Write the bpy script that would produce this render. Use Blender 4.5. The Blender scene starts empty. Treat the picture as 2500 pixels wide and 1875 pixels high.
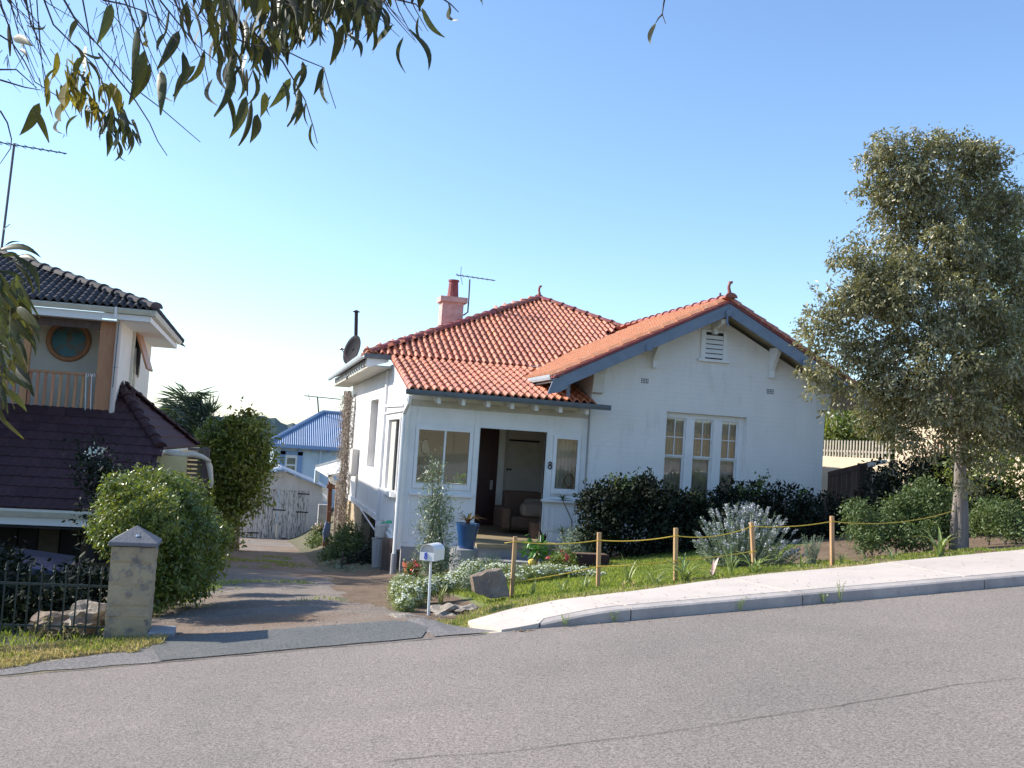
import bpy, bmesh, math, random
import numpy as np
from mathutils import Vector, Matrix, noise

random.seed(7); RNG = np.random.default_rng(7)
SC = bpy.context.scene
COL = SC.collection

# ------------------------------------------------------------------ camera
# the eye is the origin; X runs along the house front, Y towards the house, Z up
F_PX = 2450.0
PSI, TH, RHO = math.radians(14.1), math.radians(3.5), math.radians(3.7)
FW = Vector((math.sin(PSI)*math.cos(TH), math.cos(PSI)*math.cos(TH), math.sin(TH)))
R0 = Vector((math.cos(PSI), -math.sin(PSI), 0)); U0 = R0.cross(FW)
RT = R0*math.cos(RHO) + U0*math.sin(RHO); UP = U0*math.cos(RHO) - R0*math.sin(RHO)
cam_d = bpy.data.cameras.new('camera'); cam = bpy.data.objects.new('camera', cam_d); COL.objects.link(cam)
cam_d.sensor_width = 36; cam_d.lens = F_PX/2500*36; cam_d.clip_start = .05; cam_d.clip_end = 6000
cam.matrix_world = Matrix(((RT.x, UP.x, -FW.x, 0), (RT.y, UP.y, -FW.y, 0), (RT.z, UP.z, -FW.z, 0), (0, 0, 0, 1)))
SC.camera = cam

# ------------------------------------------------------------------ light
SUN = Vector((-.762, .343, .549)).normalized()          # towards the sun
SUN_EL = math.asin(SUN.z); SUN_AZ = math.atan2(SUN.x, SUN.y)
w = bpy.data.worlds.new('World'); SC.world = w; w.use_nodes = True
nt = w.node_tree; bgn = nt.nodes['Background']
sky = nt.nodes.new('ShaderNodeTexSky'); sky.sky_type = 'NISHITA'; sky.sun_disc = False
sky.sun_elevation = SUN_EL; sky.sun_rotation = SUN_AZ
sky.altitude = 0; sky.air_density = 1.0; sky.dust_density = .6; sky.ozone_density = 4.5
nt.links.new(sky.outputs[0], bgn.inputs[0]); bgn.inputs[1].default_value = .15
sd = bpy.data.lights.new('sun', 'SUN'); sd.energy = 4.2; sd.angle = math.radians(.53); sd.color = (1, .93, .82)
so = bpy.data.objects.new('sun', sd); COL.objects.link(so); so.rotation_euler = SUN.to_track_quat('Z', 'Y').to_euler()
vs = SC.view_settings; vs.view_transform = 'Standard'; vs.look = 'None'; vs.exposure = .86; vs.gamma = 1
vs.use_curve_mapping = False
try:
    SC.cycles.max_bounces = 6; SC.cycles.transparent_max_bounces = 12; SC.cycles.use_denoising = True
    SC.cycles.sample_clamp_indirect = 8
except Exception: pass

# ------------------------------------------------------------------ helpers
def ray(px, py): return FW + RT*((px-1250)/F_PX) - UP*((py-937.5)/F_PX)
def at(px, py, Y): d = ray(px, py); return d*(Y/d.y)
def atx(px, py, X): d = ray(px, py); return d*(X/d.x)
def atd(px, py, dist): return ray(px, py)*dist
ORG = {}
def org(o): return ORG.get(o.name, Vector((0, 0, 0))) if o else Vector((0, 0, 0))
def tag(o, label=None, cat=None, group=None, kind=None):
    if label: o['label'] = label
    if cat: o['category'] = cat
    if group: o['group'] = group
    if kind: o['kind'] = kind
    return o
def thing(name, label, cat, loc, group=None):
    o = bpy.data.objects.new(name, None); COL.objects.link(o); o.location = loc; o.empty_display_size = .1
    ORG[o.name] = Vector(loc)
    return tag(o, label, cat, group)
def inst(name, mesh, M, parent=None, **kw):
    o = bpy.data.objects.new(name, mesh); COL.objects.link(o)
    if parent: o.parent = parent; M = Matrix.Translation(-org(parent)) @ M
    o.matrix_local = M
    if kw: tag(o, **kw)
    return o
def copy_tree(o, offset, parent=None):
    c = o.copy(); COL.objects.link(c)
    if parent: c.parent = parent
    else:
        c.location = Vector(o.location) + Vector(offset)
    ORG[c.name] = org(o) + Vector(offset)
    for ch in o.children: copy_tree(ch, offset, c)
    return c

class MB:
    def __init__(s): s.v = []; s.f = []; s.m = []
    def add(s, vs, fs, m=0):
        b = len(s.v); s.v += [tuple(v) for v in vs]; s.f += [tuple(b+i for i in f) for f in fs]; s.m += [m]*len(fs); return s
    def box(s, a, b, m=0):
        x0, y0, z0 = min(a[0], b[0]), min(a[1], b[1]), min(a[2], b[2]); x1, y1, z1 = max(a[0], b[0]), max(a[1], b[1]), max(a[2], b[2])
        return s.add([(x0,y0,z0),(x1,y0,z0),(x1,y1,z0),(x0,y1,z0),(x0,y0,z1),(x1,y0,z1),(x1,y1,z1),(x0,y1,z1)],
              [(0,3,2,1),(4,5,6,7),(0,1,5,4),(1,2,6,5),(2,3,7,6),(3,0,4,7)], m)
    def prism(s, poly, ext, m=0):
        n = len(poly); p = [Vector(q) for q in poly]; e = Vector(ext)
        nrm = Vector((0, 0, 0))
        for i in range(n): nrm += p[i].cross(p[(i+1) % n])
        if nrm.dot(e) > 0: p = p[::-1]
        return s.add(p + [q+e for q in p], [tuple(range(n)), tuple(range(2*n-1, n-1, -1))] + [(i, i+n, (i+1) % n+n, (i+1) % n) for i in range(n)], m)
    def beam(s, a, b, wd, ht, m=0, up=(0, 0, 1), taper=1):
        a = Vector(a); b = Vector(b); d = (b-a).normalized(); u = Vector(up)
        if abs(d.dot(u)) > .99: u = Vector((0, 1, 0))
        r = d.cross(u).normalized(); u = r.cross(d)
        P = []
        for q, k in ((a, 1), (b, taper)): P += [q - r*wd/2*k - u*ht/2*k, q + r*wd/2*k - u*ht/2*k, q + r*wd/2*k + u*ht/2*k, q - r*wd/2*k + u*ht/2*k]
        return s.add(P, [(0,1,2,3),(7,6,5,4),(0,4,5,1),(1,5,6,2),(2,6,7,3),(3,7,4,0)], m)
    def tube(s, pts, rad, n=8, m=0, cap=True):
        pts = [Vector(p) for p in pts]; k = len(pts)
        if not hasattr(rad, '__len__'): rad = [rad]*k
        u = None; rings = []
        for i in range(k):
            d = (pts[min(i+1, k-1)]-pts[max(i-1, 0)]).normalized()
            if u is None: u = d.orthogonal().normalized()
            else:
                u = u - d*u.dot(d)
                u = u.normalized() if u.length > 1e-6 else d.orthogonal().normalized()
            v = d.cross(u)
            rings.append([pts[i] + (u*math.cos(2*math.pi*j/n) + v*math.sin(2*math.pi*j/n))*rad[i] for j in range(n)])
        V = [p for r in rings for p in r]
        Fc = [(i*n+j, i*n+(j+1) % n, (i+1)*n+(j+1) % n, (i+1)*n+j) for i in range(k-1) for j in range(n)]
        if cap: Fc += [tuple(range(n-1, -1, -1)), tuple((k-1)*n+j for j in range(n))]
        return s.add(V, Fc, m)
    def lathe(s, c, prof, n=16, m=0, sx=1, sy=1):
        c = Vector(c); V = []; k = len(prof)
        for r, z in prof: V += [c + Vector((r*sx*math.cos(2*math.pi*j/n), r*sy*math.sin(2*math.pi*j/n), z)) for j in range(n)]
        Fc = [(i*n+j, i*n+(j+1) % n, (i+1)*n+(j+1) % n, (i+1)*n+j) for i in range(k-1) for j in range(n)]
        Fc += [tuple(range(n-1, -1, -1)), tuple((k-1)*n+j for j in range(n))]
        return s.add(V, Fc, m)
    def quad(s, pts, m=0): return s.add(pts, [tuple(range(len(pts)))], m)
    def mesh(s, name, mats, L=Vector((0, 0, 0)), smooth=False):
        me = bpy.data.meshes.new(name)
        me.from_pydata([(v[0]-L.x, v[1]-L.y, v[2]-L.z) for v in s.v], [], s.f)
        for x in (mats if isinstance(mats, (list, tuple)) else [mats]): me.materials.append(x)
        if isinstance(mats, (list, tuple)): me.polygons.foreach_set('material_index', s.m)
        if smooth: me.polygons.foreach_set('use_smooth', [True]*len(s.f))
        me.update(); return me
    def build(s, name, mats, parent=None, smooth=False, bevel=0, **kw):
        me = s.mesh(name, mats, org(parent), smooth)
        o = bpy.data.objects.new(name, me); COL.objects.link(o)
        if parent: o.parent = parent; ORG[o.name] = org(parent)
        if bevel:
            b = o.modifiers.new('b', 'BEVEL'); b.width = bevel; b.segments = 2; b.limit_method = 'ANGLE'; b.angle_limit = math.radians(50)
        if kw: tag(o, **kw)
        return o

# ------------------------------------------------------------------ materials
def lin(r, g, b): return tuple(((c/255)/12.92 if c/255 <= .04045 else ((c/255+.055)/1.055)**2.4) for c in (r, g, b)) + (1,)
def _n(nt, t, **kw):
    n = nt.nodes.new('ShaderNode'+t)
    for k, v in kw.items(): setattr(n, k, v)
    return n
def mat(name, c1, c2=None, scale=3, detail=8, lo=.35, hi=.65, c3=None, s3=.6, lo3=.55, hi3=.75, rough=.75, rough2=None, bump=0, bscale=40, rand=0, island=0,
        metallic=0, spec=.4, trans=0, stretch=(1, 1, 1), brick=None, coat=0, crough=.15, hue=1, fine=0, fscale=200, sheen=0):
    m = bpy.data.materials.new(name); m.use_nodes = True; nt = m.node_tree; L = nt.links.new
    p = nt.nodes['Principled BSDF']; p.inputs['Roughness'].default_value = rough; p.inputs['Metallic'].default_value = metallic
    p.inputs['Specular IOR Level'].default_value = spec
    if coat: p.inputs['Coat Weight'].default_value = coat; p.inputs['Coat Roughness'].default_value = crough
    g = _n(nt, 'NewGeometry'); tc = _n(nt, 'TexCoord'); mp = _n(nt, 'Mapping')
    L(tc.outputs['Object'], mp.inputs[0]); mp.inputs['Scale'].default_value = stretch
    co = mp.outputs[0]
    def noi(sc, de=8, ro=.6, dist=0):
        t = _n(nt, 'TexNoise'); L(co, t.inputs['Vector']); t.inputs['Scale'].default_value = sc; t.inputs['Detail'].default_value = de
        t.inputs['Roughness'].default_value = ro; t.inputs['Distortion'].default_value = dist; return t.outputs['Fac']
    def ramp(src, a, b):
        r = _n(nt, 'MapRange'); L(src, r.inputs[0]); r.inputs[1].default_value = a; r.inputs[2].default_value = b; return r.outputs[0]
    def mix(f, a, b, bt='MIX'):
        x = _n(nt, 'Mix', data_type='RGBA', blend_type=bt)
        if hasattr(f, 'is_linked'): L(f, x.inputs[0])
        else: x.inputs[0].default_value = f
        for i, q in ((6, a), (7, b)):
            if hasattr(q, 'is_linked'): L(q, x.inputs[i])
            else: x.inputs[i].default_value = q
        return x.outputs[2]
    col = c1
    if c2 is not None: col = mix(ramp(noi(scale, detail), lo, hi), c1, c2)
    if c3 is not None: col = mix(ramp(noi(s3, 6, .65), lo3, hi3), col, c3)
    if fine:
        f = noi(fscale, 2); mr = _n(nt, 'MapRange'); L(f, mr.inputs[0]); mr.inputs[1].default_value = .3; mr.inputs[2].default_value = .7
        mr.inputs[3].default_value = 1-fine; mr.inputs[4].default_value = 1+fine
        cb = _n(nt, 'CombineColor')
        for i in range(3): L(mr.outputs[0], cb.inputs[i])
        col = mix(1.0, col, cb.outputs[0], 'MULTIPLY')
    rnd = None
    if rand: rnd = _n(nt, 'ObjectInfo').outputs['Random']; amt = rand
    if island: rnd = g.outputs['Random Per Island']; amt = island
    if rnd is not None:
        hs = _n(nt, 'HueSaturation')
        a = _n(nt, 'MapRange'); L(rnd, a.inputs[0]); a.inputs[3].default_value = 1-amt; a.inputs[4].default_value = 1+amt; L(a.outputs[0], hs.inputs['Value'])
        mm = _n(nt, 'Math', operation='MULTIPLY'); L(rnd, mm.inputs[0]); mm.inputs[1].default_value = 7.31
        fr = _n(nt, 'Math', operation='FRACT'); L(mm.outputs[0], fr.inputs[0])
        b = _n(nt, 'MapRange'); L(fr.outputs[0], b.inputs[0]); b.inputs[3].default_value = .5-.05*min(1, amt*2)*hue; b.inputs[4].default_value = .5+.04*min(1, amt*2)*hue; L(b.outputs[0], hs.inputs['Hue'])
        if hasattr(col, 'is_linked'): L(col, hs.inputs['Color'])
        else: hs.inputs['Color'].default_value = col
        col = hs.outputs[0]
    if hasattr(col, 'is_linked'): L(col, p.inputs['Base Color'])
    else: p.inputs['Base Color'].default_value = col
    if rough2 is not None:
        rr = _n(nt, 'MapRange'); L(noi(scale*1.7, 4), rr.inputs[0]); rr.inputs[1].default_value = .3; rr.inputs[2].default_value = .7
        rr.inputs[3].default_value = rough; rr.inputs[4].default_value = rough2; L(rr.outputs[0], p.inputs['Roughness'])
    nrm = None
    if brick:
        mp2 = _n(nt, 'Mapping'); L(tc.outputs['Object'], mp2.inputs[0]); mp2.inputs['Rotation'].default_value = brick
        bt = _n(nt, 'TexBrick'); L(mp2.outputs[0], bt.inputs[0]); bt.inputs['Scale'].default_value = 1
        bt.inputs['Brick Width'].default_value = .24; bt.inputs['Row Height'].default_value = .086; bt.inputs['Mortar Size'].default_value = .008; bt.inputs['Mortar Smooth'].default_value = .6
        iv = _n(nt, 'Math', operation='SUBTRACT'); iv.inputs[0].default_value = 1; L(bt.outputs['Fac'], iv.inputs[1])
        bp = _n(nt, 'Bump'); bp.inputs['Strength'].default_value = .55; bp.inputs['Distance'].default_value = .006; L(iv.outputs[0], bp.inputs['Height']); nrm = bp.outputs[0]
    if bump:
        bp = _n(nt, 'Bump'); bp.inputs['Strength'].default_value = min(1, bump); bp.inputs['Distance'].default_value = .02
        L(noi(bscale, 6, .65), bp.inputs['Height'])
        if nrm is not None: L(nrm, bp.inputs['Normal'])
        nrm = bp.outputs[0]
    if nrm is not None: L(nrm, p.inputs['Normal'])
    if trans:
        tr = _n(nt, 'BsdfTranslucent'); mx = _n(nt, 'MixShader'); mx.inputs[0].default_value = trans
        if hasattr(col, 'is_linked'):
            br = mix(1.0, col, (1.5, 1.5, .7, 1), 'MULTIPLY'); L(br, tr.inputs[0])
        else: tr.inputs[0].default_value = col
        out = nt.nodes['Material Output']; L(p.outputs[0], mx.inputs[1]); L(tr.outputs[0], mx.inputs[2]); L(mx.outputs[0], out.inputs[0])
    return m
def glass_mat():
    m = bpy.data.materials.new('window_glass'); m.use_nodes = True; nt = m.node_tree; nt.nodes.remove(nt.nodes['Principled BSDF'])
    t = _n(nt, 'BsdfTransparent'); t.inputs[0].default_value = (.94, .95, .94, 1); g = _n(nt, 'BsdfGlossy'); g.inputs['Roughness'].default_value = .02
    f = _n(nt, 'Fresnel'); f.inputs[0].default_value = 1.9; mx = _n(nt, 'MixShader')
    nt.links.new(f.outputs[0], mx.inputs[0]); nt.links.new(t.outputs[0], mx.inputs[1]); nt.links.new(g.outputs[0], mx.inputs[2])
    nt.links.new(mx.outputs[0], nt.nodes['Material Output'].inputs[0]); return m

M = {}
c = lambda r, g, b: (r, g, b, 1)
M['shade_timber'] = mat('shaded_veranda_timber', c(.035,.028,.024), c(.022,.018,.016), 4, rough=.85)  # near-black tone puts the shade under the lower roof into the colour
M['white_wall'] = mat('painted_brick', c(.84,.83,.80), c(.78,.77,.75), 1.2, stretch=(1.6, 1.6, .5), c3=c(.60,.60,.54), s3=1.8, lo3=.56, hi3=.85, rough=.6, brick=(math.radians(90), 0, 0), bump=.15, bscale=60)
M['white_side'] = mat('painted_render', c(.80,.79,.79), c(.74,.73,.72), 1.5, c3=c(.62,.58,.52), s3=1.1, lo3=.6, hi3=.85, rough=.65, bump=.25, bscale=25)
M['white_paint'] = mat('white_paint', c(.84,.84,.83), c(.75,.76,.75), 2.5, c3=c(.45,.42,.36), s3=6, lo3=.68, hi3=.82, rough=.45, bump=.08, bscale=30)
M['trim_cream'] = mat('weathered_cream', c(.56,.53,.45), c(.46,.43,.36), 4, rough=.6, bump=.1)
M['blue_grey'] = mat('blue_grey_paint', c(.20,.25,.33), c(.16,.205,.27), 5, c3=c(.26,.27,.28), s3=7, lo3=.66, hi3=.8, rough=.45, bump=.06)
M['gutter'] = mat('slate_gutter', c(.13,.155,.18), c(.10,.12,.14), 6, rough=.4)
M['gutter_pale'] = mat('pale_gutter', c(.42,.46,.50), c(.34,.38,.41), 6, rough=.4)
M['tile'] = mat('terracotta_tile', c(.52,.135,.036), c(.38,.085,.026), 9, c3=c(.60,.36,.24), s3=20, lo3=.52, hi3=.66, rough=.5, rough2=.6, bump=.2, bscale=45, rand=.2, hue=.2, spec=.6, coat=.55, crough=.42)  # pale speckle stands for sun glints, painted into the tile colour
M['tile_orange'] = mat('orange_terracotta_tile', c(.62,.29,.16), c(.54,.22,.11), 9, c3=c(.68,.44,.30), s3=12, rough=.6, bump=.2, rand=.15, hue=.3)
M['cap'] = mat('ridge_terracotta', c(.33,.105,.08), c(.24,.07,.06), 7, c3=c(.42,.24,.19), s3=10, rough=.7, bump=.2, rand=.15)
M['chimney'] = mat('pink_roughcast', c(.58,.43,.39), c(.46,.31,.28), 8, c3=c(.58,.45,.40), s3=9, rough=.9, bump=.7, bscale=60)
M['asphalt'] = mat('asphalt', c(.272,.232,.200), c(.225,.194,.170), .45, c3=c(.190,.168,.150), s3=.35, lo3=.5, hi3=.75, rough=.85, bump=.6, bscale=110, fine=.42, fscale=60)
M['asphalt_dark'] = mat('patched_asphalt', c(.125,.13,.125), c(.15,.15,.142), 2, rough=.85, bump=.8, bscale=90, fine=.35, fscale=45)
M['asphalt_old'] = mat('old_worn_asphalt', c(.23,.21,.20), c(.17,.16,.155), 2, rough=.9, bump=.8, bscale=60, fine=.35, fscale=40)
M['concrete'] = mat('pale_concrete', c(.54,.475,.42), c(.47,.415,.37), 1.5, c3=c(.40,.36,.32), s3=2.4, lo3=.55, hi3=.8, rough=.85, bump=.25, bscale=50, fine=.08, fscale=60)
M['kerb'] = mat('kerb_concrete', c(.44,.395,.36), c(.32,.29,.27), 3, c3=c(.22,.20,.19), s3=4, lo3=.58, hi3=.75, rough=.85, bump=.4, bscale=40)
M['conc_grey'] = mat('grey_concrete', c(.36,.36,.36), c(.27,.27,.28), 3, rough=.85, bump=.4)
M['soil'] = mat('soil', c(.13,.085,.055), c(.20,.14,.09), 3, c3=c(.09,.06,.045), s3=7, rough=.95, bump=1, bscale=25, fine=.35, fscale=60)
M['drive'] = mat('gravel_drive', c(.25,.205,.17), c(.17,.15,.13), 1.1, c3=c(.20,.125,.075), s3=.35, lo3=.45, hi3=.65, rough=.95, bump=1, bscale=30, fine=.35, fscale=45)
M['ground'] = mat('ground', c(.10,.10,.055), c(.14,.12,.075), 1.2, c3=c(.07,.09,.03), s3=.7, rough=.95, bump=.8, bscale=20, fine=.3, fscale=40)
M['lime'] = mat('limestone', c(.44,.35,.22), c(.36,.29,.19), 6, c3=c(.19,.165,.15), s3=9, lo3=.52, hi3=.66, rough=.9, bump=.9, bscale=28, rand=.1)
M['cap_stone'] = mat('grey_cap', c(.12,.13,.14), c(.17,.17,.18), 6, rough=.8, bump=.5)
M['iron'] = mat('dark_green_iron', c(.022,.035,.03), rough=.5)
M['rock'] = mat('brown_rock', c(.24,.18,.13), c(.15,.115,.09), 6, c3=c(.34,.29,.22), s3=9, rough=.9, bump=1, bscale=14)
M['rock_pale'] = mat('pale_rock', c(.36,.31,.25), c(.22,.19,.16), 7, rough=.9, bump=1, bscale=18)
M['post'] = mat('raw_timber', c(.46,.30,.15), c(.36,.22,.11), 5, stretch=(6, 6, .6), rough=.7, rand=.1, bump=.15)
M['rope'] = mat('yellow_rope', c(.66,.46,.06), c(.5,.36,.06), 60, rough=.6)
M['blue_pot'] = mat('blue_glaze', c(.010,.055,.17), c(.014,.075,.22), 4, rough=.18, coat=.6, spec=.6)
M['terracotta'] = mat('terracotta_pot', c(.42,.13,.06), c(.33,.10,.05), 8, rough=.7)
M['metal_white'] = mat('white_enamel', c(.75,.77,.76), c(.66,.67,.66), 6, rough=.3, spec=.5)
M['ink_blue'] = mat('blue_numeral', c(.02,.06,.5), rough=.5)
M['ink_dark'] = mat('black_numeral', c(.015,.02,.025), rough=.4)
M['dark'] = mat('dark_interior', c(.02,.018,.018), rough=.9)
M['dark_door'] = mat('dark_red_door', c(.06,.022,.022), c(.045,.018,.02), 4, rough=.35)
M['inner_white'] = mat('interior_white', c(.55,.52,.47), c(.48,.45,.41), 2, rough=.6)
M['curtain'] = mat('net_curtain', c(.78,.73,.62), c(.64,.59,.49), 7, stretch=(3, 3, .7), rough=.8)
M['sofa'] = mat('tan_upholstery', c(.15,.095,.07), c(.12,.075,.055), 6, rough=.85, bump=.3)
M['cushion'] = mat('pale_cushion', c(.26,.21,.17), c(.21,.17,.14), 6, rough=.85)
M['boards'] = mat('floor_boards', c(.34,.28,.17), c(.26,.21,.13), 5, stretch=(.6, 6, 6), rough=.7)
M['steel'] = mat('galvanised_steel', c(.42,.43,.45), c(.34,.35,.36), 8, rough=.4, metallic=.6)
M['dish'] = mat('charcoal_dish', c(.018,.018,.024), rough=.7, spec=.1)
M['black'] = mat('black_metal', c(.02,.02,.022), rough=.5)
M['antenna'] = mat('antenna_metal', c(.10,.10,.11), rough=.5, metallic=.3)
M['tile_dark'] = mat('dark_roof_tile', c(.05,.045,.048), c(.085,.078,.078), 10, c3=c(.17,.155,.15), s3=12, lo3=.6, hi3=.8, rough=.72, bump=.3, rand=.3, hue=.3, spec=.25)
M['tile_brown'] = mat('brown_roof_tile', c(.062,.028,.030), c(.042,.021,.028), 6, c3=c(.085,.05,.04), s3=5, rough=.75, bump=.3, rand=.2, hue=.4, spec=.25)
M['cream_wall'] = mat('cream_render', c(.80,.77,.69), c(.74,.71,.63), 2, rough=.75, bump=.1)  # albedo raised: bounce light on the left house's side wall put into the colour
M['cream_gutter'] = mat('cream_gutter', c(.66,.62,.50), c(.58,.54,.44), 5, rough=.4)
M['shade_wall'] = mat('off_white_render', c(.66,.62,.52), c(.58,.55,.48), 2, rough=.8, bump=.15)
M['white_soffit'] = mat('white_soffit', c(.8,.79,.76), rough=.6)
M['pine'] = mat('orange_pine', c(.50,.25,.12), c(.40,.19,.09), 5, stretch=(5, 5, .6), rough=.5, rand=.15)
M['pipe'] = mat('cream_pipe', c(.60,.52,.46), rough=.45)
M['yellow_wall'] = mat('yellow_render', c(.66,.55,.28), c(.60,.49,.25), 3, rough=.8)
M['old_door'] = mat('flaking_white_board', c(.58,.57,.55), c(.10,.09,.08), 5, lo=.52, hi=.60, stretch=(5, 5, .8), c3=c(.40,.38,.36), s3=5, rough=.8, bump=.5, bscale=25, rand=.08)
M['garage_wall'] = mat('garage_white', c(.62,.60,.57), c(.52,.50,.48), 2, rough=.7)
M['iron_sheet'] = mat('zinc_sheet', c(.36,.37,.40), c(.26,.27,.30), 3, rough=.45, metallic=.3)
M['blue_roof'] = mat('blue_corrugated', c(.20,.29,.43), c(.24,.33,.47), 2, rough=.35, rand=.06, spec=.6)
M['blue_wall'] = mat('pale_blue_board', c(.55,.66,.74), c(.48,.60,.69), 2, rough=.6)
M['blue_trim'] = mat('blue_trim', c(.22,.34,.55), rough=.5)
M['timber_grey'] = mat('weathered_paling', c(.15,.115,.10), c(.10,.08,.07), 5, stretch=(5, 5, .6), rough=.85, rand=.2, bump=.3)
M['timber_brown'] = mat('brown_picket', c(.20,.09,.05), c(.15,.065,.04), 5, rough=.7, rand=.15)
M['cream_brick_x'] = mat('cream_brick_side', c(.66,.55,.40), c(.58,.47,.33), 3, rough=.8, brick=(math.radians(90), 0, math.radians(90)), bump=.1)
M['picket'] = mat('tan_picket', c(.42,.38,.31), c(.34,.30,.25), 5, rough=.8)
M['cream_brick'] = mat('cream_brick', c(.62,.50,.36), c(.55,.43,.30), 3, rough=.8, brick=(math.radians(90), 0, 0), bump=.1)
M['trunk'] = mat('grey_bark', c(.27,.235,.21), c(.17,.145,.13), 5, stretch=(3, 3, .5), c3=c(.36,.32,.28), s3=4, rough=.9, bump=.9, bscale=16)
M['twig'] = mat('twig_bark', c(.05,.035,.04), c(.08,.06,.055), 8, rough=.8)
M['vine_dry'] = mat('dry_vine', c(.42,.36,.30), c(.30,.25,.21), 9, rough=.9, island=.25)
M['l_tree'] = mat('olive_leaf', c(.17,.165,.075), c(.27,.255,.145), 2.5, rough=.36, island=.45, hue=.4, trans=.25, spec=.6)
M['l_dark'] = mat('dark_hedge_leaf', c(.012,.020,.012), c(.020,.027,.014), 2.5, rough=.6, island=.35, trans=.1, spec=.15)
M['l_bush'] = mat('bush_leaf', c(.085,.13,.024), c(.19,.22,.045), 1.6, rough=.36, island=.35, hue=.6, trans=.3, spec=.6)
M['l_shrub'] = mat('shrub_leaf', c(.085,.13,.05), c(.12,.17,.06), 3, rough=.5, island=.3, trans=.25)
M['l_grey'] = mat('grey_green_leaf', c(.22,.27,.20), c(.15,.20,.14), 5, rough=.6, island=.3, trans=.15)
M['l_olive'] = mat('silver_leaf', c(.26,.30,.22), c(.12,.17,.09), 6, rough=.4, island=.4, trans=.15, spec=.6)
M['l_gum'] = mat('gum_leaf', c(.042,.044,.022), c(.062,.072,.024), 9, c3=c(.12,.14,.03), s3=5, lo3=.55, hi3=.75, rough=.42, rand=.35, hue=.6, trans=.32, spec=.35)
M['l_gum_y'] = mat('young_gum_leaf', c(.13,.135,.028), c(.17,.12,.030), 9, rough=.6, rand=.3, hue=.4, trans=.5, spec=.1)
M['l_palm'] = mat('palm_leaf', c(.05,.09,.05), c(.10,.14,.10), 2, rough=.4, island=.3, trans=.2)
M['l_strap'] = mat('strap_leaf', c(.20,.28,.09), c(.34,.38,.18), 5, rough=.4, island=.3, trans=.25)
M['l_lily'] = mat('broad_leaf', c(.06,.17,.03), c(.10,.24,.05), 5, rough=.35, island=.2, trans=.3)
M['grass'] = mat('lawn_grass', c(.21,.28,.060), c(.31,.36,.09), 1.6, rough=.6, island=.25, hue=.5, trans=.4)
M['lawn_soil'] = mat('lawn_soil', c(.13,.17,.045), c(.20,.20,.08), 3, rough=.95, bump=.8, bscale=20)
M['verge_soil'] = mat('verge_soil', c(.33,.27,.16), c(.22,.17,.10), 4, rough=.95, bump=1, bscale=25)
M['grass_dry'] = mat('dry_grass', c(.50,.42,.24), c(.34,.33,.13), 2.5, lo=.45, hi=.7, hue=.4, rough=.7, island=.3, trans=.25)
M['flower_w'] = mat('white_petals', c(.80,.80,.70), c(.66,.72,.55), 20, rough=.6, island=.15)
M['flower_l'] = mat('lilac_petals', c(.50,.49,.55), c(.38,.40,.40), 9, rough=.7, island=.2)
M['flower_r'] = mat('red_petals', c(.65,.07,.07), c(.75,.2,.16), 20, rough=.6, island=.2)
M['flower_y'] = mat('yellow_petals', c(.72,.52,.10), rough=.6)
M['pinkish'] = mat('pink_bract', c(.55,.30,.28), c(.6,.5,.4), 12, rough=.5)
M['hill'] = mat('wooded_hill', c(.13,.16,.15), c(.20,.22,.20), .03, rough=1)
M['blue_tarp'] = mat('blue_tarp', c(.010,.014,.045), c(.014,.018,.055), 3, rough=.4)
M['cloth'] = mat('pale_cloth', c(.60,.54,.44), c(.52,.46,.38), 5, rough=.8)
M['denim'] = mat('blue_cloth', c(.10,.15,.28), rough=.8)
M['cream_bag'] = mat('cream_bag', c(.72,.66,.46), rough=.6)
M['jerry'] = mat('white_plastic', c(.62,.60,.56), rough=.4, trans=.2)
M['green_lid'] = mat('green_plastic', c(.03,.32,.2), rough=.4)
M['art_blue'] = mat('round_panel_blue', c(.035,.16,.20), c(.12,.10,.07), 4.5, lo=.48, hi=.56, c3=c(.06,.22,.10), s3=6, rough=.35)
M['pigeon'] = mat('pigeon_feather', c(.20,.16,.20), c(.12,.11,.14), 30, rough=.6)
M['glass'] = glass_mat()
M['meter'] = mat('meter_box', c(.55,.53,.50), rough=.5)
M['white_mark'] = mat('white_mark', c(.5,.6,.75), rough=.5)

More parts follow.
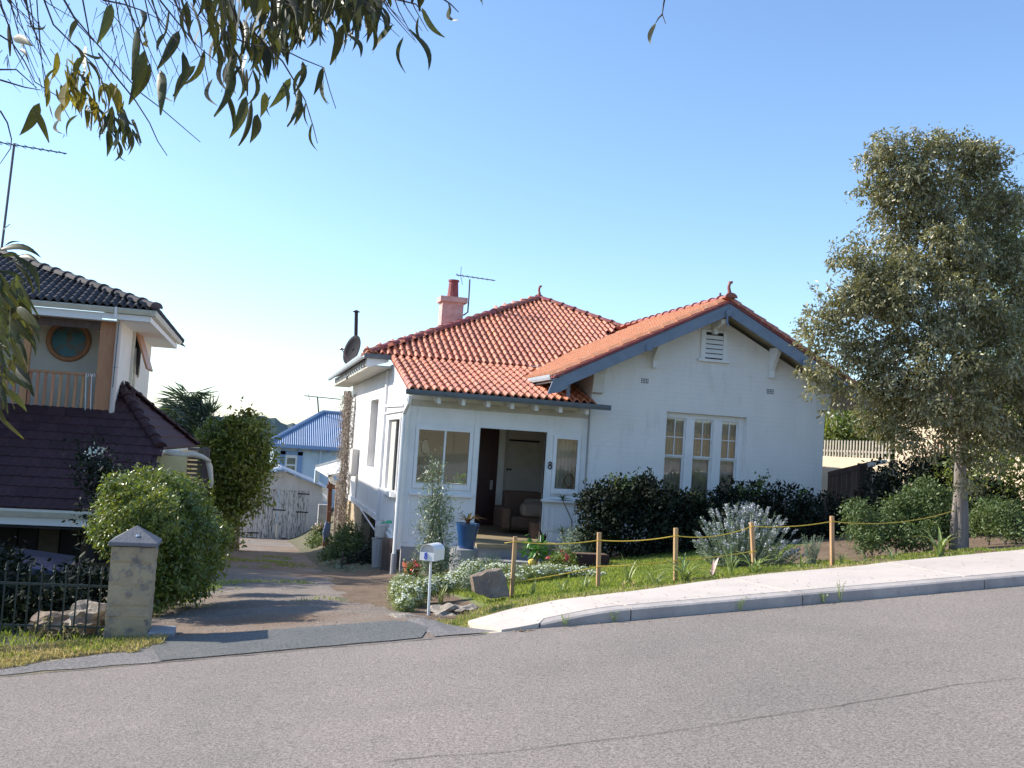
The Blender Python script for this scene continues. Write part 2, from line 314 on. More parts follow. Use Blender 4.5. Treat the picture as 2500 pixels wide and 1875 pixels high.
# ------------------------------------------------------------------ foliage
def leaf_mesh(name, P, D, N, Ln, W, mat_, parent=None, simple=False, curl=.15, **kw):
    """P base points, D long axis, N leaf normal: arrays; one mesh of many folded leaves"""
    n = len(P); D = D/np.linalg.norm(D, axis=1, keepdims=True)
    S = np.cross(D, N); S /= (np.linalg.norm(S, axis=1, keepdims=True)+1e-9); Nn = np.cross(S, D)
    Ln = np.broadcast_to(np.asarray(Ln, float), (n,))[:, None]; W = np.broadcast_to(np.asarray(W, float), (n,))[:, None]
    if simple:
        V = np.stack([P, P+D*Ln*.5+S*W*.5-Nn*W*.15, P+D*Ln-Nn*Ln*curl, P+D*Ln*.5-S*W*.5-Nn*W*.15], 1); k = 4
        Fi = np.array([[0, 1, 2], [0, 2, 3]])
    else:
        V = np.stack([P, P+D*Ln*.3+S*W*.42-Nn*W*.12, P+D*Ln*.7+S*W*.36-Nn*(W*.12+Ln*curl*.5), P+D*Ln-Nn*Ln*curl,
                      P+D*Ln*.7-S*W*.36-Nn*(W*.12+Ln*curl*.5), P+D*Ln*.3-S*W*.42-Nn*W*.12, P+D*Ln*.5-Nn*Ln*curl*.25], 1); k = 7
        Fi = np.array([[0, 1, 6], [1, 2, 6], [2, 3, 6], [3, 4, 6], [4, 5, 6], [5, 0, 6]])
    Lo = org(parent); V = V.reshape(-1, 3) - np.array([Lo.x, Lo.y, Lo.z])
    Fa = (Fi[None] + (np.arange(n)*k)[:, None, None]).reshape(-1, 3)
    me = bpy.data.meshes.new(name); me.vertices.add(len(V)); me.vertices.foreach_set('co', V.ravel())
    me.loops.add(Fa.size); me.loops.foreach_set('vertex_index', Fa.ravel().astype(np.int32))
    me.polygons.add(len(Fa)); me.polygons.foreach_set('loop_start', np.arange(0, Fa.size, 3, dtype=np.int32))
    try: me.polygons.foreach_set('loop_total', np.full(len(Fa), 3, dtype=np.int32))
    except Exception: pass
    me.materials.append(mat_); me.update(calc_edges=True); me.validate()
    o = bpy.data.objects.new(name, me); COL.objects.link(o)
    if parent: o.parent = parent; ORG[o.name] = org(parent)
    if kw: tag(o, **kw)
    return o
def unit(n):
    v = RNG.normal(size=(n, 3)); return v/np.linalg.norm(v, axis=1, keepdims=True)
def clump_points(clumps, total, per=14, spread=.07, fill=.5, wobk=.42):
    """twig centres near the skin of overlapping ellipsoids, leaves gathered round each twig"""
    cs = np.array([q[0] for q in clumps], float); rs = np.array([q[1] for q in clumps], float)
    wgt = (rs.prod(1))**.67; wgt /= wgt.sum()
    nt_ = max(1, total//per); idx = RNG.choice(len(cs), nt_, p=wgt)
    d = unit(nt_); rad = fill + (1-fill)*RNG.random(nt_)**.6
    wob = np.array([noise.noise(Vector((cs[i][0]*3.1+a[0]*2.3, cs[i][1]*3.1+a[1]*2.3, cs[i][2]*3.1+a[2]*2.3))) for i, a in zip(idx, d)])
    T = cs[idx] + d*rs[idx]*(rad*(1+wobk*wob))[:, None]
    P = np.repeat(T, per, 0) + RNG.normal(size=(nt_*per, 3))*spread
    O = np.repeat(d, per, 0)
    return P, O
def foliage(name, clumps, total, ln, wd, mat_, parent=None, droop=0, per=14, spread=.07, fill=.5, simple=False, wobk=.42, **kw):
    P, O = clump_points(clumps, total, per, spread, fill, wobk); n = len(P)
    D = O*.6 + unit(n)*.8 + np.array([0, 0, -droop]); N = O*.7 + unit(n)*.7 + np.array([0, 0, .35])
    sz = RNG.uniform(.5, 1.35, n)
    return leaf_mesh(name, P, D, N, ln*sz, wd*sz, mat_, parent, simple, **kw)
def puffs(L_, n, r0, r1, seed=3, k=.86):
    R = random.Random(seed); out = []; ws = [(r[0]*r[1]*r[2])**.67 for _, r in L_]
    for (c_, r) in R.choices(L_, ws, k=n):
        while True:
            d = Vector((R.gauss(0, 1), R.gauss(0, 1), R.gauss(0, 1))).normalized()
            if d.z > -.75: break
        q = R.uniform(r0, r1); out.append(((c_[0]+d.x*r[0]*k, c_[1]+d.y*r[1]*k, c_[2]+d.z*r[2]*k), (q*R.uniform(.8, 1.3), q*R.uniform(.8, 1.3), q*R.uniform(.7, 1.2))))
    return out
def blob(mb, c, r, n=2, seed=0, amp=.25, m=0, cut=None):
    bm = bmesh.new(); bmesh.ops.create_icosphere(bm, subdivisions=n, radius=1)
    V = []
    for v in bm.verts:
        k = 1 + amp*noise.noise(v.co*1.7+Vector((seed*3.3, seed, 0))) + amp*.45*noise.noise(v.co*4.1+Vector((seed, seed*2.2, 5)))
        V.append(Vector((c[0]+v.co.x*r[0]*k, c[1]+v.co.y*r[1]*k, c[2]+v.co.z*r[2]*k)))
    mb.add(V, [tuple(v.index for v in f.verts) for f in bm.faces], m); bm.free(); return mb
def blades(name, pts, h, wd, mat_, parent=None, lean=.5, **kw):
    n = len(pts); D = np.array([0, 0, 1.]) + unit(n)*lean; D[:, 2] = np.abs(D[:, 2])+.2
    return leaf_mesh(name, np.asarray(pts, float), D, unit(n), RNG.uniform(.5, 1.3, n)*h, wd, mat_, parent, True, curl=.3, **kw)
def strap(mb, base, az, ln, wd, arch, seg=6, up=1.0):
    """one arching strap leaf"""
    b = Vector(base); d = Vector((math.cos(az), math.sin(az), 0)); s = Vector((-math.sin(az), math.cos(az), 0))
    V = []; 
    for i in range(seg+1):
        t = i/seg; x = arch*t*t*ln; z = up*ln*(t - arch*.75*t*t*t)
        w_ = wd*(1-t**2.2)*(.55+.45*min(1, t*5))+.0008
        p = b + d*(x+.12*ln*t) + Vector((0, 0, z)); V += [p - s*w_/2 + Vector((0,0,w_*.25)), p, p + s*w_/2 + Vector((0,0,w_*.25))]
    Fc = []
    for i in range(seg): Fc += [(3*i, 3*i+1, 3*i+4, 3*i+3), (3*i+1, 3*i+2, 3*i+5, 3*i+4)]
    mb.add(V, Fc)
# ------------------------------------------------------------------ terrain
def sstep(a, b, x): t = min(1, max(0, (x-a)/(b-a))); return t*t*(3-2*t)
def xc(X): return min(X, 13) + max(0, X-13)*.02 if X > -14 else -14 + (X+14)*.02
def lerp_list(L_, x):
    if x <= L_[0][0]: return L_[0][1] + (x-L_[0][0])*.13
    for (a, va), (b, vb) in zip(L_, L_[1:]):
        if x <= b: return va + (vb-va)*(x-a)/(b-a)
    return L_[-1][1] + (x-L_[-1][0])*.12
def zroad(X, Y): return -1.834 + .103*xc(X) - .0275*(Y-8.5)
BACK = []
for px, py in [(1141, 1516), (1244, 1487), (1361, 1464), (1558, 1441), (1716, 1419), (1875, 1400), (2100, 1381), (2165, 1372), (2500, 1341)]:
    Y = 9.5
    for _ in range(4): q = at(px, py, Y); Y = 9.7 + .09*(q.x-2.2)
    BACK.append(at(px, py, Y))
EDGE = [(q.x, q.z) for q in BACK]
def ye(X): return 9.7 + .09*(min(max(X, 0), 16)-2.2)
def zgard(X, Y):
    x = xc(X); K = [(ye(X), lerp_list(EDGE, x)-.03), (14, -2.32+.105*x), (18, -2.8+.15*x), (40, -3.2+.15*x), (60, -5+.1*x)]
    if Y <= K[0][0]:
        t = max(0, (Y-8.5)/(K[0][0]-8.5)); return zroad(X, 8.5)*(1-t) + K[0][1]*t
    for (a, va), (b, vb) in zip(K, K[1:]):
        if Y <= b: t = (Y-a)/(b-a); return va+(vb-va)*t
    return K[-1][1]
def zdrive(X, Y):
    if Y < 9.3: t = (Y-8.5)/.8; return (-1.834+.103*xc(X))*(1-t) + (-1.82+.1*xc(X))*t
    return -1.82 + .1*xc(X)*max(0, 1-(Y-9.3)/8.7) - .075*(min(Y, 38)-9.3) - .05*max(0, Y-38)
def zg(X, Y):
    if Y < 8.5: return zroad(X, max(Y, -2)) + (.0 if Y > -2 else (-2-Y)*.04)
    a = zdrive(X, Y); b = zgard(X, Y); e = 2.05 + 1.15*sstep(9.8, 11.6, Y) - .6*sstep(16, 18, Y)
    if Y > 18: e = 2.6 + (Y-18)*.05
    k = sstep(1.25 + .35*(1-sstep(9.4, 11, Y)), e, X); z = a*(1-k) + b*k
    if Y > 60: z = z*(1-sstep(60, 150, Y)) + -20*sstep(60, 150, Y)
    return z
def znoise(X, Y): return .018*noise.noise(Vector((X*1.6, Y*1.6, 0))) + .008*noise.noise(Vector((X*6, Y*6, 3)))
def zz(X, Y):
    if X > 1.9 and Y < ye(X)+.03: return zg(X, Y) - .035*sstep(8.5, 8.7, Y)
    return zg(X, Y) + (znoise(X, Y) if Y > 9.35 else 0)
def frange(a, b, s): return list(np.arange(a, b-1e-6, s))
gx = [-2500, -600, -200, -80, -40] + frange(-24, -4, 1) + frange(-4, 9.6, .1) + frange(9.6, 26, .8) + [26, 40, 80, 200, 600, 2500]
gy = [-600, -200, -60, -20] + frange(-10, 8.5, 1.5) + [8.46] + frange(8.5, 18.5, .1) + frange(18.5, 40, .5) + frange(40, 64, 3) + [64, 80, 100, 130, 160, 300, 900, 3000]
def region(X, Y):
    n1 = noise.noise(Vector((X*1.3, Y*1.3, 9)))*.16 + noise.noise(Vector((X*5, Y*5, 2)))*.07
    if Y < 8.47: return 'ground'
    xl = -.78 - .35*sstep(9.5, 13, Y); xr = 1.95 - .75*sstep(9.3, 12, Y) + .2*sstep(13, 18, Y)
    if Y < 38 and xl + n1 < X < xr + n1: return 'driveway'
    if X <= xl + n1 and Y < 9.42: return 'grass_verge'
    if X > xr + n1 and X < 6.4 + max(0, Y-12)*.8 + n1*3 and Y < 16.2 + n1*2 and not (X < 2.55 and Y > 9.95 + (X-2)*.9 + n1): return 'lawn'
    if X > 1.2 and Y < 19: return 'garden_bed'
    return 'ground'
grids = {}
Zg = {}
for i, x in enumerate(gx):
    for j, y in enumerate(gy):
        Zg[i, j] = (x, y, zz(x, y) - (.06 if y <= 8.47 else 0))
for i in range(len(gx)-1):
    for j in range(len(gy)-1):
        r = region((gx[i]+gx[i+1])/2, (gy[j]+gy[j+1])/2)
        g = grids.setdefault(r, ({}, [], [])); ids = []
        for k in ((i, j), (i+1, j), (i+1, j+1), (i, j+1)):
            if k not in g[0]: g[0][k] = len(g[1]); g[1].append(Zg[k])
            ids.append(g[0][k])
        g[2].append(tuple(ids))
for r, mt in (('ground', 'ground'), ('driveway', 'drive'), ('grass_verge', 'verge_soil'), ('lawn', 'lawn_soil'), ('garden_bed', 'soil')):
    mb = MB(); mb.add(grids[r][1], grids[r][2]); mb.build(r, M[mt], smooth=True, kind='structure')

# road and apron
mb = MB(); rx = [-60, -14, -6] + frange(-4, 10, .5) + [10, 13, 30, 60]; ry = [-1.2, 2, 4, 6, 8, 8.5]
V = []; Fc = []
for j, y in enumerate(ry):
    for i, x in enumerate(rx): V.append((x, y + (0 if j < len(ry)-1 else .03*noise.noise(Vector((x*2, 0, 0)))), zroad(x, y)))
for j in range(len(ry)-1):
    for i in range(len(rx)-1): Fc.append((j*len(rx)+i, j*len(rx)+i+1, (j+1)*len(rx)+i+1, (j+1)*len(rx)+i))
mb.add(V, Fc); road = mb.build('road', M['asphalt'], kind='structure')
M['crack'] = mat('crack_fill', c(.085,.078,.072), rough=.9)
def crack(pts, wd, name='road_crack'):
    mb = MB(); V = []; Fc = []; k = 0
    P = []
    for (a, b) in zip(pts, pts[1:]):
        n = max(2, int((Vector(b)-Vector(a)).length/.06))
        for i in range(n): P.append(Vector(a).lerp(Vector(b), i/n))
    for i, p in enumerate(P):
        o_ = .022*noise.noise(Vector((p.x*4, p.y*4, 1))) + .010*noise.noise(Vector((p.x*17, p.y*17, 1)))
        w_ = wd*(.45+.9*abs(noise.noise(Vector((p.x*5, 7, p.y*5)))))
        V += [(p.x, p.y+o_-w_, zroad(p.x, p.y+o_-w_)+.004), (p.x, p.y+o_+w_, zroad(p.x, p.y+o_+w_)+.004)]
    Fc = [(2*i, 2*i+2, 2*i+3, 2*i+1) for i in range(len(P)-1)]
    mb.add(V, Fc); return mb.build(name, M['crack'], road)
def onroad(px, py):
    Y = 6
    for _ in range(12):
        p = at(px, py, Y); e = p.z - zroad(p.x, Y); d = ray(px, py); g = (d.z/d.y) - (.103*d.x/d.y - .0275); Y -= e/g
    p = at(px, py, Y); return (p.x, p.y)
crack([onroad(*p) for p in [(920, 1862), (1050, 1848), (1240, 1838), (1400, 1815), (1600, 1793), (1860, 1752), (2100, 1715), (2330, 1672), (2500, 1656)]], .0045)
crack([(-1.9, 8.47), (-.5, 8.465), (.9, 8.46), (2.1, 8.45)], .010)
def sheet(name, poly, mt, off, step=.12, parent=None, **kw):
    """a sheet laid over zg inside a polygon of (x, y): columns of short strips"""
    xs = [p[0] for p in poly]; mb = MB(); V = []; Fc = []
    x = min(xs); cols = []
    def span(x):
        ys = []
        for (a, b) in zip(poly, poly[1:]+poly[:1]):
            if (a[0]-x)*(b[0]-x) <= 0 and a[0] != b[0]: ys.append(a[1]+(b[1]-a[1])*(x-a[0])/(b[0]-a[0]))
        return (min(ys), max(ys)) if ys else None
    n = max(2, int((max(xs)-min(xs))/step)); k = 5
    for i in range(n+1):
        x = min(xs)+(max(xs)-min(xs))*min(max(i/n, .0005), .9995); s_ = span(x)
        cols.append([(x, s_[0]+(s_[1]-s_[0])*t/k) for t in range(k+1)])
    for c_ in cols: V += [(a, b, zg(a, b)+off) for a, b in c_]
    Fc = [(i*(k+1)+j, (i+1)*(k+1)+j, (i+1)*(k+1)+j+1, i*(k+1)+j+1) for i in range(n) for j in range(k)]
    mb.add(V, Fc); return mb.build(name, M[mt], parent, **kw)
def wob(pts, a=.035, s=5):
    out = []
    for p, q in zip(pts, pts[1:]+pts[:1]):
        n = max(1, int(math.hypot(q[0]-p[0], q[1]-p[1])/.12))
        for i in range(n):
            x = p[0]+(q[0]-p[0])*i/n; y = p[1]+(q[1]-p[1])*i/n
            out.append((x, y + a*noise.noise(Vector((x*s, y*s, 4)))))
    return out
sheet('driveway_apron', wob([(-.6, 8.53), (1.5, 8.53), (1.62, 8.9), (1.45, 9.34), (-.62, 9.42), (-.72, 9.1)], .02), 'asphalt_dark', .008, kind='structure')
sheet('worn_road_shoulder', wob([(-2.6, 8.52), (-.58, 8.52), (-.70, 9.05), (-1.3, 8.9), (-1.9, 8.72), (-2.6, 8.58)], .05), 'asphalt_old', .006, kind='structure')
sheet('apron_end', wob([(1.52, 8.53), (2.16, 8.53), (2.12, 9.1), (1.98, 9.45), (1.47, 9.34), (1.64, 8.9)], .02), 'asphalt_old', .0075, kind='structure')

# footpath: kerb and cast slabs
def ktop(X): return zroad(X, 8.5) + .008 + .10*sstep(2.05, 3.3, X)
path = tag(bpy.data.objects.new('footpath', None), kind='structure'); COL.objects.link(path); ORG[path.name] = Vector((0, 0, 0))
def slab(x0f, x1f, x0b, x1b, first=False):
    mb = MB(); n = 14; V = []
    for i in range(n+1):
        t = i/n; xf = x0f+(x1f-x0f)*t; xb = x0b+(x1b-x0b)*t
        yb = ye(xb); zb = lerp_list(EDGE, xb)
        yf = 8.66; zf = ktop(xf) + .004
        if first and t < .35: yf = 8.52
        ym = (yf+yb)/2; xm = (xf+xb)/2; zm = (zf*.5+zb*.5)
        V += [(xf, yf, zf), (xm, ym, zm), (xb, yb, zb), (xb, yb+.003, zb-.09), (xf, yf-.001, zf-.15)]
    Fc = []
    for i in range(n):
        a = i*5; b = a+5
        Fc += [(a, b, b+1, a+1), (a+1, b+1, b+2, a+2), (a+2, b+2, b+3, a+3), (a+4, b+4, b, a)]
    Fc += [(0, 1, 2, 3, 4), (n*5+4, n*5+3, n*5+2, n*5+1, n*5)]
    mb.add(V, Fc); mb.build('slab', M['concrete'], path)
joints = []
for f_, b_ in (((1212, 1548), (1141, 1516)), ((1526, 1501), (1428, 1457)), ((1928, 1465), (1780, 1411)), ((2353, 1420), (2165, 1372))):
    xf = at(f_[0], f_[1], 8.66).x; Yb = 9.7
    for _ in range(4): q = at(b_[0], b_[1], Yb); Yb = ye(q.x)
    joints.append((xf, q.x))
joints += [(joints[-1][0]+1.75, joints[-1][1]+1.8), (joints[-1][0]+3.6, joints[-1][1]+3.7), (joints[-1][0]+6, joints[-1][1]+6)]
for i in range(len(joints)-1): slab(joints[i][0]+.008, joints[i+1][0]-.022, joints[i][1]+.008, joints[i+1][1]-.022, i == 0)
kx = [joints[0][0]+.35, joints[1][0], joints[2][0]+.05, joints[3][0]+.12] + [j[0]+.1 for j in joints[4:]]
for a, b in zip(kx, kx[1:]):
    mb = MB(); n = 10; V = []
    for i in range(n+1):
        x = a+.004 + (b-a-.012)*i/n; zt = ktop(x); zb = zroad(x, 8.5)-.05
        V += [(x, 8.505, zb), (x, 8.512, zt-.018), (x, 8.53, zt-.004), (x, 8.654, zt+.001), (x, 8.655, zt-.12)]
    Fc = []
    for i in range(n):
        p = i*5; q = p+5; Fc += [(p, q, q+1, p+1), (p+1, q+1, q+2, p+2), (p+2, q+2, q+3, p+3), (p+3, q+3, q+4, p+4)]
    Fc += [(4, 3, 2, 1, 0), (n*5, n*5+1, n*5+2, n*5+3, n*5+4)]
    mb.add(V, Fc); mb.build('kerb_stone', M['kerb'], path)
# leaf litter on the path and in the gutter
mb = MB()
for k in range(190):
    x = random.uniform(2.4, 8.8); y = 8.62 + random.random()**1.6*1.2 if k % 3 else random.uniform(8.3, 8.49)
    z = zroad(x, y)+.006 if y < 8.5 else (ktop(x)+.004)*(1-(y-8.66)/(ye(x)-8.66)) + lerp_list(EDGE, x)*((y-8.66)/(ye(x)-8.66)) + .006
    a = random.random()*6.3; r = random.uniform(.006, .02); d = Vector((math.cos(a), math.sin(a), .1))*r; s_ = Vector((-math.sin(a), math.cos(a), 0))*r*.35
    p = Vector((x, y, z)); mb.add([p-d, p+s_, p+d+Vector((0, 0, .006)), p-s_], [(0, 1, 2, 3)])
M['litter'] = mat('leaf_litter', c(.16,.09,.05), c(.28,.2,.12), 9, rough=.9, island=.4)
mb.build('leaf_litter', M['litter'], kind='stuff')
# far wooded ridge
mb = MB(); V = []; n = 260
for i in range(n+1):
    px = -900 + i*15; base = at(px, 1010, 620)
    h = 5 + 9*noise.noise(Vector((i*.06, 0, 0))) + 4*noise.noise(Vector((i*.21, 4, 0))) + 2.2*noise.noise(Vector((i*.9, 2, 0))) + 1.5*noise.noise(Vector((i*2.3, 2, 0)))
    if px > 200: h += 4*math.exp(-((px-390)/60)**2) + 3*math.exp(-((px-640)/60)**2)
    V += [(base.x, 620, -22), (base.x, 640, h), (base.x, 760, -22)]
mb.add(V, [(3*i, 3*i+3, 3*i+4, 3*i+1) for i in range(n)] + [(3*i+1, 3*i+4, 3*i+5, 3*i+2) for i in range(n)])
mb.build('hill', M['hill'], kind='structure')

# ------------------------------------------------------------------ the white house
HX0, HX1 = 2.62, 6.085            # side wall / gable left wall
GX1, GC = 11.03, 8.56             # gable right corner, gable centre
YG = 18.0
FLOOR = -1.74
house = thing('white_house', 'white painted cottage with orange terracotta tiled roof and blue-grey gable bargeboards', 'house', (6.5, 18, -2.4))
MT, MT2 = M['white_wall'], M['white_side']
YW = 21.1                          # main front wall behind the porch
# gable room walls (front wall cut round the triple window)
WX0, WX1, WZ0, WZ1 = 7.63, 9.33, -1.12, .845
apexz = lambda x: 2.78 - abs(x-GC)*.505
mb = MB()
def gwall(x0, x1, z0, z1=None):
    if z1 is None:
        xs = [x0] + ([GC] if x0 < GC < x1 else []) + [x1]
        poly = [(x0, YG, z0), (x1, YG, z0)] + [(x, YG, apexz(x)) for x in reversed(xs)]
    else: poly = [(x0, YG, z0), (x1, YG, z0), (x1, YG, z1), (x0, YG, z1)]
    mb.prism(poly, (0, .26, 0))
gwall(HX1, WX0, -2.6); gwall(WX1, GX1, -2.6); gwall(WX0, WX1, -2.6, WZ0); gwall(WX0, WX1, WZ1)
mb.build('gable_wall', MT, house)
mb = MB(); mb.box((HX1, YG+.26, FLOOR-.8), (HX1+.25, YW+.2, 1.75)); mb.box((GX1-.25, YG+.26, -2.4), (GX1, 29, 1.6)); mb.build('gable_side_wall', MT2, house)
# triple sash window
fr = MB(); fr.box((WX0, YG+.10, WZ0), (WX0+.03, YG+.2, WZ1)); fr.box((WX1-.13, YG+.10, WZ0), (WX1, YG+.2, WZ1))
fr.box((WX0+.03, YG+.10, WZ1-.10), (WX1-.13, YG+.2, WZ1)); fr.box((WX0+.03, YG+.08, WZ0), (WX1-.13, YG+.2, WZ0+.06))
cols = [(WX0+.03, WX0+.45), (WX0+.62, WX0+1.03), (WX0+1.21, WX1-.13)]
fr.box((cols[0][1], YG+.08, WZ0+.06), (cols[1][0], YG+.2, WZ1-.10)); fr.box((cols[1][1], YG+.08, WZ0+.06), (cols[2][0], YG+.2, WZ1-.10))
zmid = at(1735, 1120, YG).z
for k, (a, b) in enumerate(cols):
    wn = MB(); t = .028
    for (z0, z1, yy) in ((zmid, WZ1-.10, YG+.13), (WZ0+.06, zmid, YG+.16)):
        wn.box((a, yy, z0), (a+t, yy+.03, z1)); wn.box((b-t, yy, z0), (b, yy+.03, z1)); wn.box((a+t, yy, z1-t), (b-t, yy+.03, z1)); wn.box((a+t, yy, z0), (b-t, yy+.03, z0+t*1.2))
    m_ = (a+b)/2; wn.box((m_-.009, YG+.135, zmid+t*1.2), (m_+.009, YG+.155, WZ1-.10-t)); zm2 = (zmid+WZ1-.1)/2
    wn.box((a+t, YG+.137, zm2-.009), (b-t, YG+.153, zm2+.009))
    wd = wn.build('sash_window', M['white_paint'], house)
    for q, (x0, x1, z0, z1) in enumerate([(a+t, m_, zmid, zm2), (m_, b-t, zmid, zm2), (a+t, m_, zm2, WZ1-.1), (m_, b-t, zm2, WZ1-.1), (a+t, b-t, WZ0+.06, zmid)]):
        yy = YG+.146 if q < 4 else YG+.176
        g = MB(); g.box((x0, yy, z0), (x1, yy+.004, z1)); g.build('pane', M['glass'], wd)
    cu = MB(); V = []; n = 40
    for i in range(n+1):
        x = a-.05 + (b-a+.1)*i/n; y = YG+.25+.016*math.sin(i*1.35+k) + .008*math.sin(i*3.1)
        V += [(x, y, WZ0-.1), (x, y, WZ1+.02)]
    cu.add(V, [(2*i, 2*i+2, 2*i+3, 2*i+1) for i in range(n)]); cu.build('curtain', M['curtain'], wd, smooth=True)
fr.build('window_frame', M['white_paint'], house, bevel=.004)
# louvred gable vent
lx0, lx1, lz0, lz1 = at(1712, 803, YG).x, at(1778, 803, YG).x, at(1745, 878, YG).z, at(1745, 806, YG).z
v = MB(); t = .10
v.box((lx0, YG-.035, lz0), (lx0+t, YG+.0, lz1)); v.box((lx1-t, YG-.035, lz0), (lx1, YG, lz1)); v.box((lx0+t, YG-.035, lz1-.05), (lx1-t, YG, lz1)); v.box((lx0-.05, YG-.06, lz0-.055), (lx1+.05, YG, lz0))
vent = v.build('gable_vent', M['white_paint'], house, bevel=.004)
b_ = MB(); b_.box((lx0+t, YG-.006, lz0), (lx1-t, YG-.002, lz1-.05)); b_.build('vent_back', M['dark'], vent)
for k in range(5):
    z = lz0+.05+k*(lz1-lz0-.12)/5; s_ = MB(); s_.prism([(lx0+t+.002, YG-.008, z+.055), (lx0+t+.002, YG-.03, z-.01), (lx0+t+.002, YG-.03, z-.022), (lx0+t+.002, YG-.008, z+.042)], (lx1-lx0-2*t-.004, 0, 0)); s_.build('slat', M['white_paint'], vent)
# air bricks
for px, py in ((1574, 930), (1880, 956)):
    p = at(px, py, YG); a = MB(); a.box((p.x-.085, YG-.006, p.z-.055), (p.x+.085, YG+.002, p.z+.055)); ab = a.build('air_brick', M['white_paint'], house)
    h = MB()
    for i in range(5):
        for j in range(3): h.box((p.x-.075+i*.032, YG-.008, p.z-.045+j*.034), (p.x-.054+i*.032, YG-.0065, p.z-.022+j*.034))
    h.build('vent_hole', M['dark'], ab)
# corbels at the wall ends and brackets under the bargeboards
def bracket(x, ztop, zbot, wd, mt='white_paint', depth=.34):
    prof = [(0, ztop), (-depth, ztop-.02), (-depth*.95, ztop-.10), (-depth*.45, ztop-.30*(ztop-zbot)/.5), (-.10, zbot+.14), (-.11, zbot), (0, zbot)]
    mb = MB(); mb.prism([(x-wd/2, YG+y, z) for y, z in prof], (wd, 0, 0)); mb.build('bracket', M[mt], house, bevel=.004)
for (pt, pb) in (((1608, 843), (1594, 898)), ((1897, 858), (1880, 923))):
    a = at(*pt, YG); b_ = at(*pb, YG); bracket(b_.x, a.z+.05, b_.z, .085)
p = at(1757, 790, YG); bracket(GC-.04, 2.70, 2.42, .09, depth=.42)
M['corbel'] = mat('stained_corbel', c(.62,.60,.52), c(.70,.70,.68), 5, rough=.7)
for x, s_ in ((HX1, 1), (GX1, -1)):
    mb = MB(); prof = [(x, 1.10), (x+s_*.0, 1.10), (x-s_*.045, 1.12), (x-s_*.045, 1.20), (x, 1.24)]
    prof2 = [(-.0, 1.07), (-.12, 1.10), (-.14, 1.22), (-.17, 1.45), (-.34, 1.62), (-.40, 1.72), (0, 1.72)]
    zt = apexz(x+s_*.1)
    mb.prism([(x-s_*.03, YG+y, min(z, zt+.1)) for y, z in prof2], (s_*.22, 0, 0)); mb.build('corbel', M['corbel'], house)
# gable roof: bargeboards, soffit, tiles
GP = .505; YB = 17.45                                # pitch, barge plane
ROOFZ = lambda x: 3.03 - abs(x-GC)*GP                # top of battens
def barge(xa, xb):
    za, zb = ROOFZ(xa)-.06, ROOFZ(xb)-.06
    mb = MB(); mb.prism([(xa, YB, za), (xb, YB, zb), (xb, YB, zb-.235), (xa, YB, za-.235)], (0, .045, 0)); return mb.build('bargeboard', M['blue_grey'], house, bevel=.005)
XEL, XER = 5.16, 11.98
barge(XEL+.09, GC-.002); barge(GC+.002, XER)
mb = MB(); mb.prism([(XEL, YB+.004, ROOFZ(XEL)-.05), (XEL+.28, YB+.004, ROOFZ(XEL)+.02), (XEL+.28, YB+.004, ROOFZ(XEL)-.2), (XEL+.1, YB+.004, ROOFZ(XEL)-.30), (XEL-.10, YB+.004, ROOFZ(XEL)-.34)], (0, .04, 0)); mb.build('barge_end', M['blue_grey'], house)
for x in (6.95, 10.2):
    mb = MB(); mb.box((x-.05, YB-.07, ROOFZ(x)-.30), (x+.05, YB-.002, ROOFZ(x)-.18)); mb.build('purlin_end', M['blue_grey'], house)
mb = MB(); mb.tube([(GC-.03, YB-.012, 2.78), (GC-.03, YB-.06, 2.78)], .06, 12); mb.tube([(GC-.05, YB-.03, 2.76), (GC-.06, YB-.05, 2.6), (GC-.02, YB-.04, 2.52)], .02, 6); mb.build('gable_boss', M['blue_grey'], house)
mb = MB()
for s_, xe_ in ((-1, XEL), (1, XER)):
    for y0, y1 in ((YB+.046, YG+.25), (YG+.25, 24.5)):
        mb.prism([(GC, y0, ROOFZ(GC)-.09), (xe_, y0, ROOFZ(xe_)-.09), (xe_, y0, ROOFZ(xe_)-.12), (GC, y0, ROOFZ(GC)-.12)], (0, y1-y0, 0))
mb.build('roof_lining', M['trim_cream'], house)
mb = MB()
for s_, xe_ in ((-1, XEL), (1, XER)): mb.prism([(GC, YB-.02, ROOFZ(GC)+.0), (xe_, YB-.02, ROOFZ(xe_)+.0), (xe_, YB-.02, ROOFZ(xe_)-.055), (GC, YB-.02, ROOFZ(GC)-.055)], (0, 24.6-YB, 0))
mb.build('roof_batten_layer', M['cap'], house)

# ------------------------------------------------------------------ tile meshes
def tile_mesh(name, mt, w_=.29, l=.335, flat=False, dark=False):
    mb = MB(); us = [0, .06, .14, .24, .34, .46, .50, .56, .64, .74, .84, .94, 1.0]
    hs = [.0, .036, .064, .064, .034, .002, .002, .036, .064, .064, .034, .002, .002] if not flat else [0, .004, .012, .014, .012, .006, .004, .006, .012, .014, .012, .004, 0]
    V = []; k = len(us)
    for u, h in zip(us, hs):
        x = u*w_; V += [(x, 0, h-.012), (x, 0, h+.022), (x, l, h+.0), ]
    Fc = []
    for i in range(k-1): a = 3*i; b = a+3; Fc += [(a, b, b+1, a+1), (a+1, b+1, b+2, a+2)]
    Fc += [(2, 1, 0), (3*k-3, 3*k-2, 3*k-1)]
    mb.add(V, Fc); return mb.mesh(name, [M[mt]], smooth=False)
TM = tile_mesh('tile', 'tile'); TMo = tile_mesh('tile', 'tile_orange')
BUD = {}
